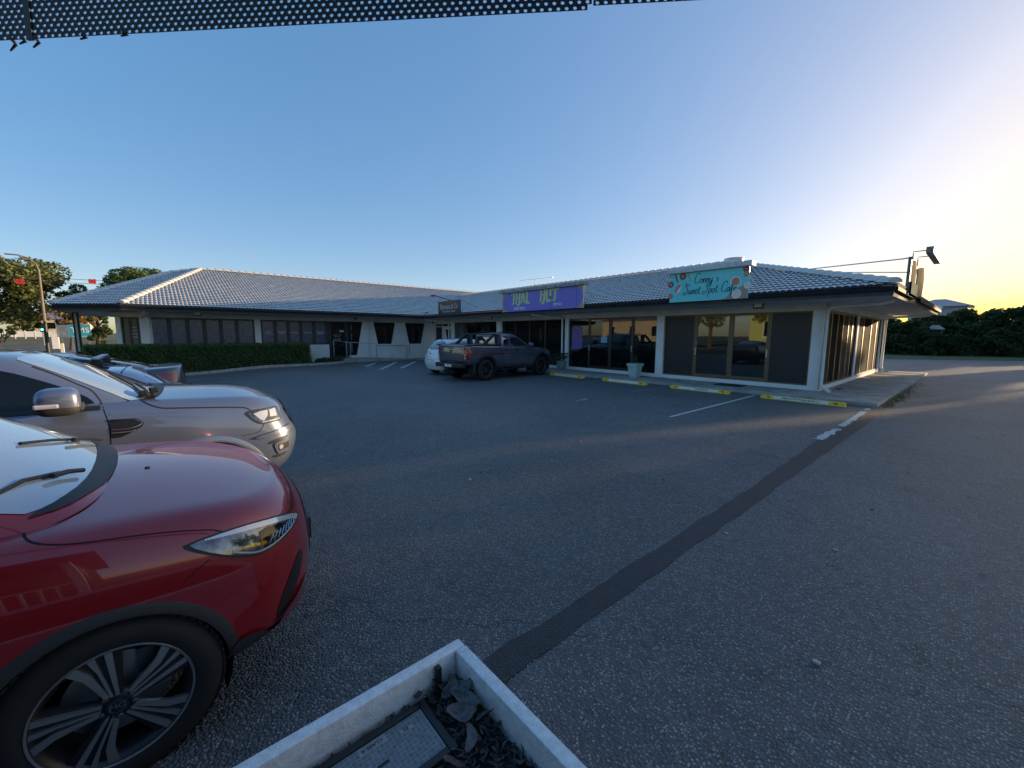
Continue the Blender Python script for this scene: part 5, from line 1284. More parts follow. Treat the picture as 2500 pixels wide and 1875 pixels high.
patch(b, 'headlight', [(.76,1.04),(.95,1.06),(1.12,1.05),(1.05,.93),(.88,.92)], frame_at(35), M['lens'], c, off=.004, it=1)

# ======== white hatchback
c, b, g, body, cab = common('hat', 'p_white')
for sx in ('right', 'left'):
    for cy in (1.22, -1.22):
        wheel(c, .80, cy, .29, .185, .17, sx, 'silver'); liner(cy, .29, .33, .78, .45, M['black'], c, sx)
patch([g, b], 'rear_window', [(-.56,1.06),(.56,1.06),(.58,1.12),(.50,1.36),(.44,1.40),(-.44,1.40),(-.50,1.36),(-.58,1.12)], 'rear', M['carglass'], c, off=.005, it=1)
for s_ in ('right', 'left'):
    patch([g, b], 'side_window', [(-.12,1.05),(-.12,1.42),(-.8,1.41),(-1.30,1.33),(-1.45,1.17),(-1.1,1.07)], s_, M['carglass'], c, off=.004, it=1)
    patch([g, b], 'side_window', [(-.06,1.05),(-.06,1.42),(.30,1.36),(.72,1.12),(.75,1.05)], s_, M['carglass'], c, off=.004, it=1)
for sg in (1, -1):
    patch([b, g], 'tail_light', [(sg*.60,1.02),(sg*.72,1.03),(sg*.78,.90),(sg*.76,.72),(sg*.66,.70),(sg*.62,.85)], 'rear', M['redlens'], c, off=.008, cell=.04, it=1)
strip(b, 'panel_gap', [(-.62,1.0),(-.58,.80),(-.52,.66),(0,.63),(.52,.66),(.58,.80),(.62,1.0)], 'rear', M['seam'], c, w=.008)
patch(b, 'number_plate', [(-.18,.50),(.18,.50),(.18,.61),(-.18,.61)], 'rear', M['plate'], c, off=.012, it=0)
MB().tube([(.0,-1.79,1.06),(-.18,-1.70,1.14),(-.36,-1.66,1.16)], .010, 6).build('wiper', M['black'], c, local=True)
MB().bbox(-.06,.06,-1.36,-1.28,1.47,1.50,.01).build('brake_lamp', M['black'], c, local=True)
MB().lathe([(.04,0),(.035,-.012),(0,-.014)], c=(0,-1.84,.90), ax='y', n=14).build('badge', M['chrome'], c, local=True)
# ------------------------------------------------------------------ signs
def catmull(P, k=6, closed=False):
    P = [Vector(p) for p in P]; Q = []; n = len(P); 
    for i in range(n if closed else n-1):
        if closed: p0, p1, p2, p3 = P[i-1], P[i], P[(i+1) % n], P[(i+2) % n]
        else: p0, p1, p2, p3 = P[max(i-1, 0)], P[i], P[i+1], P[min(i+2, n-1)]
        for j in range(k):
            t = j/k; Q.append(.5*((2*p1)+(p2-p0)*t+(2*p0-5*p1+4*p2-p3)*t*t+(3*p1-p0-3*p2+p3)*t**3))
    if not closed: Q.append(P[-1])
    return Q
def stroke(mb, P, org, X, Y, w, lift, mi=0, taper=.5, sm=True, slant=0.):
    P = [(p[0]+slant*p[1], p[1]) for p in P]
    Q = catmull(P, 6) if sm else [Vector(p) for p in P]; L = []; Z = X.cross(Y)
    for i, q in enumerate(Q):
        t = (Q[min(i+1, len(Q)-1)]-Q[max(i-1, 0)])
        if t.length < 1e-9: continue
        t = t.normalized(); n = Vector((-t.y, t.x)); ww = w/2*(1-taper+taper*(abs(t.y)**1.0))
        a, b = q+n*ww, q-n*ww; L.append([org+X*a.x+Y*a.y+Z*lift, org+X*b.x+Y*b.y+Z*lift])
    for a, b in zip(L[:-1], L[1:]): mb.add([a[0], a[1], b[1], b[0]], [(0,1,2,3)], mi)
GL = {  # flowing one-line letters, height of a small letter = 1
 'C': ([[(1.35,2.0),(1.25,2.35),(.95,2.5),(.55,2.2),(.25,1.4),(.2,.6),(.5,.05),(1.0,.05),(1.5,.5)]], 1.4),
 'S': ([[(1.35,2.0),(1.3,2.35),(1.0,2.5),(.7,2.2),(.75,1.7),(1.0,1.2),(1.05,.6),(.75,.0),(.3,-.25),(.0,.05),(.1,.45),(.4,.5),(.5,.25)]], 1.35),
 'o': ([[(.55,1.0),(.2,.9),(.1,.4),(.35,.0),(.65,.2),(.7,.7),(.5,1.0),(.6,.75),(1.0,.7)]], .85),
 'n': ([[(.05,1.0),(.15,.9),(.15,.0),(.2,.6),(.5,1.0),(.65,.8),(.65,.1),(.85,.05)]], .8),
 'y': ([[(.05,1.0),(.15,.3),(.35,.0),(.6,.25),(.7,1.0),(.65,.2),(.6,-.7),(.35,-1.1),(.1,-.9),(.3,-.4),(.9,.3)]], .9),
 's': ([[(.65,.95),(.35,1.0),(.2,.75),(.5,.5),(.55,.15),(.25,.0),(.05,.15)]], .7),
 'w': ([[(.05,1.0),(.15,.2),(.35,.0),(.5,.4),(.55,.9),(.6,.2),(.8,.0),(1.0,.4),(1.0,.95),(1.15,.85)]], 1.1),
 'e': ([[(.1,.45),(.45,.6),(.55,.9),(.35,1.05),(.12,.7),(.15,.2),(.4,.0),(.75,.3)]], .68),
 't': ([[(.35,1.8),(.25,.8),(.3,.1),(.5,.0),(.7,.2)],[(.0,1.15),(.7,1.25)]], .62),
 'p': ([[(.15,1.0),(.15,.2),(.1,-1.0)],[(.15,.7),(.45,1.05),(.7,.7),(.6,.15),(.35,.0),(.18,.2)]], .8),
 'a': ([[(.65,.9),(.35,1.0),(.1,.6),(.15,.1),(.4,.0),(.62,.4),(.68,1.0),(.65,.2),(.85,.05)]], .85),
 'f': ([[(.05,.4),(.5,1.4),(.55,2.1),(.35,2.2),(.25,1.5),(.25,.0),(.2,-.8),(.35,-.9),(.4,-.3),(.3,.3),(.75,.4)]], .72),
 ' ': ([], .7)}
def script_text(txt, org, X, Y, size, m, parent, w=.16, slant=.12, name='lettering', lift=.004):
    mb = MB(); x = 0; org = Vector(org); X = Vector(X); Y = Vector(Y)
    for ch in txt:
        strokes, adv = GL[ch]
        for s_ in strokes: stroke(mb, [((x+px)*size, py*size) for px, py in s_], org, X, Y, w*size, lift, slant=slant)
        x += adv
    return mb.build(name, m, parent, fixn=False)
def disc(mb, org, X, Y, cx, cy, r, lift, mi=0, n=22, ry=None, a0=0, a1=2*PI):
    Z = X.cross(Y); mb.add([org+X*(cx+r*math.cos(a0+(a1-a0)*k/n))+Y*(cy+(ry or r)*math.sin(a0+(a1-a0)*k/n))+Z*lift for k in range(n+(0 if a1-a0 > 6.2 else 1))], [tuple(range(n+(0 if a1-a0 > 6.2 else 1)))], mi)
def cmat(n, c, r=.5): return mat(n, c, r)
XR, ZU = Vector((1, 0, 0)), Vector((0, 0, 1))
SY = 12.88
# purple restaurant board
t = empty('shop_sign', (-13.08, SY, 2.77), label='long purple restaurant sign reading THAI HUT with gold corner ornaments', cat='sign')
MB().box(-15.57,-10.58,SY,SY+.06,2.77,3.65).build('board', mat('purple_board', (.17,.15,.60), .4, var=.12, vscale=1.2), t)
cm = mat('worn_capping', (.42,.45,.42), .7, var=.7, vscale=7, vcol=(.12,.15,.14), bump=.3)
MB().bbox(-15.75,-10.5,SY-.12,SY+.25,3.655,3.80,.01).build('capping', cm, t, smooth=True)
MB().box(-15.60,-15.575,SY-.02,SY+.08,2.75,3.65).box(-10.575,-10.545,SY-.02,SY+.08,2.75,3.65).build('edge_trim', M['steel'], t)['kind'] = 'stuff'
gold = mat('gold_ornament', (.55,.42,.22), .5, var=.5, vscale=40)
O_ = Vector((-15.57, SY, 2.77))
for cx, cy, sx, sy in ((0,0,1,1),(0,.88,1,-1),(4.99,0,-1,1),(4.99,.88,-1,-1)):
    q = MB(); pts = [(0,0),(.36,0),(.30,.05),(.24,.04),(.20,.10),(.13,.12),(.12,.19),(.06,.22),(.07,.30),(0,.38)]
    q.add([O_+XR*(cx+sx*a)+ZU*(cy+sy*b)+Vector((0,-.004,0)) for a, b in pts], [tuple(range(len(pts)))]); q.build('corner_ornament', gold, t, fixn=False)
for xs in (4.62, 1.55, 3.2): MB().add([O_+XR*(xs+d)+ZU*h+Vector((0,-.002,0)) for d, h in ((0,0),(.012,0),(.012,.88),(0,.88))], [(0,1,2,3)]).build('panel_joint', M['seam'], t, fixn=False)
BL = {  # angular display letters
 'T': ([[(.0,.92),(.10,1.0),(.62,1.0),(.75,1.08)],[(.40,1.0),(.36,.5),(.30,.12),(.18,.0),(.12,.10)]], .62),
 'H': ([[(.05,.95),(.18,1.0),(.15,.5),(.08,.08),(.0,.0)],[(.12,.52),(.35,.58),(.58,.54)],[(.52,1.02),(.62,.96),(.58,.4),(.50,-.05),(.36,-.18),(.26,-.06)]], .74),
 'A': ([[(.0,.0),(.14,.25),(.36,1.12),(.42,.9),(.60,.15),(.70,.0)],[(.14,.38),(.36,.30),(.60,.38)],[(.24,1.08),(.36,1.28),(.46,1.10)]], .74),
 'I': ([[(.0,1.0),(.15,1.05),(.14,.4),(.18,.06),(.40,.0),(.50,.12)]], .42),
 'U': ([[(.0,1.0),(.14,1.05),(.10,.4),(.20,.02),(.40,.0),(.54,.3),(.60,1.0),(.66,1.1)],[(.56,.4),(.56,.1),(.68,.0)]], .76),
 ' ': ([], .48)}
green = mat('sign_green', (.42,.66,.36), .5); gy_ = mat('sign_yellow', (.66,.68,.18), .5)
def display(txt, x0, z0, h, adv=1.):
    a, b = MB(), MB(); x = 0
    for ch in txt:
        S, ad = BL[ch]
        for s_ in S:
            P = [((x+px)*h, py*h) for px, py in s_]
            stroke(a, P, Vector((x0, SY, z0)), XR, ZU, .24*h, .004, taper=.45); stroke(b, P, Vector((x0, SY, z0)), XR, ZU, .13*h, .007, taper=.5)
        x += ad*adv
    a.build('lettering', green, t, fixn=False); b.build('lettering', gy_, t, fixn=False)
display('THAI', -14.93, 3.12, .47, 1.02); display('HUT', -13.02, 3.14, .47, 1.06)
kw = dict(parent=t, local=False)
text('3284 5962', (-14.38, SY-.006, 2.90), XR, ZU, M['white'], 'phone_number', t, .165, local=False, sx=1.15, offset=.003)
text('BYO', (-11.95, SY-.006, 2.97), XR, ZU, M['white'], 'lettering', t, .17, local=False, sx=1.45, offset=.002)
for x_ in (-15.0, -11.0): MB().tube([(x_,SY+.1,3.62),(x_,14.3,3.22)], .012, 5).build('stay', M['dsteel'], t)

# turquoise cafe board
t = empty('shop_sign', (-5.76, SY, 2.75), label="turquoise cafe sign reading Conny's Sweet Spot Cafe with cups and cakes", cat='sign')
tq = mat('turquoise_board', (.10,.58,.62), .4, var=.2, vscale=.9, vcol=(.18,.70,.66))
MB().box(-6.95,-4.58,SY,SY+.05,2.76,3.66).build('board', tq, t)
MB().bbox(-7.05,-4.50,SY-.10,SY+.24,3.665,3.81,.01).build('capping', mat('white_capping', (.60,.62,.64), .6, var=.25, vscale=9), t, smooth=True)
dk = mat('dark_teal_ink', (.012,.075,.10), .5)
script_text('Conny s', (-6.17, SY, 3.31), XR, ZU, .122, dk, t, w=.22)
script_text('Sweet Spot Cafe', (-6.50, SY, 2.99), XR, ZU, .122, dk, t, w=.22)
O_ = Vector((-6.95, SY, 2.76)); art = [cmat('art_pink', (.62,.16,.20)), cmat('art_brown', (.20,.06,.045)), cmat('art_cream', (.70,.62,.55)), cmat('art_orange', (.52,.20,.10)), cmat('art_tan', (.36,.25,.20)), cmat('art_white', (.74,.76,.76)), cmat('art_red', (.40,.05,.05))]
def artp(pts, mi, lift=.003, name='cake_print'):
    q = MB(); q.add([O_+XR*a+ZU*b+Vector((0,-lift,0)) for a, b in pts], [tuple(range(len(pts)))]); return q.build(name, art[mi], t, fixn=False)
artp([(.16,.36),(.20,.48),(.30,.56),(.38,.52),(.28,.40),(.21,.28)], 0); artp([(.21,.28),(.28,.40),(.38,.52),(.385,.46),(.30,.30)], 5, .0035)
for cx, cy, r_, mi, r2, m2 in ((.42,.80,.11,1,.05,3),(.03,.20,.085,3,.04,0),(.02,.58,.10,1,.05,0),(2.02,.50,.145,5,.115,3),(2.06,.145,.135,5,.105,2),(2.34,.36,.09,5,.07,2)):
    q = MB(); disc(q, O_, XR, ZU, cx, cy, r_, .0035); q.build('cup_print', art[mi], t, fixn=False)
    q = MB(); disc(q, O_, XR, ZU, cx, cy, r2, .005); q.build('cup_print', art[m2], t, fixn=False)
artp([(1.62,0.004),(1.78,.05),(1.92,.22),(2.10,.30),(2.36,.46),(2.365,.004)], 4, .002)
for k in range(5):
    a = 2*PI*k/5+.3; q = MB(); disc(q, O_, XR, ZU, 2.30+.05*math.cos(a), .68+.05*math.sin(a), .035, .003+k*.0002, n=10); q.build('flower_print', art[3], t, fixn=False)
    q = MB(); disc(q, O_, XR, ZU, 2.28+.06*math.cos(a), .85+.05*math.sin(a)-.02, .04, .003+k*.0002, n=10); q.build('flower_print', art[6], t, fixn=False)
artp([(.14,.88),(.20,.70),(.24,.62),(.27,.63),(.24,.74),(.19,.88)], 1); artp([(.56,.88),(.68,.60),(.70,.61),(.60,.88)], 4); artp([(.50,.46),(.54,.60),(.57,.59),(.53,.46)], 1)
MB().tube([(-4.62,SY+.1,3.62),(-4.62,14.2,3.22)], .012, 5).build('stay', M['dsteel'], t)

# small black salon board with its arm lamp
t = empty('shop_sign', (-20.5, SY, 2.77), label='small black salon sign reading Ellements & Co with an arm lamp above', cat='sign')
MB().bbox(-21.66,-19.34,SY,SY+.07,2.77,3.62,.008).build('board', mat('charcoal_board', (.035,.04,.045), .3, var=.3, vscale=2), t)
text('Ellements & Co', (-20.5, SY-.006, 3.27), XR, ZU, mat('cream_ink', (.62,.58,.52), .5), 'lettering', t, .40, local=False, sx=.74, offset=.004)
text('Hair. Beauty. Decor', (-20.5, SY-.006, 3.02), XR, ZU, mat('cream_ink_2', (.62,.58,.52), .5), 'lettering', t, .17, local=False, sx=1.0, shear=.3, offset=.003)
MB().tube([(-20.3,SY+.03,3.62),(-20.4,12.45,3.72),(-20.65,12.0,3.90)], .022, 6).build('lamp_arm', M['dsteel'], t)
MB().bbox(-20.78,-20.5,11.86,12.05,3.80,3.90,.02).build('lamp_head', M['dsteel'], t, smooth=True)
MB().tube([(-19.4,SY+.05,3.60),(-19.2,14.1,3.22)], .012, 5).build('stay', M['dsteel'], t)

# curved blade sign on the east eave with its strip lamp
t = empty('projecting_sign', (-1.42, 15.9, 2.78), label='tall curved sign panel standing on the eave at the building corner', cat='sign')
def bladep(x0, y0, y1, z0, z1, bulge, nm, m, seed):
    V = []; n = 10
    for i in range(n+1):
        f = i/n
        for zz, k in ((z0-.10*f*0, 0), (z0+(z1-z0)*.33, 1), (z0+(z1-z0)*.66, 2), (z1-.10*(2*f-1)**2, 3)):
            V.append((x0+bulge*math.sin(PI*f)+(0 if k in (0, 3) else .02), y0+(y1-y0)*f, zz))
    F = [(4*i+k, 4*i+k+1, 4*i+4+k+1, 4*i+4+k) for i in range(n) for k in range(3)]
    q = MB(); q.add(V, F); q.add([(a-.02, b_, c_) for a, b_, c_ in V], [f[::-1] for f in F]); return q.build(nm, m, t, smooth=True)
bs = mat('printed_sign_skin', (.20,.16,.09), .9, spec=.03, var=.9, vscale=5.5, vcol=(.03,.025,.018), detail=9); 
bladep(-1.43, 14.55, 15.75, 2.86, 3.64, .04, 'panel', bs, 1)
bladep(-1.40, 15.8, 17.2, 2.80, 3.60, .07, 'panel', bs, 2)
MB().box(-1.375,-1.36,14.6,17.15,2.78,3.08).build('lower_panel', mat('green_sign_skin', (.06,.15,.11), .9, spec=.03, var=.4, vscale=4), t)
MB().box(-1.47,-1.40,14.48,14.54,2.76,3.68).build('frame_post', M['dsteel'], t)
MB().tube([(-1.42,14.5,3.66),(-1.6,14.6,3.66),(-4.2,17.0,3.95)], .018, 6).build('stay', M['steel'], t)
MB().tube([(-1.44,14.5,3.30),(-3.4,15.6,3.62)], .015, 6).build('stay', M['steel'], t)
q = MB(); q.bbox(-1.18,-1.04,14.6,17.0,3.74,3.90,.015); q.build('strip_lamp', mat('grey_lamp_case', (.20,.205,.22), .5, var=.4, vscale=12, bump=.2), t)
for yy in (14.8, 15.9): MB().tube([(-1.42,yy,3.60),(-1.42,yy,3.84),(-1.15,yy,3.84)], .014, 6).build('lamp_bracket', M['dsteel'], t)

# flood lights under the eaves
def flood(x, y, z, label, yaw=0):
    t = empty('flood_light', (x, y, z), yaw, label=label, cat='flood light', group='flood lights under the eaves')
    MB().bbox(-.14,.14,-.03,.03,-.10,.09,.01).build('housing', M['black'], t, local=True)
    MB().box(-.11,.11,-.036,-.031,-.075,.07).build('lens', M['sticker'], t, local=True)
    MB().bar((0,.02,.09),(0,.08,.14),.03,.01).build('bracket', M['black'], t, local=True); t.rotation_euler = (R(-15), 0, yaw)
flood(-4.57, 13.75, 2.60, 'square white flood light under the eave beneath the turquoise sign')
flood(-17.7, 13.75, 2.60, 'square white flood light under the eave left of the purple sign')
flood(-24.3, 1.5, 2.60, 'square white flood light above the hedge on the far wing', PI/2)
t = empty('security_camera', (-24.6, 9.0, 2.62), label='round black security camera over the black shop door', cat='camera')
MB().lathe([(.10,.04),(.10,0),(.08,-.05),(.04,-.085),(0,-.09)], c=(0,0,0), n=18).build('dome', M['black'], t, local=True, smooth=True)

# ------------------------------------------------------------------ wheel stops
def stop(xc, y, words, label, yaw=0.):
    t = empty('wheel_stop', (xc, y, 0), yaw, label=label, cat='wheel stop', group='yellow wheel stops along the shop front')
    L_ = .92
    q = MB(); pr = [(-.075,.002),(.075,.002),(.052,.098),(-.045,.10),(-.052,.095)]
    n = len(pr); V = []; 
    for xx, k in ((-L_,.75),(-L_+.05,1),(-.62,1),(.62,1),(L_-.05,1),(L_,.75)): V += [(xx, p[0]*k, p[1]*(k if p[1] > .01 else 1)) for p in pr]
    F = [tuple(range(n))[::-1], tuple(range(5*n, 6*n))]
    for s_ in range(5): F += [(s_*n+i, s_*n+(i+1) % n, (s_+1)*n+(i+1) % n, (s_+1)*n+i) for i in range(n)]
    q.add(V, F); o = q.build('body', M['yellow'], t, local=True)
    a, b_ = Vector((0,-.0755,.012)), Vector((0,-.0535,.094)); U = (b_-a).normalized(); nn = Vector((0,-U.z,U.y))
    def quad(x0, x1, f0, f1, m, nm, lift=.002):
        p0, p1 = a+(b_-a)*f0+nn*lift, a+(b_-a)*f1+nn*lift
        return MB().add([(x0,p0.y,p0.z),(x1,p0.y,p0.z),(x1,p1.y,p1.z),(x0,p1.y,p1.z)], [(0,1,2,3)]).build(nm, m, t, local=True, fixn=False)
    quad(-.60,.60,.18,.97,M['sticker'],'sticker')
    for xx in (-.75,.70): quad(xx,xx+.07,.35,.75,M['black'],'bolt_hole',.003)
    for txt, x0, m in words:
        p = a+(b_-a)*.58+nn*.004
        text(txt, (x0, p.y, p.z), XR, U, m, 'lettering', t, .058, sx=1.55, offset=.0012)
    return t
gk = mat('faded_ink', (.30,.32,.38), .6)
stop(-2.97, 12.40, [('MINUTE PARKING L', .0, M['navy'])], 'yellow wheel stop with the clearest 5 MINUTE PARKING lettering, nearest the walkway corner', R(-1))
stop(-5.62, 12.44, [('PARKING', .12, M['navy'])], 'yellow wheel stop with a half worn PARKING sticker in front of the cafe doors', R(-1.5))
stop(-8.30, 12.46, [('~', -.3, M['navy'])], 'yellow wheel stop with a blank worn sticker in front of the tall square pot', R(-1))
stop(-11.05, 12.52, [('5 MINUTE PARKING ONLY', .0, gk)], 'yellow wheel stop with faded lettering beside the grey ute', R(-1))

# ------------------------------------------------------------------ door mats, pots
t = tag(MB().bbox(-5.75,-4.93,13.74,14.35,.0772,.092,.004).build('door_mat', mat('coir_mat', (.03,.032,.04), .95, bump=.6, bscale=200), origin=(-5.3,14,.076)), 'dark door mat in front of the glass cafe doors', 'door mat')
def potplant(mb_leaf, c, n, h, spread, seed, size=.05):
    r_ = random.Random(seed)
    for k in range(n):
        a = r_.uniform(0, 2*PI); rr = spread*math.sqrt(r_.random()); hh = h*r_.uniform(.25, 1)
        p = Vector((c[0]+rr*math.cos(a), c[1]+rr*math.sin(a), c[2]+hh)); d = Vector((r_.gauss(0,1), r_.gauss(0,1), r_.gauss(.4,.7))).normalized(); e = d.cross(Vector((r_.gauss(0,1), r_.gauss(0,1), r_.gauss(0,1)))).normalized()
        s_ = size*r_.uniform(.6, 1.3); mb_leaf.add([p-d*s_, p+e*s_*.35, p+d*s_, p-e*s_*.35], [(0,1,2,3)])
M['leaf_pot'] = leafmat('pot_leaves', (.03,.06,.025), (.08,.12,.05))
t = empty('potted_plant', (-12.78,14.1,.075), label='leafy plant in a round pale pot between the ute and the shop glass', cat='potted plant')
MB().lathe([(.17,.075),(.20,.15),(.235,.45),(.26,.455),(.26,.49),(.23,.49),(.22,.44),(0,.44)], c=(-12.78,14.1,0), n=26).build('pot', mat('sage_pot', (.28,.33,.27), .6, var=.3, vscale=9), t, smooth=True)
q = MB(); potplant(q, (-12.78,14.1,.48), 260, .38, .30, 1, .055); potplant(q, (-13.05,14.0,.25), 120, .35, .22, 2, .055); q.build('foliage', M['leaf_pot'], t, fixn=False)['kind'] = 'stuff'
q = MB(); r_ = random.Random(3)
for k in range(9): q.tube([(-12.78,14.1,.45),(-12.78+r_.uniform(-.12,.12),14.1+r_.uniform(-.1,.1),.62),(-12.78+r_.uniform(-.28,.28),14.1+r_.uniform(-.2,.2),.85)], .006, 4)
q.build('stem', mat('stem', (.06,.07,.03), .8), t)['kind'] = 'stuff'
t = empty('potted_plant', (-8.86,14.02,.075), label='tall square pale mint pot with a small plant before the glass doors', cat='potted plant')
q = MB(); pc = (-8.86, 14.02)
def taper(q, s0, s1, z0, z1):
    V = [(pc[0]+a*s, pc[1]+b*s, z) for s, z in ((s0, z0), (s1, z1)) for a, b in ((-1,-1),(1,-1),(1,1),(-1,1))]; q.add(V, [(3,2,1,0),(4,5,6,7),(0,1,5,4),(1,2,6,5),(2,3,7,6),(3,0,4,7)])
taper(q, .15, .20, .075, .50); pot_m = mat('mint_pot', (.42,.58,.54), .5, var=.1)
q.build('pot', pot_m, t); q = MB(); taper(q, .225, .235, .49, .60); q.build('pot_rim', pot_m, t)
q = MB(); potplant(q, (pc[0],pc[1],.60), 90, .30, .08, 4, .05); q.build('foliage', M['leaf_pot'], t, fixn=False)['kind'] = 'stuff'
tag(MB().bbox(-2.9,-2.75,15.6,16.0,.076,.09,.004).build('drain_grate', M['dsteel'], origin=(-2.8,15.8,.076)), 'small dark metal drain grate in the side walkway', 'grate')

# ------------------------------------------------------------------ things inside the restaurant, seen through its glass
t = empty('drinks_fridge', (-9.0,17.2,.06), label='glass fronted drinks fridge full of bottles inside the restaurant', cat='fridge')
MB().box(-9.75,-8.45,16.95,17.55,.5,.56).box(-9.75,-8.45,17.5,17.55,.5,2.0).box(-9.75,-9.70,16.95,17.55,.5,2.0).box(-8.5,-8.45,16.95,17.55,.5,2.0).box(-9.75,-8.45,16.95,17.55,1.95,2.0).box(-9.11,-9.08,16.94,17.0,.5,2.0).build('cabinet', M['white'], t)
for k in range(5): MB().box(-9.7,-8.5,17.0,17.5,.72+k*.25,.735+k*.25).build('shelf', M['white'], t)
r_ = random.Random(9); bc = [mat('bottle_%d' % i, c, .2) for i, c in enumerate([(.6,.05,.04),(.06,.3,.1),(.7,.7,.68),(.1,.12,.4),(.6,.35,.05)])]
for k in range(5):
    for i in range(9):
        MB().lathe([(.028,0),(.030,.10),(.012,.15),(.012,.19),(0,.19)], c=(-9.62+i*.13,17.1,.736+k*.25), n=8).build('bottle', bc[r_.randrange(5)], t)
t = empty('wall_picture', (-10.9,17.55,1.6), label='yellow square picture with a dark round disc on the restaurant wall', cat='picture')
MB().box(-11.6,-10.3,17.53,17.58,.95,2.1).build('canvas', mat('yellow_canvas', (.50,.47,.20), .6), t)
q = MB(); disc(q, Vector((-10.75,17.53,1.45)), XR, ZU, 0, 0, .42, .004); q.build('disc', mat('dark_disc', (.02,.03,.07), .5), t, fixn=False)
t = empty('counter', (-10.6,16.4,.06), label='dark timber counter inside the restaurant door', cat='counter')
MB().box(-11.4,-10.1,16.1,16.6,.06,.95).build('front', mat('dark_timber', (.05,.03,.02), .5), t); MB().bbox(-11.5,-10.0,16.0,16.7,.95,1.0,.01).build('top', mat('timber_top', (.10,.06,.04), .4), t)
def chair(x, y, rz, lab):
    t = empty('chair', (x, y, .06), rz, label=lab, cat='chair', group='restaurant chairs')
    wd = M['trim']
    MB().bbox(-.2,.2,-.2,.2,.42,.46,.01).build('seat', wd, t, local=True); MB().bbox(-.2,.2,.17,.2,.65,.95,.01).build('backrest', wd, t, local=True)
    for a in (-.17,.17):
        for b_ in (-.17,.17): MB().box(a-.015,a+.015,b_-.015,b_+.015,0,.42 if b_ < 0 else .9).build('leg', wd, t, local=True)
chair(-9.4,15.9,.4,'dark chair standing just inside the restaurant glass'); chair(-12.2,16.0,-.5,'dark chair behind the glass with the purple poster')
t = tag(MB().box(-12.72,-12.10,14.715,14.722,1.05,2.05).build('poster', mat('purple_poster', (.22,.13,.45), .5, var=.4, vscale=5), origin=(-12.4,14.72,1.05)), 'purple menu poster behind the restaurant glass', 'poster')
tag(MB().box(-11.05,-10.72,14.715,14.72,1.35,1.62).build('notice', mat('blue_notice', (.25,.48,.58), .5), origin=(-10.9,14.72,1.35)), 'small pale blue notice on the restaurant door glass', 'notice')

# lettering on the far wing
film_white = mat('white_film_lettering', (.55,.60,.68), .5)
YD = Vector((0,1,0))
bw = [((4.585,5.0),), ]
for (yc, words) in ((4.60,['FLOAT','THERAPY']),(5.25,['INFRARED','SAUNA']),(5.895,['CUPPING']),(6.56,['MASSAGE']),(7.25,['REMEDIAL','THERAPY'])):
    for k, w_ in enumerate(words): text(w_, (WX-.045, yc, 1.75-.09*k+(.04 if len(words) > 1 else 0)), YD, ZU, film_white, 'window_lettering', bld, .085, local=False, sx=1.1, offset=.001)
for k, ch in enumerate('YOUR INNER JOURNEY'):
    if ch != ' ': text(ch, (WX-.036, 9.04, 2.25-k*.098), YD, ZU, film_white, 'window_lettering', bld, .09, local=False, offset=.001)
for k, (w_, z_) in enumerate((('OPENING HOURS',1.62),('MON - SUN',1.53),('BOOK ONLINE',1.38),('OR AT THE DESK',1.30))): text(w_, (WX-.05, 8.2, z_), YD, ZU, film_white, 'door_lettering', bld, .058, local=False, offset=.001)
tag(MB().box(WX-.035,WX-.03,8.33,8.60,1.80,1.90).build('open_sign', mat('mint_sign', (.45,.62,.58), .5), origin=(WX,8.46,1.8)), 'small pale mint sign on the black door glass', 'sign')
for w_, z_ in (('RELAX',1.95),('RESTORE',1.80),('RECOVER',1.65),('RECHARGE',1.50)):
    p = cp(CL*.5, .048); text(w_, (p[0], p[1], z_), Vector((1,1,0)), ZU, film_white, 'window_lettering', bld, .075, local=False, offset=.001)
# swirl graphic on the salon glass
q = MB()
for k in range(7):
    cx, cz = -21.95+.12*math.sin(k*2.1), 1.25+k*.14
    stroke(q, [(cx+.10*math.cos(a)*(1-a/14), cz+.10*math.sin(a)*(1-a/14)) for a in [j*.9 for j in range(9)]], Vector((0, WY+.04, 0)), XR, ZU, .012, .0)
q.build('window_swirl', film_white, bld, fixn=False)['kind'] = 'stuff'

# hand rail of the ramp
t = empty('hand_rail', (-24.7,10,0), label='grey metal hand rail along the ramp by the far wing', cat='hand rail')
rails = [((-25.35,7.9),(.24,1.30)),((-24.8,8.45),(.23,1.22)),((-24.55,8.6),(.0,1.18)),((-24.45,10.15),(.0,1.12)),((-24.85,12.35),(.0,.95)),((-24.85,12.55),(.35,1.15))]
for (xy, (z0, z1)) in rails: MB().box(xy[0]-.02,xy[0]+.02,xy[1]-.02,xy[1]+.02,z0,z1).build('post', M['steel'], t)
for a, b_ in (((-25.35,7.9,1.28),(-24.8,8.45,1.20)),((-24.8,8.45,1.20),(-24.45,10.15,1.12)),((-24.45,10.15,.98),(-24.85,12.35,.95))): MB().tube([a, b_], .022, 8).build('rail', M['steel'], t, smooth=True)

# ------------------------------------------------------------------ planter box in the foreground
WB = .40
t = empty('planter_box', (-1.37,.2,0), label='white timber planter box in the foreground', cat='planter')
xo, yo, th = -1.367, .886, .05
def plank(x0, x1, y0, y1, z0, z1, nm='plank'):
    o = MB().bbox(x0, x1, y0, y1, z0, z1, .006).build(nm, M['wood'], t, smooth=True); return o
for z0, z1 in ((.0,.196),(.204,WB)):
    plank(xo, xo+th, -1.4, yo-.002 if z0 > 0 else yo-.002, z0, z1)     # long side running back beside the red car
    plank(xo+th+.002, .9, yo-th, yo, z0, z1)
plank(.9, .95, -1.4, yo, 0, WB); plank(xo+th, .9, -1.45, -1.4, 0, WB)
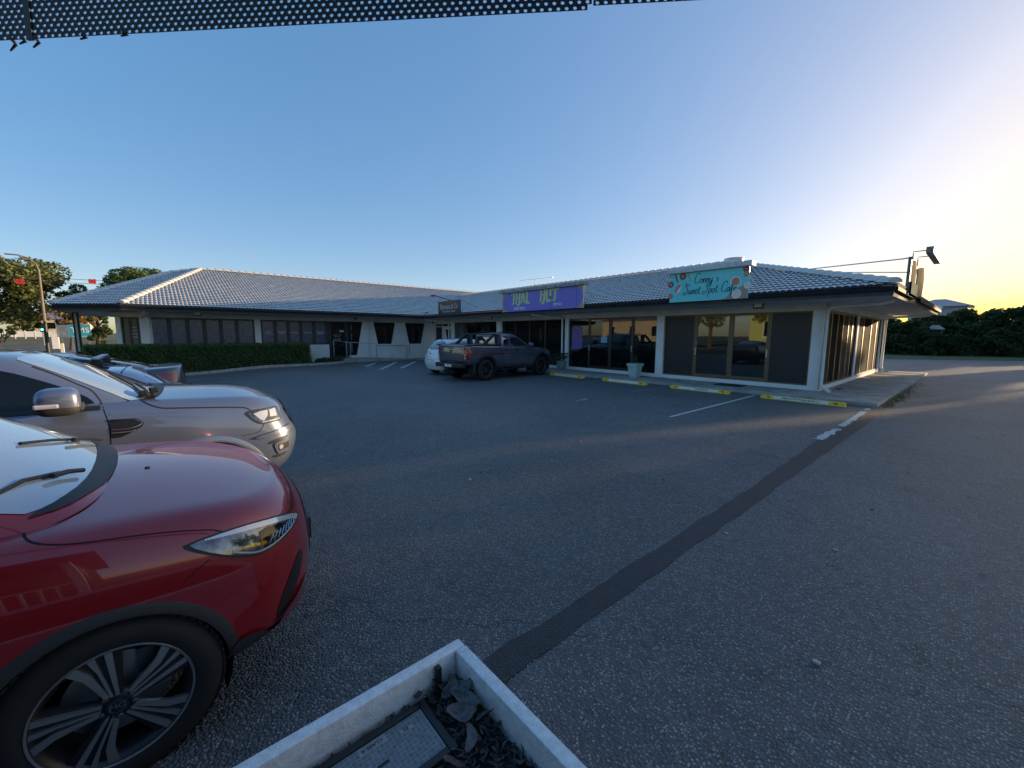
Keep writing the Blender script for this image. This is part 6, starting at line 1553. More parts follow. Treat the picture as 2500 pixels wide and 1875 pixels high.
# soil and litter
sm = mat('potting_soil', (.018,.016,.015), .95, bump=1., bscale=40)
SZ = .275
r_ = random.Random(6); V = []; nx, ny = 40, 40
for i in range(nx+1):
    for j in range(ny+1): V.append((xo+th+(2.2)*i/nx, yo-th-(2.2)*j/ny, SZ+r_.uniform(-.010,.010)))
q = MB().add(V, [(i*(ny+1)+j, i*(ny+1)+j+1, (i+1)*(ny+1)+j+1, (i+1)*(ny+1)+j) for i in range(nx) for j in range(ny)]); q.build('soil', sm, t)
mx0, mx1, my0, my1, mz = -1.292, -1.046, .20, .672, .300
def curl_leaf(q, c, L_, W_, yaw, tilt, cur, r_):
    cy, sy = math.cos(yaw), math.sin(yaw); n = 6; V = []; tw = r_.uniform(-.8,.8)
    for i in range(n+1):
        f = i/n; w = W_*math.sin(PI*(.08+.88*f))**.8
        for s_ in (-1, 0, 1):
            x = (f-.5)*L_; y = s_*w*math.cos(tw*f)+.12*L_*math.sin(f*5+tw); z = cur*L_*(4*(f-.5)**2)+abs(s_)*w*.5+s_*w*math.sin(tw*f*2)*.6+tilt*x
            V.append((c[0]+x*cy-y*sy, c[1]+x*sy+y*cy, c[2]+z))
    q.add(V, [(3*i+k, 3*i+k+1, 3*i+4+k, 3*i+3+k) for i in range(n) for k in range(2)])
q = MB()
for k in range(5200):
    x, y = xo+th+.012+r_.random()*1.2, yo-th-.012-r_.random()*.95
    if mx0-.005 < x < mx1+.005 and my0 < y < my1+.005: continue
    near = math.exp(-((x-xo)**2+(y-yo)**2)*8)
    curl_leaf(q, (x, y, SZ+.006+r_.uniform(0,.018+.025*near)), r_.uniform(.015,.05), r_.uniform(.0015,.006), r_.uniform(0,6.3), r_.uniform(-.5,.5), r_.uniform(0,.3), r_)
q.build('mulch', mat('dry_mulch', (.060,.052,.048), .9, isl=.9), t, fixn=False)['kind'] = 'stuff'
lm = [mat('dead_leaf_grey', (.15,.14,.14), .8, var=.6, vscale=40), mat('dead_leaf_brown', (.13,.08,.055), .8, var=.6, vscale=40)]
LL = [(-1.17,.775,.085,.022,0,'largest grey curled dead leaf beside the meter box corner'),(-1.225,.80,.06,.016,0,'pale grey dead leaf close to the planter corner'),(-1.12,.73,.07,.020,0,'wavy grey dead leaf right of the big one'),(-1.275,.735,.055,.014,1,'brown dead leaf leaning against the left plank'),
      (-1.305,.66,.045,.011,1,'reddish brown leaf on the rim of the meter box'),(-1.06,.80,.05,.012,0,'slim grey dead leaf near the right plank'),(-1.02,.70,.06,.013,0,'grey dead leaf halfway down the right side of the planter'),(-1.24,.755,.05,.016,0,'crumpled grey leaf behind the largest one'),
      (-1.0,.62,.05,.010,1,'small brown dead leaf on the mulch at right'),(-.93,.55,.055,.012,0,'lowest grey dead leaf on the mulch')]
for x, y, l_, w_, kk, lb in LL:
    q = MB(); curl_leaf(q, (0, 0, 0), l_*1.5, w_*1.5, 0, r_.uniform(-.3,.3), r_.uniform(.15,.4), r_)
    o = q.build('fallen_leaf', lm[kk], None, fixn=False, smooth='all'); o.location = (x, y, SZ+.035+r_.uniform(0,.012)); o.rotation_euler = (r_.uniform(-.3,.3), r_.uniform(-.3,.3), r_.uniform(0,6.3))
    tag(o, lb, 'leaf', 'dead leaves in the planter box')
st = MB().bbox(xo+th+.004,xo+th+.026,.735,.755,SZ-.02,WB-.012,.002).build('stake', M['black'], origin=(xo+th+.015,.745,SZ)); tag(st, 'short black stake standing in the planter soil', 'stake')
# meter box with chequer plate lid
t = empty('meter_box', ((mx0+mx1)/2,(my0+my1)/2,SZ), R(0), label='black framed water meter box with a chequer plate lid', cat='meter box')
fw_ = .028
for a in ((mx0,mx1,my1-fw_,my1),(mx0,mx0+fw_,my0,my1-fw_-.001),(mx1-fw_,mx1,my0,my1-fw_-.001),(mx0,mx1,my0-fw_,my0-.001)):
    MB().bbox(*a, SZ-.02, mz+.006, .006).build('frame', M['black'], t, smooth=True)
lid = MB().bbox(mx0+fw_+.001,mx1-fw_-.001,my0+.002,my1-fw_-.001,mz-.02,mz,.003).build('lid', mat('chequer_plate', (.36,.37,.37), .45, metal=.35, var=.35, vscale=30), t)
q = MB(); pt = .0155
yy = my0+.012
while yy < my1-fw_-.008:
    xx = mx0+fw_+.011; row = int(round((yy-my0)/pt))
    while xx < mx1-fw_-.008:
        col = int(round((xx-mx0)/pt)); vert = (row+col) % 2
        if not ((abs(xx+1.243) < .013 and .40 < yy < .50) or (abs(xx+1.225) < .010 and .545 < yy < .585) or (abs(xx+1.16) < .012 and .42 < yy < .49)):
            for i in range(4):
                o_ = -.0055+i*.0036; a_, b_ = .0010, .0066
                c8 = [(-a_,-b_,.0001),(a_,-b_,.0001),(a_*.6,-b_*.8,.0014),(a_*.6,b_*.8,.0014),(a_,b_,.0001),(-a_,b_,.0001),(-a_*.6,b_*.8,.0014),(-a_*.6,-b_*.8,.0014)]
                q.add([((xx+o_+u) if vert else (xx+v_), (yy+v_) if vert else (yy+o_+u), mz+w_) for u, v_, w_ in c8], [(0,1,2,7),(3,4,5,6),(2,3,6,7),(1,4,3,2),(0,7,6,5)])
        xx += pt
    yy += pt
o = q.build('tread_bars', mat('bar_metal', (.24,.245,.25), .4, metal=.4), lid, fixn=False); o['kind'] = 'stuff'
ink = mat('etched_ink', (.04,.04,.04), .6)
def lidtext(s, x, y, sz): text(s, (x, y, mz+.0016), (0,-1,0), (1,0,0), ink, 'etched_lettering', lid, sz, local=False, offset=.0003)
lidtext('CLASS A', -1.243, .45, .020); lidtext('P3', -1.225, .565, .018)
MB().bbox(-1.166,-1.154,.435,.475,mz+.0003,mz+.0018,.0008).build('lift_slot', M['black'], lid)

# litter at the planter's foot and small stones, kerb litter
q = MB(); r_ = random.Random(12)
for k in range(120): curl_leaf(q, (-1.38+r_.gauss(0,.05)+.02, .99+abs(r_.gauss(0,.06)), .012+r_.uniform(0,.02)), r_.uniform(.02,.05), r_.uniform(.003,.01), r_.uniform(0,6.3), r_.uniform(-.3,.3), .2, r_)
tag(q.build('leaf_litter', mat('brown_litter', (.13,.085,.05), .9, isl=.6), fixn=False), 'small heap of dry brown litter at the foot of the planter', kind='stuff')
q = MB()
for k in range(420):
    y = 13.05+abs(r_.gauss(0,3.0)); curl_leaf(q, (-1.50+abs(r_.gauss(0,.10)), min(y,25.5), .01), r_.uniform(.03,.08), r_.uniform(.008,.02), r_.uniform(0,6.3), r_.uniform(-.3,.3), .25, r_)
tag(q.build('leaf_litter', mat('yellow_litter', (.30,.21,.09), .9, isl=.5), fixn=False), 'dry leaves gathered along the walkway edge', kind='stuff')
q = MB()
for k in range(70):
    x, y = r_.uniform(-9,6), r_.uniform(1.3,14); s_ = r_.uniform(.006,.02); q.bbox(x-s_,x+s_,y-s_*.7,y+s_*.7,.0,s_*.8,s_*.3)
tag(q.build('loose_gravel', mat('pale_stone', (.45,.43,.40), .8), origin=(0,0,0)), 'scattered pale stones on the asphalt', kind='stuff')

# ------------------------------------------------------------------ perforated shade screen hanging above the camera
SN = Vector((.70711,.70711,0)); SPN = Vector((-.70711,.70711,0))      # along the sheet; p = SPN*0.8483 + SN*t
BASE = Vector((-1.1996/2, 1.1996/2, 0))
def sheet_mesh(t0, t1, z0, z1, name, parent):
    hx, hz = .01545, .0098; r_h = .0036; q = MB(); V = []; F = []; nrow = int((z1-z0)/hz)
    nv = 0; k = 8
    ang = [2*PI*(i+.5)/k for i in range(k)]
    for j in range(nrow):
        off = (j % 2)*hx/2; n = int((t1-t0)/hx)
        for i in range(n):
            cx, cz = t0+off+(i+.5)*hx, z0+(j+.5)*hz
            b0 = len(V)
            sq = []
            for a in ang:      # square-ish outer ring matching 8 points
                c, s_ = math.cos(a), math.sin(a); m = max(abs(c)/(hx/2), abs(s_)/(hz/2)); sq.append((c/m, s_/m))
            for (ox, oz), a in zip(sq, ang):
                V.append(BASE+SN*(cx+ox)+Vector((0,0,cz+oz))); V.append(BASE+SN*(cx+r_h*math.cos(a))+Vector((0,0,cz+r_h*.95*math.sin(a))))
                V.append(BASE+SPN*.0016+SN*(cx+r_h*math.cos(a))+Vector((0,0,cz+r_h*.95*math.sin(a))))
            for i2 in range(k):
                i3 = (i2+1) % k; F.append((b0+3*i2, b0+3*i3, b0+3*i3+1, b0+3*i2+1)); F.append((b0+3*i2+1, b0+3*i3+1, b0+3*i3+2, b0+3*i2+2))
            # fill the corners of the cell
            for sx in (-1, 1):
                for sz in (-1, 1):
                    c0 = len(V); V.append(BASE+SN*(cx+sx*hx/2)+Vector((0,0,cz+sz*hz/2)))
                    q4 = [i2 for i2 in range(k) if sq[i2][0]*sx > 0 and sq[i2][1]*sz > 0]
                    if len(q4) >= 2: F.append((c0, b0+3*q4[0], b0+3*q4[1]))
    q.add(V, F); o = q.build(name, mat('shade_screen_black', (.008,.009,.014), .6), parent, fixn=False); return o
t = empty('shade_screen', tuple(BASE+Vector((0,0,2.302))), label='black perforated shade screen hanging overhead across the top left', cat='shade screen')
o = sheet_mesh(-1.9, .085, 2.302, 2.70, 'perforated_sheet', t); 
o = sheet_mesh(.088, 1.0, 2.309, 2.70, 'perforated_sheet', t)
MB().bar(BASE+SN*-1.062+Vector((0,0,2.30)), BASE+SN*-1.055+Vector((0,0,2.70)), .014, .004, up=(1,-1,0)).build('seam_strip', M['black'], t)
q = MB(); r_ = random.Random(2)
for tt, dz in ((-1.105,-.018),(-1.082,-.006),(-1.052,-.014),(-.945,-.003),(-.855,-.001)):
    q.tube([BASE+SN*tt+Vector((0,0,2.305)), BASE+SN*(tt+.008)+Vector((0,0,2.302+dz*.5)), BASE+SN*(tt-.006)+Vector((0,0,2.30+dz))], [.004,.003,.0015], 5)
q.build('frayed_bits', M['black'], t)['kind'] = 'stuff'
# ------------------------------------------------------------------ trees, hedges, far things
def leaves(C, size, rs, flat=.0, droop=0.):
    """C: (n,3) leaf centres -> rhombic leaf quads with random orientation"""
    n = len(C); d = rs.normal(size=(n, 3)); d[:, 2] = d[:, 2]*(1-flat)-droop; d /= np.linalg.norm(d, axis=1, keepdims=True)
    e = np.cross(d, rs.normal(size=(n, 3))); e /= np.linalg.norm(e, axis=1, keepdims=True)
    s = size*rs.uniform(.6, 1.35, size=(n, 1))
    V = np.stack([C-d*s, C+e*s*.48, C+d*s, C-e*s*.48], 1).reshape(-1, 3); F = np.arange(4*n).reshape(-1, 4); return V, F
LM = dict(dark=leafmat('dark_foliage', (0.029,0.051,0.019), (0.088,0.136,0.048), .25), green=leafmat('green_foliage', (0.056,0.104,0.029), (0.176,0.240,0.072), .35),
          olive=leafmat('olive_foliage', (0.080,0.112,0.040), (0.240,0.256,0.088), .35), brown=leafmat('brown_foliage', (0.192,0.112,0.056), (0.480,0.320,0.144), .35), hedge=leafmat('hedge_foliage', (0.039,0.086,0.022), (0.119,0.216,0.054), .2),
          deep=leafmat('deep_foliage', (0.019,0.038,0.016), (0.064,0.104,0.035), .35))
M['bark'] = mat('bark', (.11,.085,.06), .9, var=.5, vscale=5, bump=.6, bscale=20)
def tree(name, base, crown, rad, n_cl, n_lf, lf, lm, seed, label, cat='tree', group=None, trunk_r=.25, density=1., limbs=7, gap=0., flat=.4, hollow=.35):
    """base xyz, crown centre, radii (x,y,z)"""
    rs = np.random.RandomState(seed); t = empty(name, base, label=label, cat=cat, group=group)
    crown, rad = np.array(crown), np.array(rad)
    # clump centres: mostly in the outer part of the ellipsoid
    d = rs.normal(size=(n_cl, 3)); d /= np.linalg.norm(d, axis=1, keepdims=True); r = rs.uniform(hollow, 1, size=(n_cl, 1))**.6
    cc = crown+d*r*rad*.86; cr = (rad.mean()*rs.uniform(.14, .27, size=n_cl))
    P = []
    for c, q in zip(cc, cr):
        m = int(n_lf/n_cl*(q/cr.mean())**2); u = rs.normal(size=(m, 3)); u /= np.linalg.norm(u, axis=1, keepdims=True)
        P.append(c+u*(rs.uniform(.35, 1, size=(m, 1))**.5)*q*np.array([1.15, 1.15, .8]))
    V, F = leaves(np.concatenate(P), lf, rs, flat)
    o = mesh_np('crown', V, F, lm, t, off=base)
    mb = MB(); b = np.array(base, float); top = crown-np.array([0, 0, rad[2]*.35])
    k = [b, b*.6+top*.4+rs.normal(size=3)*[.1,.1,0], top]
    mb.tube([tuple(p) for p in k], [trunk_r, trunk_r*.75, trunk_r*.45], 9)
    fork = b*.45+top*.55
    for i in range(limbs):
        e = cc[rs.randint(n_cl)]; mid = fork*.45+e*.55+np.array([0, 0, -.08*rad[2]])
        mb.tube([tuple(fork+rs.normal(size=3)*.05), tuple(mid), tuple(e)], [trunk_r*.45, trunk_r*.25, trunk_r*.08], 6)
    mb.build('trunk', M['bark'], t, smooth=True)
    return t
# left of the picture
tree('tree', (-64,-13,0), (-62,-12.6,6.2), (5.5,6.6,3.9), 95, 30000, .17, LM['olive'], 1, 'large spreading dark green tree at the far left beyond the street', trunk_r=.45, limbs=16)
tree('tree', (-63,-.6,0), (-62,-.3,6.3), (3.6,3.9,2.9), 60, 15000, .15, LM['green'], 2, 'round sunlit green tree behind the left end of the tiled roof', trunk_r=.3)
tree('tree', (-66,-5.2,0), (-65,-5.0,4.9), (3.2,2.9,2.3), 40, 8000, .15, LM['green'], 3, 'lower green tree between the big tree and the roof end', trunk_r=.25)
tree('tree', (-60,-6.6,0), (-60,-6.2,3.5), (2.2,2.4,1.8), 34, 4200, .12, LM['brown'], 4, 'half bare brown and gold tree above the teal board sign', trunk_r=.16, limbs=20)
tree('tree', (-49,-3.6,0), (-49,-3.6,1.9), (.8,.75,1.7), 24, 3200, .10, LM['dark'], 5, 'narrow dark shrub against the white end column', cat='shrub', trunk_r=.07)
tree('tree', (-50,-9.2,0), (-50,-9.1,1.9), (.9,.9,.8), 16, 1200, .09, LM['dark'], 6, 'small young tree on the verge at the left edge', trunk_r=.05)
for k, (y, z, r_) in enumerate(((-27,4.0,5),(-20.5,3.4,4),(-15.8,2.6,2.6),(-11.6,2.4,1.7))):
    tree('tree', (-104,y,1.2), (-104,y,z+1.2), (3,r_,2.0), 24, 3500, .26, LM['olive' if k % 2 else 'green'], 10+k, ['wide bushy tree far beyond the white fence, leftmost','bushy green tree behind the white fence','small green tree right of the white fence','low tree beside the far street light'][k], group='trees far beyond the street')
# grassy rise beyond the street with a white fence and houses
tag(MB().add([(-72,-70,-.02),(-72,30,-.02),(-86,30,.7),(-86,-70,.7),(-130,-70,1.6),(-130,30,1.6)], [(0,3,2,1),(3,4,5,2)]).build('verge', mat('dry_verge', (.16,.15,.07), .95, var=.5, vscale=.5), fixn=False), kind='structure')
t = empty('white_fence', (-91,-14,.8), label='long low white fence beyond the street', cat='fence')
q = MB()
for k in range(9): MB().box(-91.05,-90.95,-19.2+k*.95,-19.1+k*.95,.8,2.0).build('post', M['white'], t)
for k in range(8): MB().box(-91.0,-90.97,-19.1+k*.95,-18.25+k*.95,1.05,1.85).build('panel', M['white'], t)
def house(loc, w, d, h, rh, wallm, roofm, label, yaw=0, wins=3):
    t = empty('house', loc, yaw, label=label, cat='house')
    MB().box(-d/2,d/2,-w/2,w/2,0,h).build('wall', wallm, t, local=True)
    q = MB(); o_ = .5; q.add([(-d/2-o_,-w/2-o_,h),(d/2+o_,-w/2-o_,h),(d/2+o_,w/2+o_,h),(-d/2-o_,w/2+o_,h),(0,-w/2+d*.35,h+rh),(0,w/2-d*.35,h+rh)], [(0,1,4),(1,2,5,4),(2,3,5),(3,0,4,5),(3,2,1,0)]); q.build('roof', roofm, t, local=True)
    for k in range(wins):
        y = -w/2+w*(k+.5)/wins; f_ = MB().box(d/2,d/2+.06,y-.6,y+.6,h*.35,h*.8).build('window', M['white'], t, local=True); MB().box(d/2+.06,d/2+.07,y-.52,y+.52,h*.38,h*.77).build('pane', M['blackglass'], f_, local=True)
    return t
cream = mat('cream_weatherboard', (.62,.56,.42), .8); greyroof = mat('grey_metal_roof', (.30,.32,.36), .5, var=.2, vscale=1); 
house((-112,-14,1.3), 9, 7, 2.8, 1.6, cream, greyroof, 'pale house with a grey roof behind the white fence')
house((-116,-27,1.3), 10, 8, 3.0, 1.8, mat('white_weatherboard', (.68,.68,.66), .8), mat('red_roof', (.30,.10,.07), .7), 'white house with a red roof far at the left edge')
# street lamp, traffic light, business board, bollard, service box
def at_curve(pts): return [tuple(p) for p in pts]
t = empty('street_lamp', (-50.7,-6.9,0), label='tall street lamp with a curved arm at the far left', cat='street lamp')
MB().tube([(-50.7,-6.9,0),(-50.7,-6.88,2.5)], [.13,.12], 10).build('lower_pole', M['black'], t, smooth=True)
MB().tube([(-50.7,-6.88,2.5),(-50.7,-6.84,6.7),(-50.68,-6.95,7.2),(-50.64,-7.33,7.62),(-50.6,-7.8,7.75)], [.10,.07,.055,.05,.045], 10).build('pole', mat('weathered_pole', (.26,.20,.13), .7, var=.3), t, smooth=True)
MB().bbox(-50.7,-50.5,-8.5,-7.75,7.72,7.82,.03).build('lamp_head', M['steel'], t, smooth=True)
t = empty('business_board', (-53.6,-5.6,0), label='grey and teal board sign reading TMS on metal legs', cat='sign')
q = MB()
for k in range(10): MB().box(-53.62,-53.56,-6.65,-5.92,1.30+k*.108,1.395+k*.108).build('slat', M['steel'], t)
MB().box(-53.66,-53.60,-5.92,-4.55,1.28,2.40).build('board', mat('teal_board', (.03,.30,.42), .45), t)
text('TMS', (-53.59,-5.22,1.90), YD, ZU, M['white'], 'lettering', t, .66, local=False, sx=1.0)
q = MB(); q.add([(-53.592,-4.86,1.72),(-53.592,-4.66,1.90),(-53.592,-4.86,2.08),(-53.592,-4.82,1.90)], [(0,1,2,3)]); q.build('arrow', mat('mint_print', (.25,.55,.55), .5), t, fixn=False)
MB().box(-53.595,-53.59,-5.75,-4.75,1.36,1.39).build('underline', M['white'], t)
for yy in (-6.4,-5.75,-5.3,-4.7): MB().box(-53.75,-53.67,yy-.05,yy+.05,0,2.3).build('leg', M['steel'], t)
tag(MB().bbox(-51.4,-51.2,-6.28,-6.05,.0,.79,.02).build('bollard', mat('cream_bollard', (.74,.70,.58), .6), origin=(-51.3,-6.17,0)), 'short cream bollard in front of the teal board sign', 'bollard')
tag(MB().bbox(-60.3,-59.8,-7.85,-7.35,.1,1.6,.03).build('service_cabinet', M['white'], origin=(-60,-7.6,.1)), 'pale service cabinet behind the street lamp', 'cabinet')
t = empty('traffic_light', (-75,-10.45,0), label='distant traffic light showing green near the street lamp', cat='traffic light')
MB().tube([(-75,-10.45,0),(-75,-10.45,2.0)], .06, 8).build('pole', M['steel'], t)
MB().bbox(-75.1,-74.8,-10.62,-10.28,1.75,2.6,.02).build('head', M['black'], t)
q = MB(); disc(q, Vector((-74.79,-10.45,2.05)), YD, ZU, 0, 0, .13, .0); q.build('green_lamp', mat('green_signal', (.05,.5,.4), .4, emit=(.2,1.,.8), estr=1.5), t, fixn=False)
# overhead wires with red marker balls
def wire(a, b, sag, r_, name, label, grp='overhead wires'):
    a, b = Vector(a), Vector(b); P = [a.lerp(b, i/14)-Vector((0,0,sag*4*(i/14)*(1-i/14))) for i in range(15)]
    return tag(MB().tube(P, r_, 4).build(name, M['dsteel'], origin=tuple(a)), label, 'wire', grp)
wire((-54.5,-26,6.5),(-54.9,14,7.2),.35,.018,'overhead_wire','upper overhead wire crossing in front of the big tree'); wire((-54.5,-26,6.1),(-54.9,14,6.9),.35,.018,'overhead_wire','lower overhead wire carrying the red markers')
wire((-50.8,-6.9,5.9),(-66,-3,4.6),.2,.02,'overhead_wire','short service wire sloping right from the street lamp')
redm = mat('marker_red', (.55,.03,.03), .5)
for k, (y, z_) in enumerate(((-8.53,6.02),(-4.14,6.42))):
    t = empty('wire_marker', (-54.6,y,z_), label=['red square wire marker hanging in front of the big tree','red square wire marker hanging against the sky left of the roof'][k], cat='wire marker', group='red markers on the wire')
    MB().prism([(-.24,-.20),(-.28,.0),(-.2,.22),(.0,.17),(.22,.24),(.26,0),(.2,-.24),(0,-.19)], 'x', -.03, .03).build('plate', redm, t, local=True)
    MB().box(-.035,.035,-.06,.06,-.05,.08).build('centre', mat('marker_dark_%d' % k, (.25,.02,.02), .6), t, local=True)
# box hedge along the far wing
def hedge(name, x0, x1, y0, y1, z0, z1, n, lf, seed, label, cat='hedge'):
    rs = np.random.RandomState(seed); t = empty(name, ((x0+x1)/2,(y0+y1)/2,z0), label=label, cat=cat)
    i = .07; MB().bbox(x0+i,x1-i,y0+i,y1-i,z0,z1-i,.06).build('twigs', mat(name+'_core', (.015,.02,.008), .95), t)
    A = np.array([(x1-x0)*(y1-y0), (y1-y0)*(z1-z0), (y1-y0)*(z1-z0), (x1-x0)*(z1-z0), (x1-x0)*(z1-z0)]); f = rs.choice(5, size=n, p=A/A.sum())
    P = np.column_stack([rs.uniform(x0, x1, n), rs.uniform(y0, y1, n), rs.uniform(z0+.02, z1, n)])
    bump = .035*np.sin(P[:, 1]*5.1+P[:, 2]*4)+.03*np.sin(P[:, 0]*6+P[:, 1]*11)+.02*np.sin(P[:, 1]*23+P[:, 2]*17)
    dp = -np.abs(rs.normal(size=n))*.045+bump
    P[f == 0, 2] = (z1+dp)[f == 0]; P[f == 1, 0] = (x1+dp)[f == 1]; P[f == 2, 0] = (x0-dp)[f == 2]; P[f == 3, 1] = (y0-dp)[f == 3]; P[f == 4, 1] = (y1+dp)[f == 4]
    # rounded shoulders
    e = np.maximum(0, P[:, 2]-(z1-.14)); m = f != 0; P[m, 0] = np.where(f[m] == 1, P[m, 0]-e[m]*.6, np.where(f[m] == 2, P[m, 0]+e[m]*.6, P[m, 0]))
    V, F = leaves(P, lf, rs); mesh_np('foliage', V, F, LM['hedge'], t, off=tuple(t.location)); return t
hedge('hedge', -25.0,-23.75,-2.3,6.2,-.1,1.16, 60000, .030, 31, 'long clipped dark green box hedge in front of the far wing windows')
hedge('hedge', -28.6,-27.2,-9.5,-3.9,-.1,.80, 14000, .038, 32, 'lower loose hedge running left from the veranda post')
# garden bed with kerb
kp = [(-23.35,-8.0),(-23.35,-3.0),(-23.35,1.0),(-23.4,3.5),(-23.5,5.6),(-23.85,7.2),(-24.45,8.15)]
q = MB()
KP = catmull([Vector(p) for p in kp], 8)
for a, b_ in zip(KP[:-1], KP[1:]):
    z_ = gz(a.x+.5, a.y); q.bar((a.x,a.y,z_+.02),(b_.x,b_.y,gz(b_.x+.5,b_.y)+.02),.15,.20)
tag(q.build('kerb', M['kerb']), kind='structure')
tag(MB().add([(-23.4,-8,-.06),(-23.4,3,-.06),(-23.9,7.2,.06),(-24.5,8.1,.08),(-25.5,7.8,.08),(-25.5,-.3,.0),(-27,-1.6,-.06),(-27,-8,-.06)], [tuple(range(8))]).build('garden_bed', mat('garden_soil', (.05,.04,.03), .95, var=.4, vscale=6, bump=.5, bscale=30), fixn=False), kind='structure')
for k, (x, y, r_) in enumerate(((-24.25,6.75,.22),(-24.45,7.15,.25),(-24.7,7.5,.2),(-24.55,7.85,.30),(-25.0,7.0,.16))):
    rs = np.random.RandomState(60+k); t = empty('low_shrub', (x,y,.05), label=['small dark shrub at the end of the long hedge','second small shrub beside the hedge end','small shrub in the middle of the garden bed corner','widest low shrub by the foot of the ramp','tiny shrub against the white wall'][k], cat='shrub', group='low shrubs in the garden bed')
    u = rs.normal(size=(900, 3)); u /= np.linalg.norm(u, axis=1, keepdims=True); P = np.array([x, y, .05+r_*.6])+u*rs.uniform(.4, 1, (900, 1))*[r_*1.2, r_*1.2, r_*.8]
    V, F = leaves(P, .03, rs); mesh_np('foliage', V, F, LM['dark'], t, off=(x, y, .05)); MB().tube([(x,y,0),(x,y,r_*.6)], .012, 5).build('stem', M['bark'], t)
t = empty('bare_twig_plant', (-25.2,6.6,.05), label='bare twiggy seedling against the white wall beside the ramp', cat='plant')
q = MB(); 
for k in range(7): q.tube([(-25.2,6.6,.05),(-25.2,6.6+(k-3)*.03,.3),(-25.2,6.6+(k-3)*.09,.35+.08*(3-abs(k-3)))], .006, 4)
q.build('twigs', M['bark'], t)

# ---- right side: thick band of trees beyond the grass, with a house roof above
rs0 = np.random.RandomState(77)
rt = [((-9,56,0),(-9,56,2.2),(4.5,3,2.3)),((-4.6,56,0),(-4.3,55,1.9),(3.4,2.6,2.1)),((-1.2,57,0),(-.8,56,2.0),(2.8,2.6,2.35)),((2.1,58,0),(2.3,57,2.3),(3.0,2.6,2.5)),((5.4,60,0),(5.4,60,4.0),(2.9,3,4.2)),((11.7,62,0),(11.7,61.5,5.0),(1.7,2.6,4.6)),((17.2,63,0),(17.2,63,4.6),(3.1,3,4.6)),((22.5,64,0),(22.5,64,5.0),(3.6,3,4.8)),((-15,57,0),(-15,57,2.6),(4.7,3,2.8))]
lab = ['dense dark shrubby tree just right of the building corner','dark green bushy tree below the grey house roof','bushy tree right of the pale shed roof','rounded dense tree near the right edge of the lot','tall dense tree at the right edge','next dense tree further right along the verge','dense tree beyond the right edge','farthest dense tree along the verge','dense tree hidden behind the building']
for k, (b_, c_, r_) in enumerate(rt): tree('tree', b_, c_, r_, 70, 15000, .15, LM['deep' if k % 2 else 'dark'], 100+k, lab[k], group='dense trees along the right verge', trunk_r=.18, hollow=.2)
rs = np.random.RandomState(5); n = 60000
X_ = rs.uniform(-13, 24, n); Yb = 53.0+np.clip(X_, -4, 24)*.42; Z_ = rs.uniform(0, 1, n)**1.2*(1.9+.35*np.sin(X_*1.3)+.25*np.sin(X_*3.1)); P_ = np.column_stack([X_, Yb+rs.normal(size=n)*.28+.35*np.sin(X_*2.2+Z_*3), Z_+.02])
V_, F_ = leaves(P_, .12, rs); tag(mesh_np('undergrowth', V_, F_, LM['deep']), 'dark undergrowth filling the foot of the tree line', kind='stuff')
tree('tree', (3.4,70,0), (3.4,68.5,5.2), (1.6,1.5,1.5), 18, 2600, .14, LM['olive'], 120, 'sparse tree top rising above the right tree line', trunk_r=.14, limbs=14)
tree('tree', (-2.9,50.6,0), (-2.9,50.6,1.0), (1.6,.8,1.0), 26, 5000, .09, LM['deep'], 131, 'rounded shrub in front of the small shelter', cat='shrub', trunk_r=.06, hollow=.1)
house((-4.4,78,0), 5.2, 6.0, 5.4, 1.1, mat('pale_house_wall', (.45,.45,.45), .8), mat('blue_grey_roof', (.20,.22,.27), .4), 'grey roofed house rising behind the trees at right', yaw=-PI/2)
t = empty('garden_shed', (-3.0,52.2,0), label='small pale roofed shelter among the trees at right', cat='shed')
MB().prism([(-.52,2.35),(-.2,2.66),(.2,2.64),(.55,2.35),(.55,2.28),(-.52,2.28)], 'y', -.5, .5).build('roof', mat('pale_roof', (.34,.36,.38), .5), t, local=True)
for a in (-.42,.42): MB().box(a-.03,a+.03,-.45,-.4,0,2.3).build('post', M['dsteel'], t, local=True)
MB().box(-.42,.42,.3,.4,0,2.3).build('back_wall', M['fascia'], t, local=True)
wire((24,66,9.2),(-8,74,4.6),.5,.02,'overhead_wire','thin wire above the tree line at the right edge')
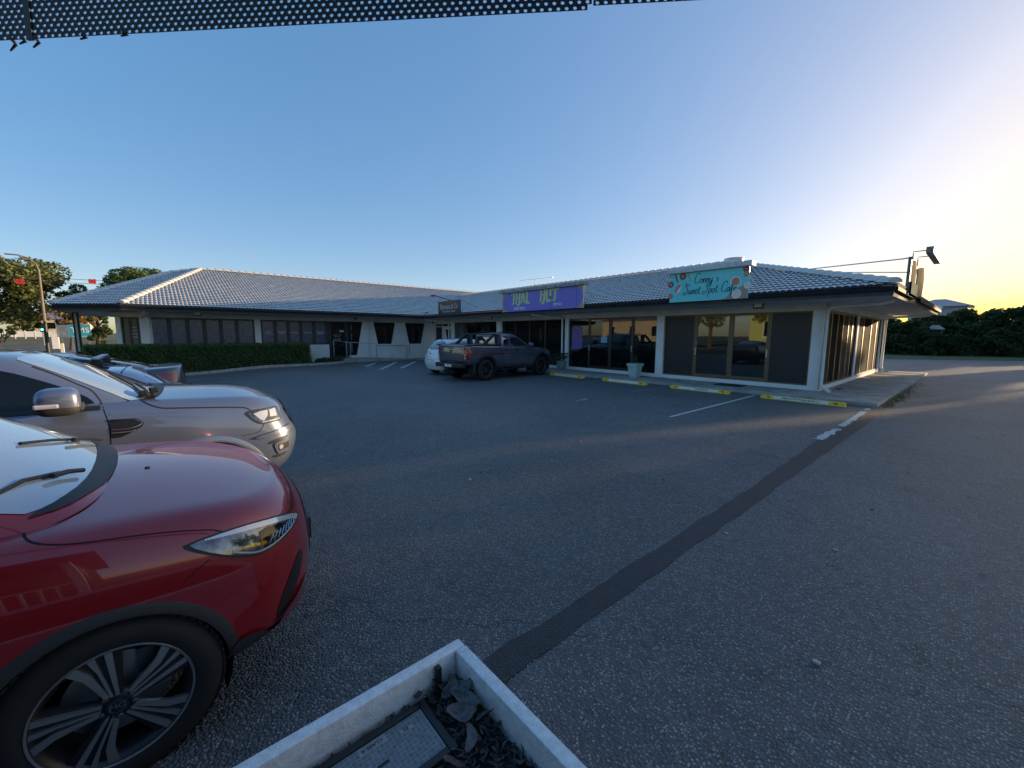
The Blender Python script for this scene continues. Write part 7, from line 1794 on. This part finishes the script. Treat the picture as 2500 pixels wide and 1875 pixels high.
# off to the right and behind the photographer: the trees whose shadows fall across the lot, and what the windows mirror
st = [((19,33,0),(19,33,6.0),(5,4,4.2),26,5200),((27,47,0),(27,47,6.5),(6,5,4.6),30,6000),((13.5,44.5,0),(13.5,45.5,4.6),(3.2,3,3.0),18,3000),((33,36,0),(33,36,6.5),(6,5,4.5),28,5200),((16,24,0),(16,24,6.2),(4.6,4,3.6),24,4200),((24,22,0),(24,22,6.5),(5,5,4.0),26,4800)]
for k, (b_, c_, r_, nc, nl) in enumerate(st): tree('tree', b_, c_, r_, nc, nl, .22, LM['green'], 140+k, ['spreading tree on the east boundary','big tree behind the east boundary','smaller tree at the verge end','far tree east of the lot','tree on the east side beside the drive','leafy tree further east beside the drive'][k], group='boundary trees east of the lot', trunk_r=.3)
for k, (b_, c_, r_) in enumerate([((-24,-26,0),(-24,-26,6),(5,4,3.6)),((-30,-30,0),(-30,-30,6.5),(5,4,4)),((-16.5,-24,0),(-16.5,-24,4.8),(2.4,2.4,2.4)),((-6,-30,0),(-6,-30,6),(5,4,4))]):
    tree('tree', b_, c_, r_, 34, 5200, .2, LM['olive'], 160+k, ['broad tree south of the lot','tall tree south of the lot behind the house','small tree beside the pale house','tree behind the planter side of the lot'][k], group='trees south of the lot', trunk_r=.3)
house((-12,-27,0), 12, 9, 4.2, 1.8, mat('lime_house_wall', (.42,.50,.16), .8), cream, 'lime and cream house south of the lot', yaw=PI/2)
house((-38,-34,0), 12, 9, 4.0, 1.8, cream, greyroof, 'cream house south west of the lot', yaw=PI/2)

# ---- the shop the photographer stands in front of: dark glass, white posts and railing, mirrored in the car doors
t = empty('neighbour_shop', (3.2,-6,0), label='low shop building with white veranda posts behind the photographer', cat='building')
MB().box(3.2,9,-16,-.6,0,2.9).build('wall', mat('slate_wall', (.09,.10,.11), .8), t)
MB().box(.45,9.5,-16.4,-.15,2.9,3.05).build('roof', M['fascia'], t)  # unseen roof, extended forward to darken the red car's side and the planter
for k in range(5): MB().box(3.14,3.2,-15.2+k*2.9,-12.9+k*2.9,.5,2.4).build('window', M['blackglass'], t)
for k in range(6): MB().box(1.75,1.87,-15.9+k*3.05,-15.78+k*3.05,0,2.9).build('post', M['white'], t)
t = empty('veranda_railing', (1.8,-6,0), label='white veranda railing of the shop behind the photographer', cat='railing')
MB().box(1.78,1.84,-15.8,-.6,.98,1.04).build('top_rail', M['white'], t); MB().box(1.78,1.84,-15.8,-.6,.18,.23).build('bottom_rail', M['white'], t)
for k in range(100): MB().box(1.795,1.825,-15.7+k*.15,-15.67+k*.15,.23,.98).build('baluster', M['white'], t)

q = MB(); r_ = random.Random(33)
for k in range(260):
    x, y = r_.uniform(-14,9), r_.uniform(1.0,14.0)
    if x < -2 and y < 2: continue
    curl_leaf(q, (x, y, gz(x, y)+.006), r_.uniform(.02,.055), r_.uniform(.004,.012), r_.uniform(0,6.3), r_.uniform(-.2,.2), .2, r_)
tag(q.build('leaf_litter', mat('scattered_litter', (.20,.15,.09), .9, isl=.7), fixn=False), 'a few dry leaves and twigs scattered over the asphalt', kind='stuff')
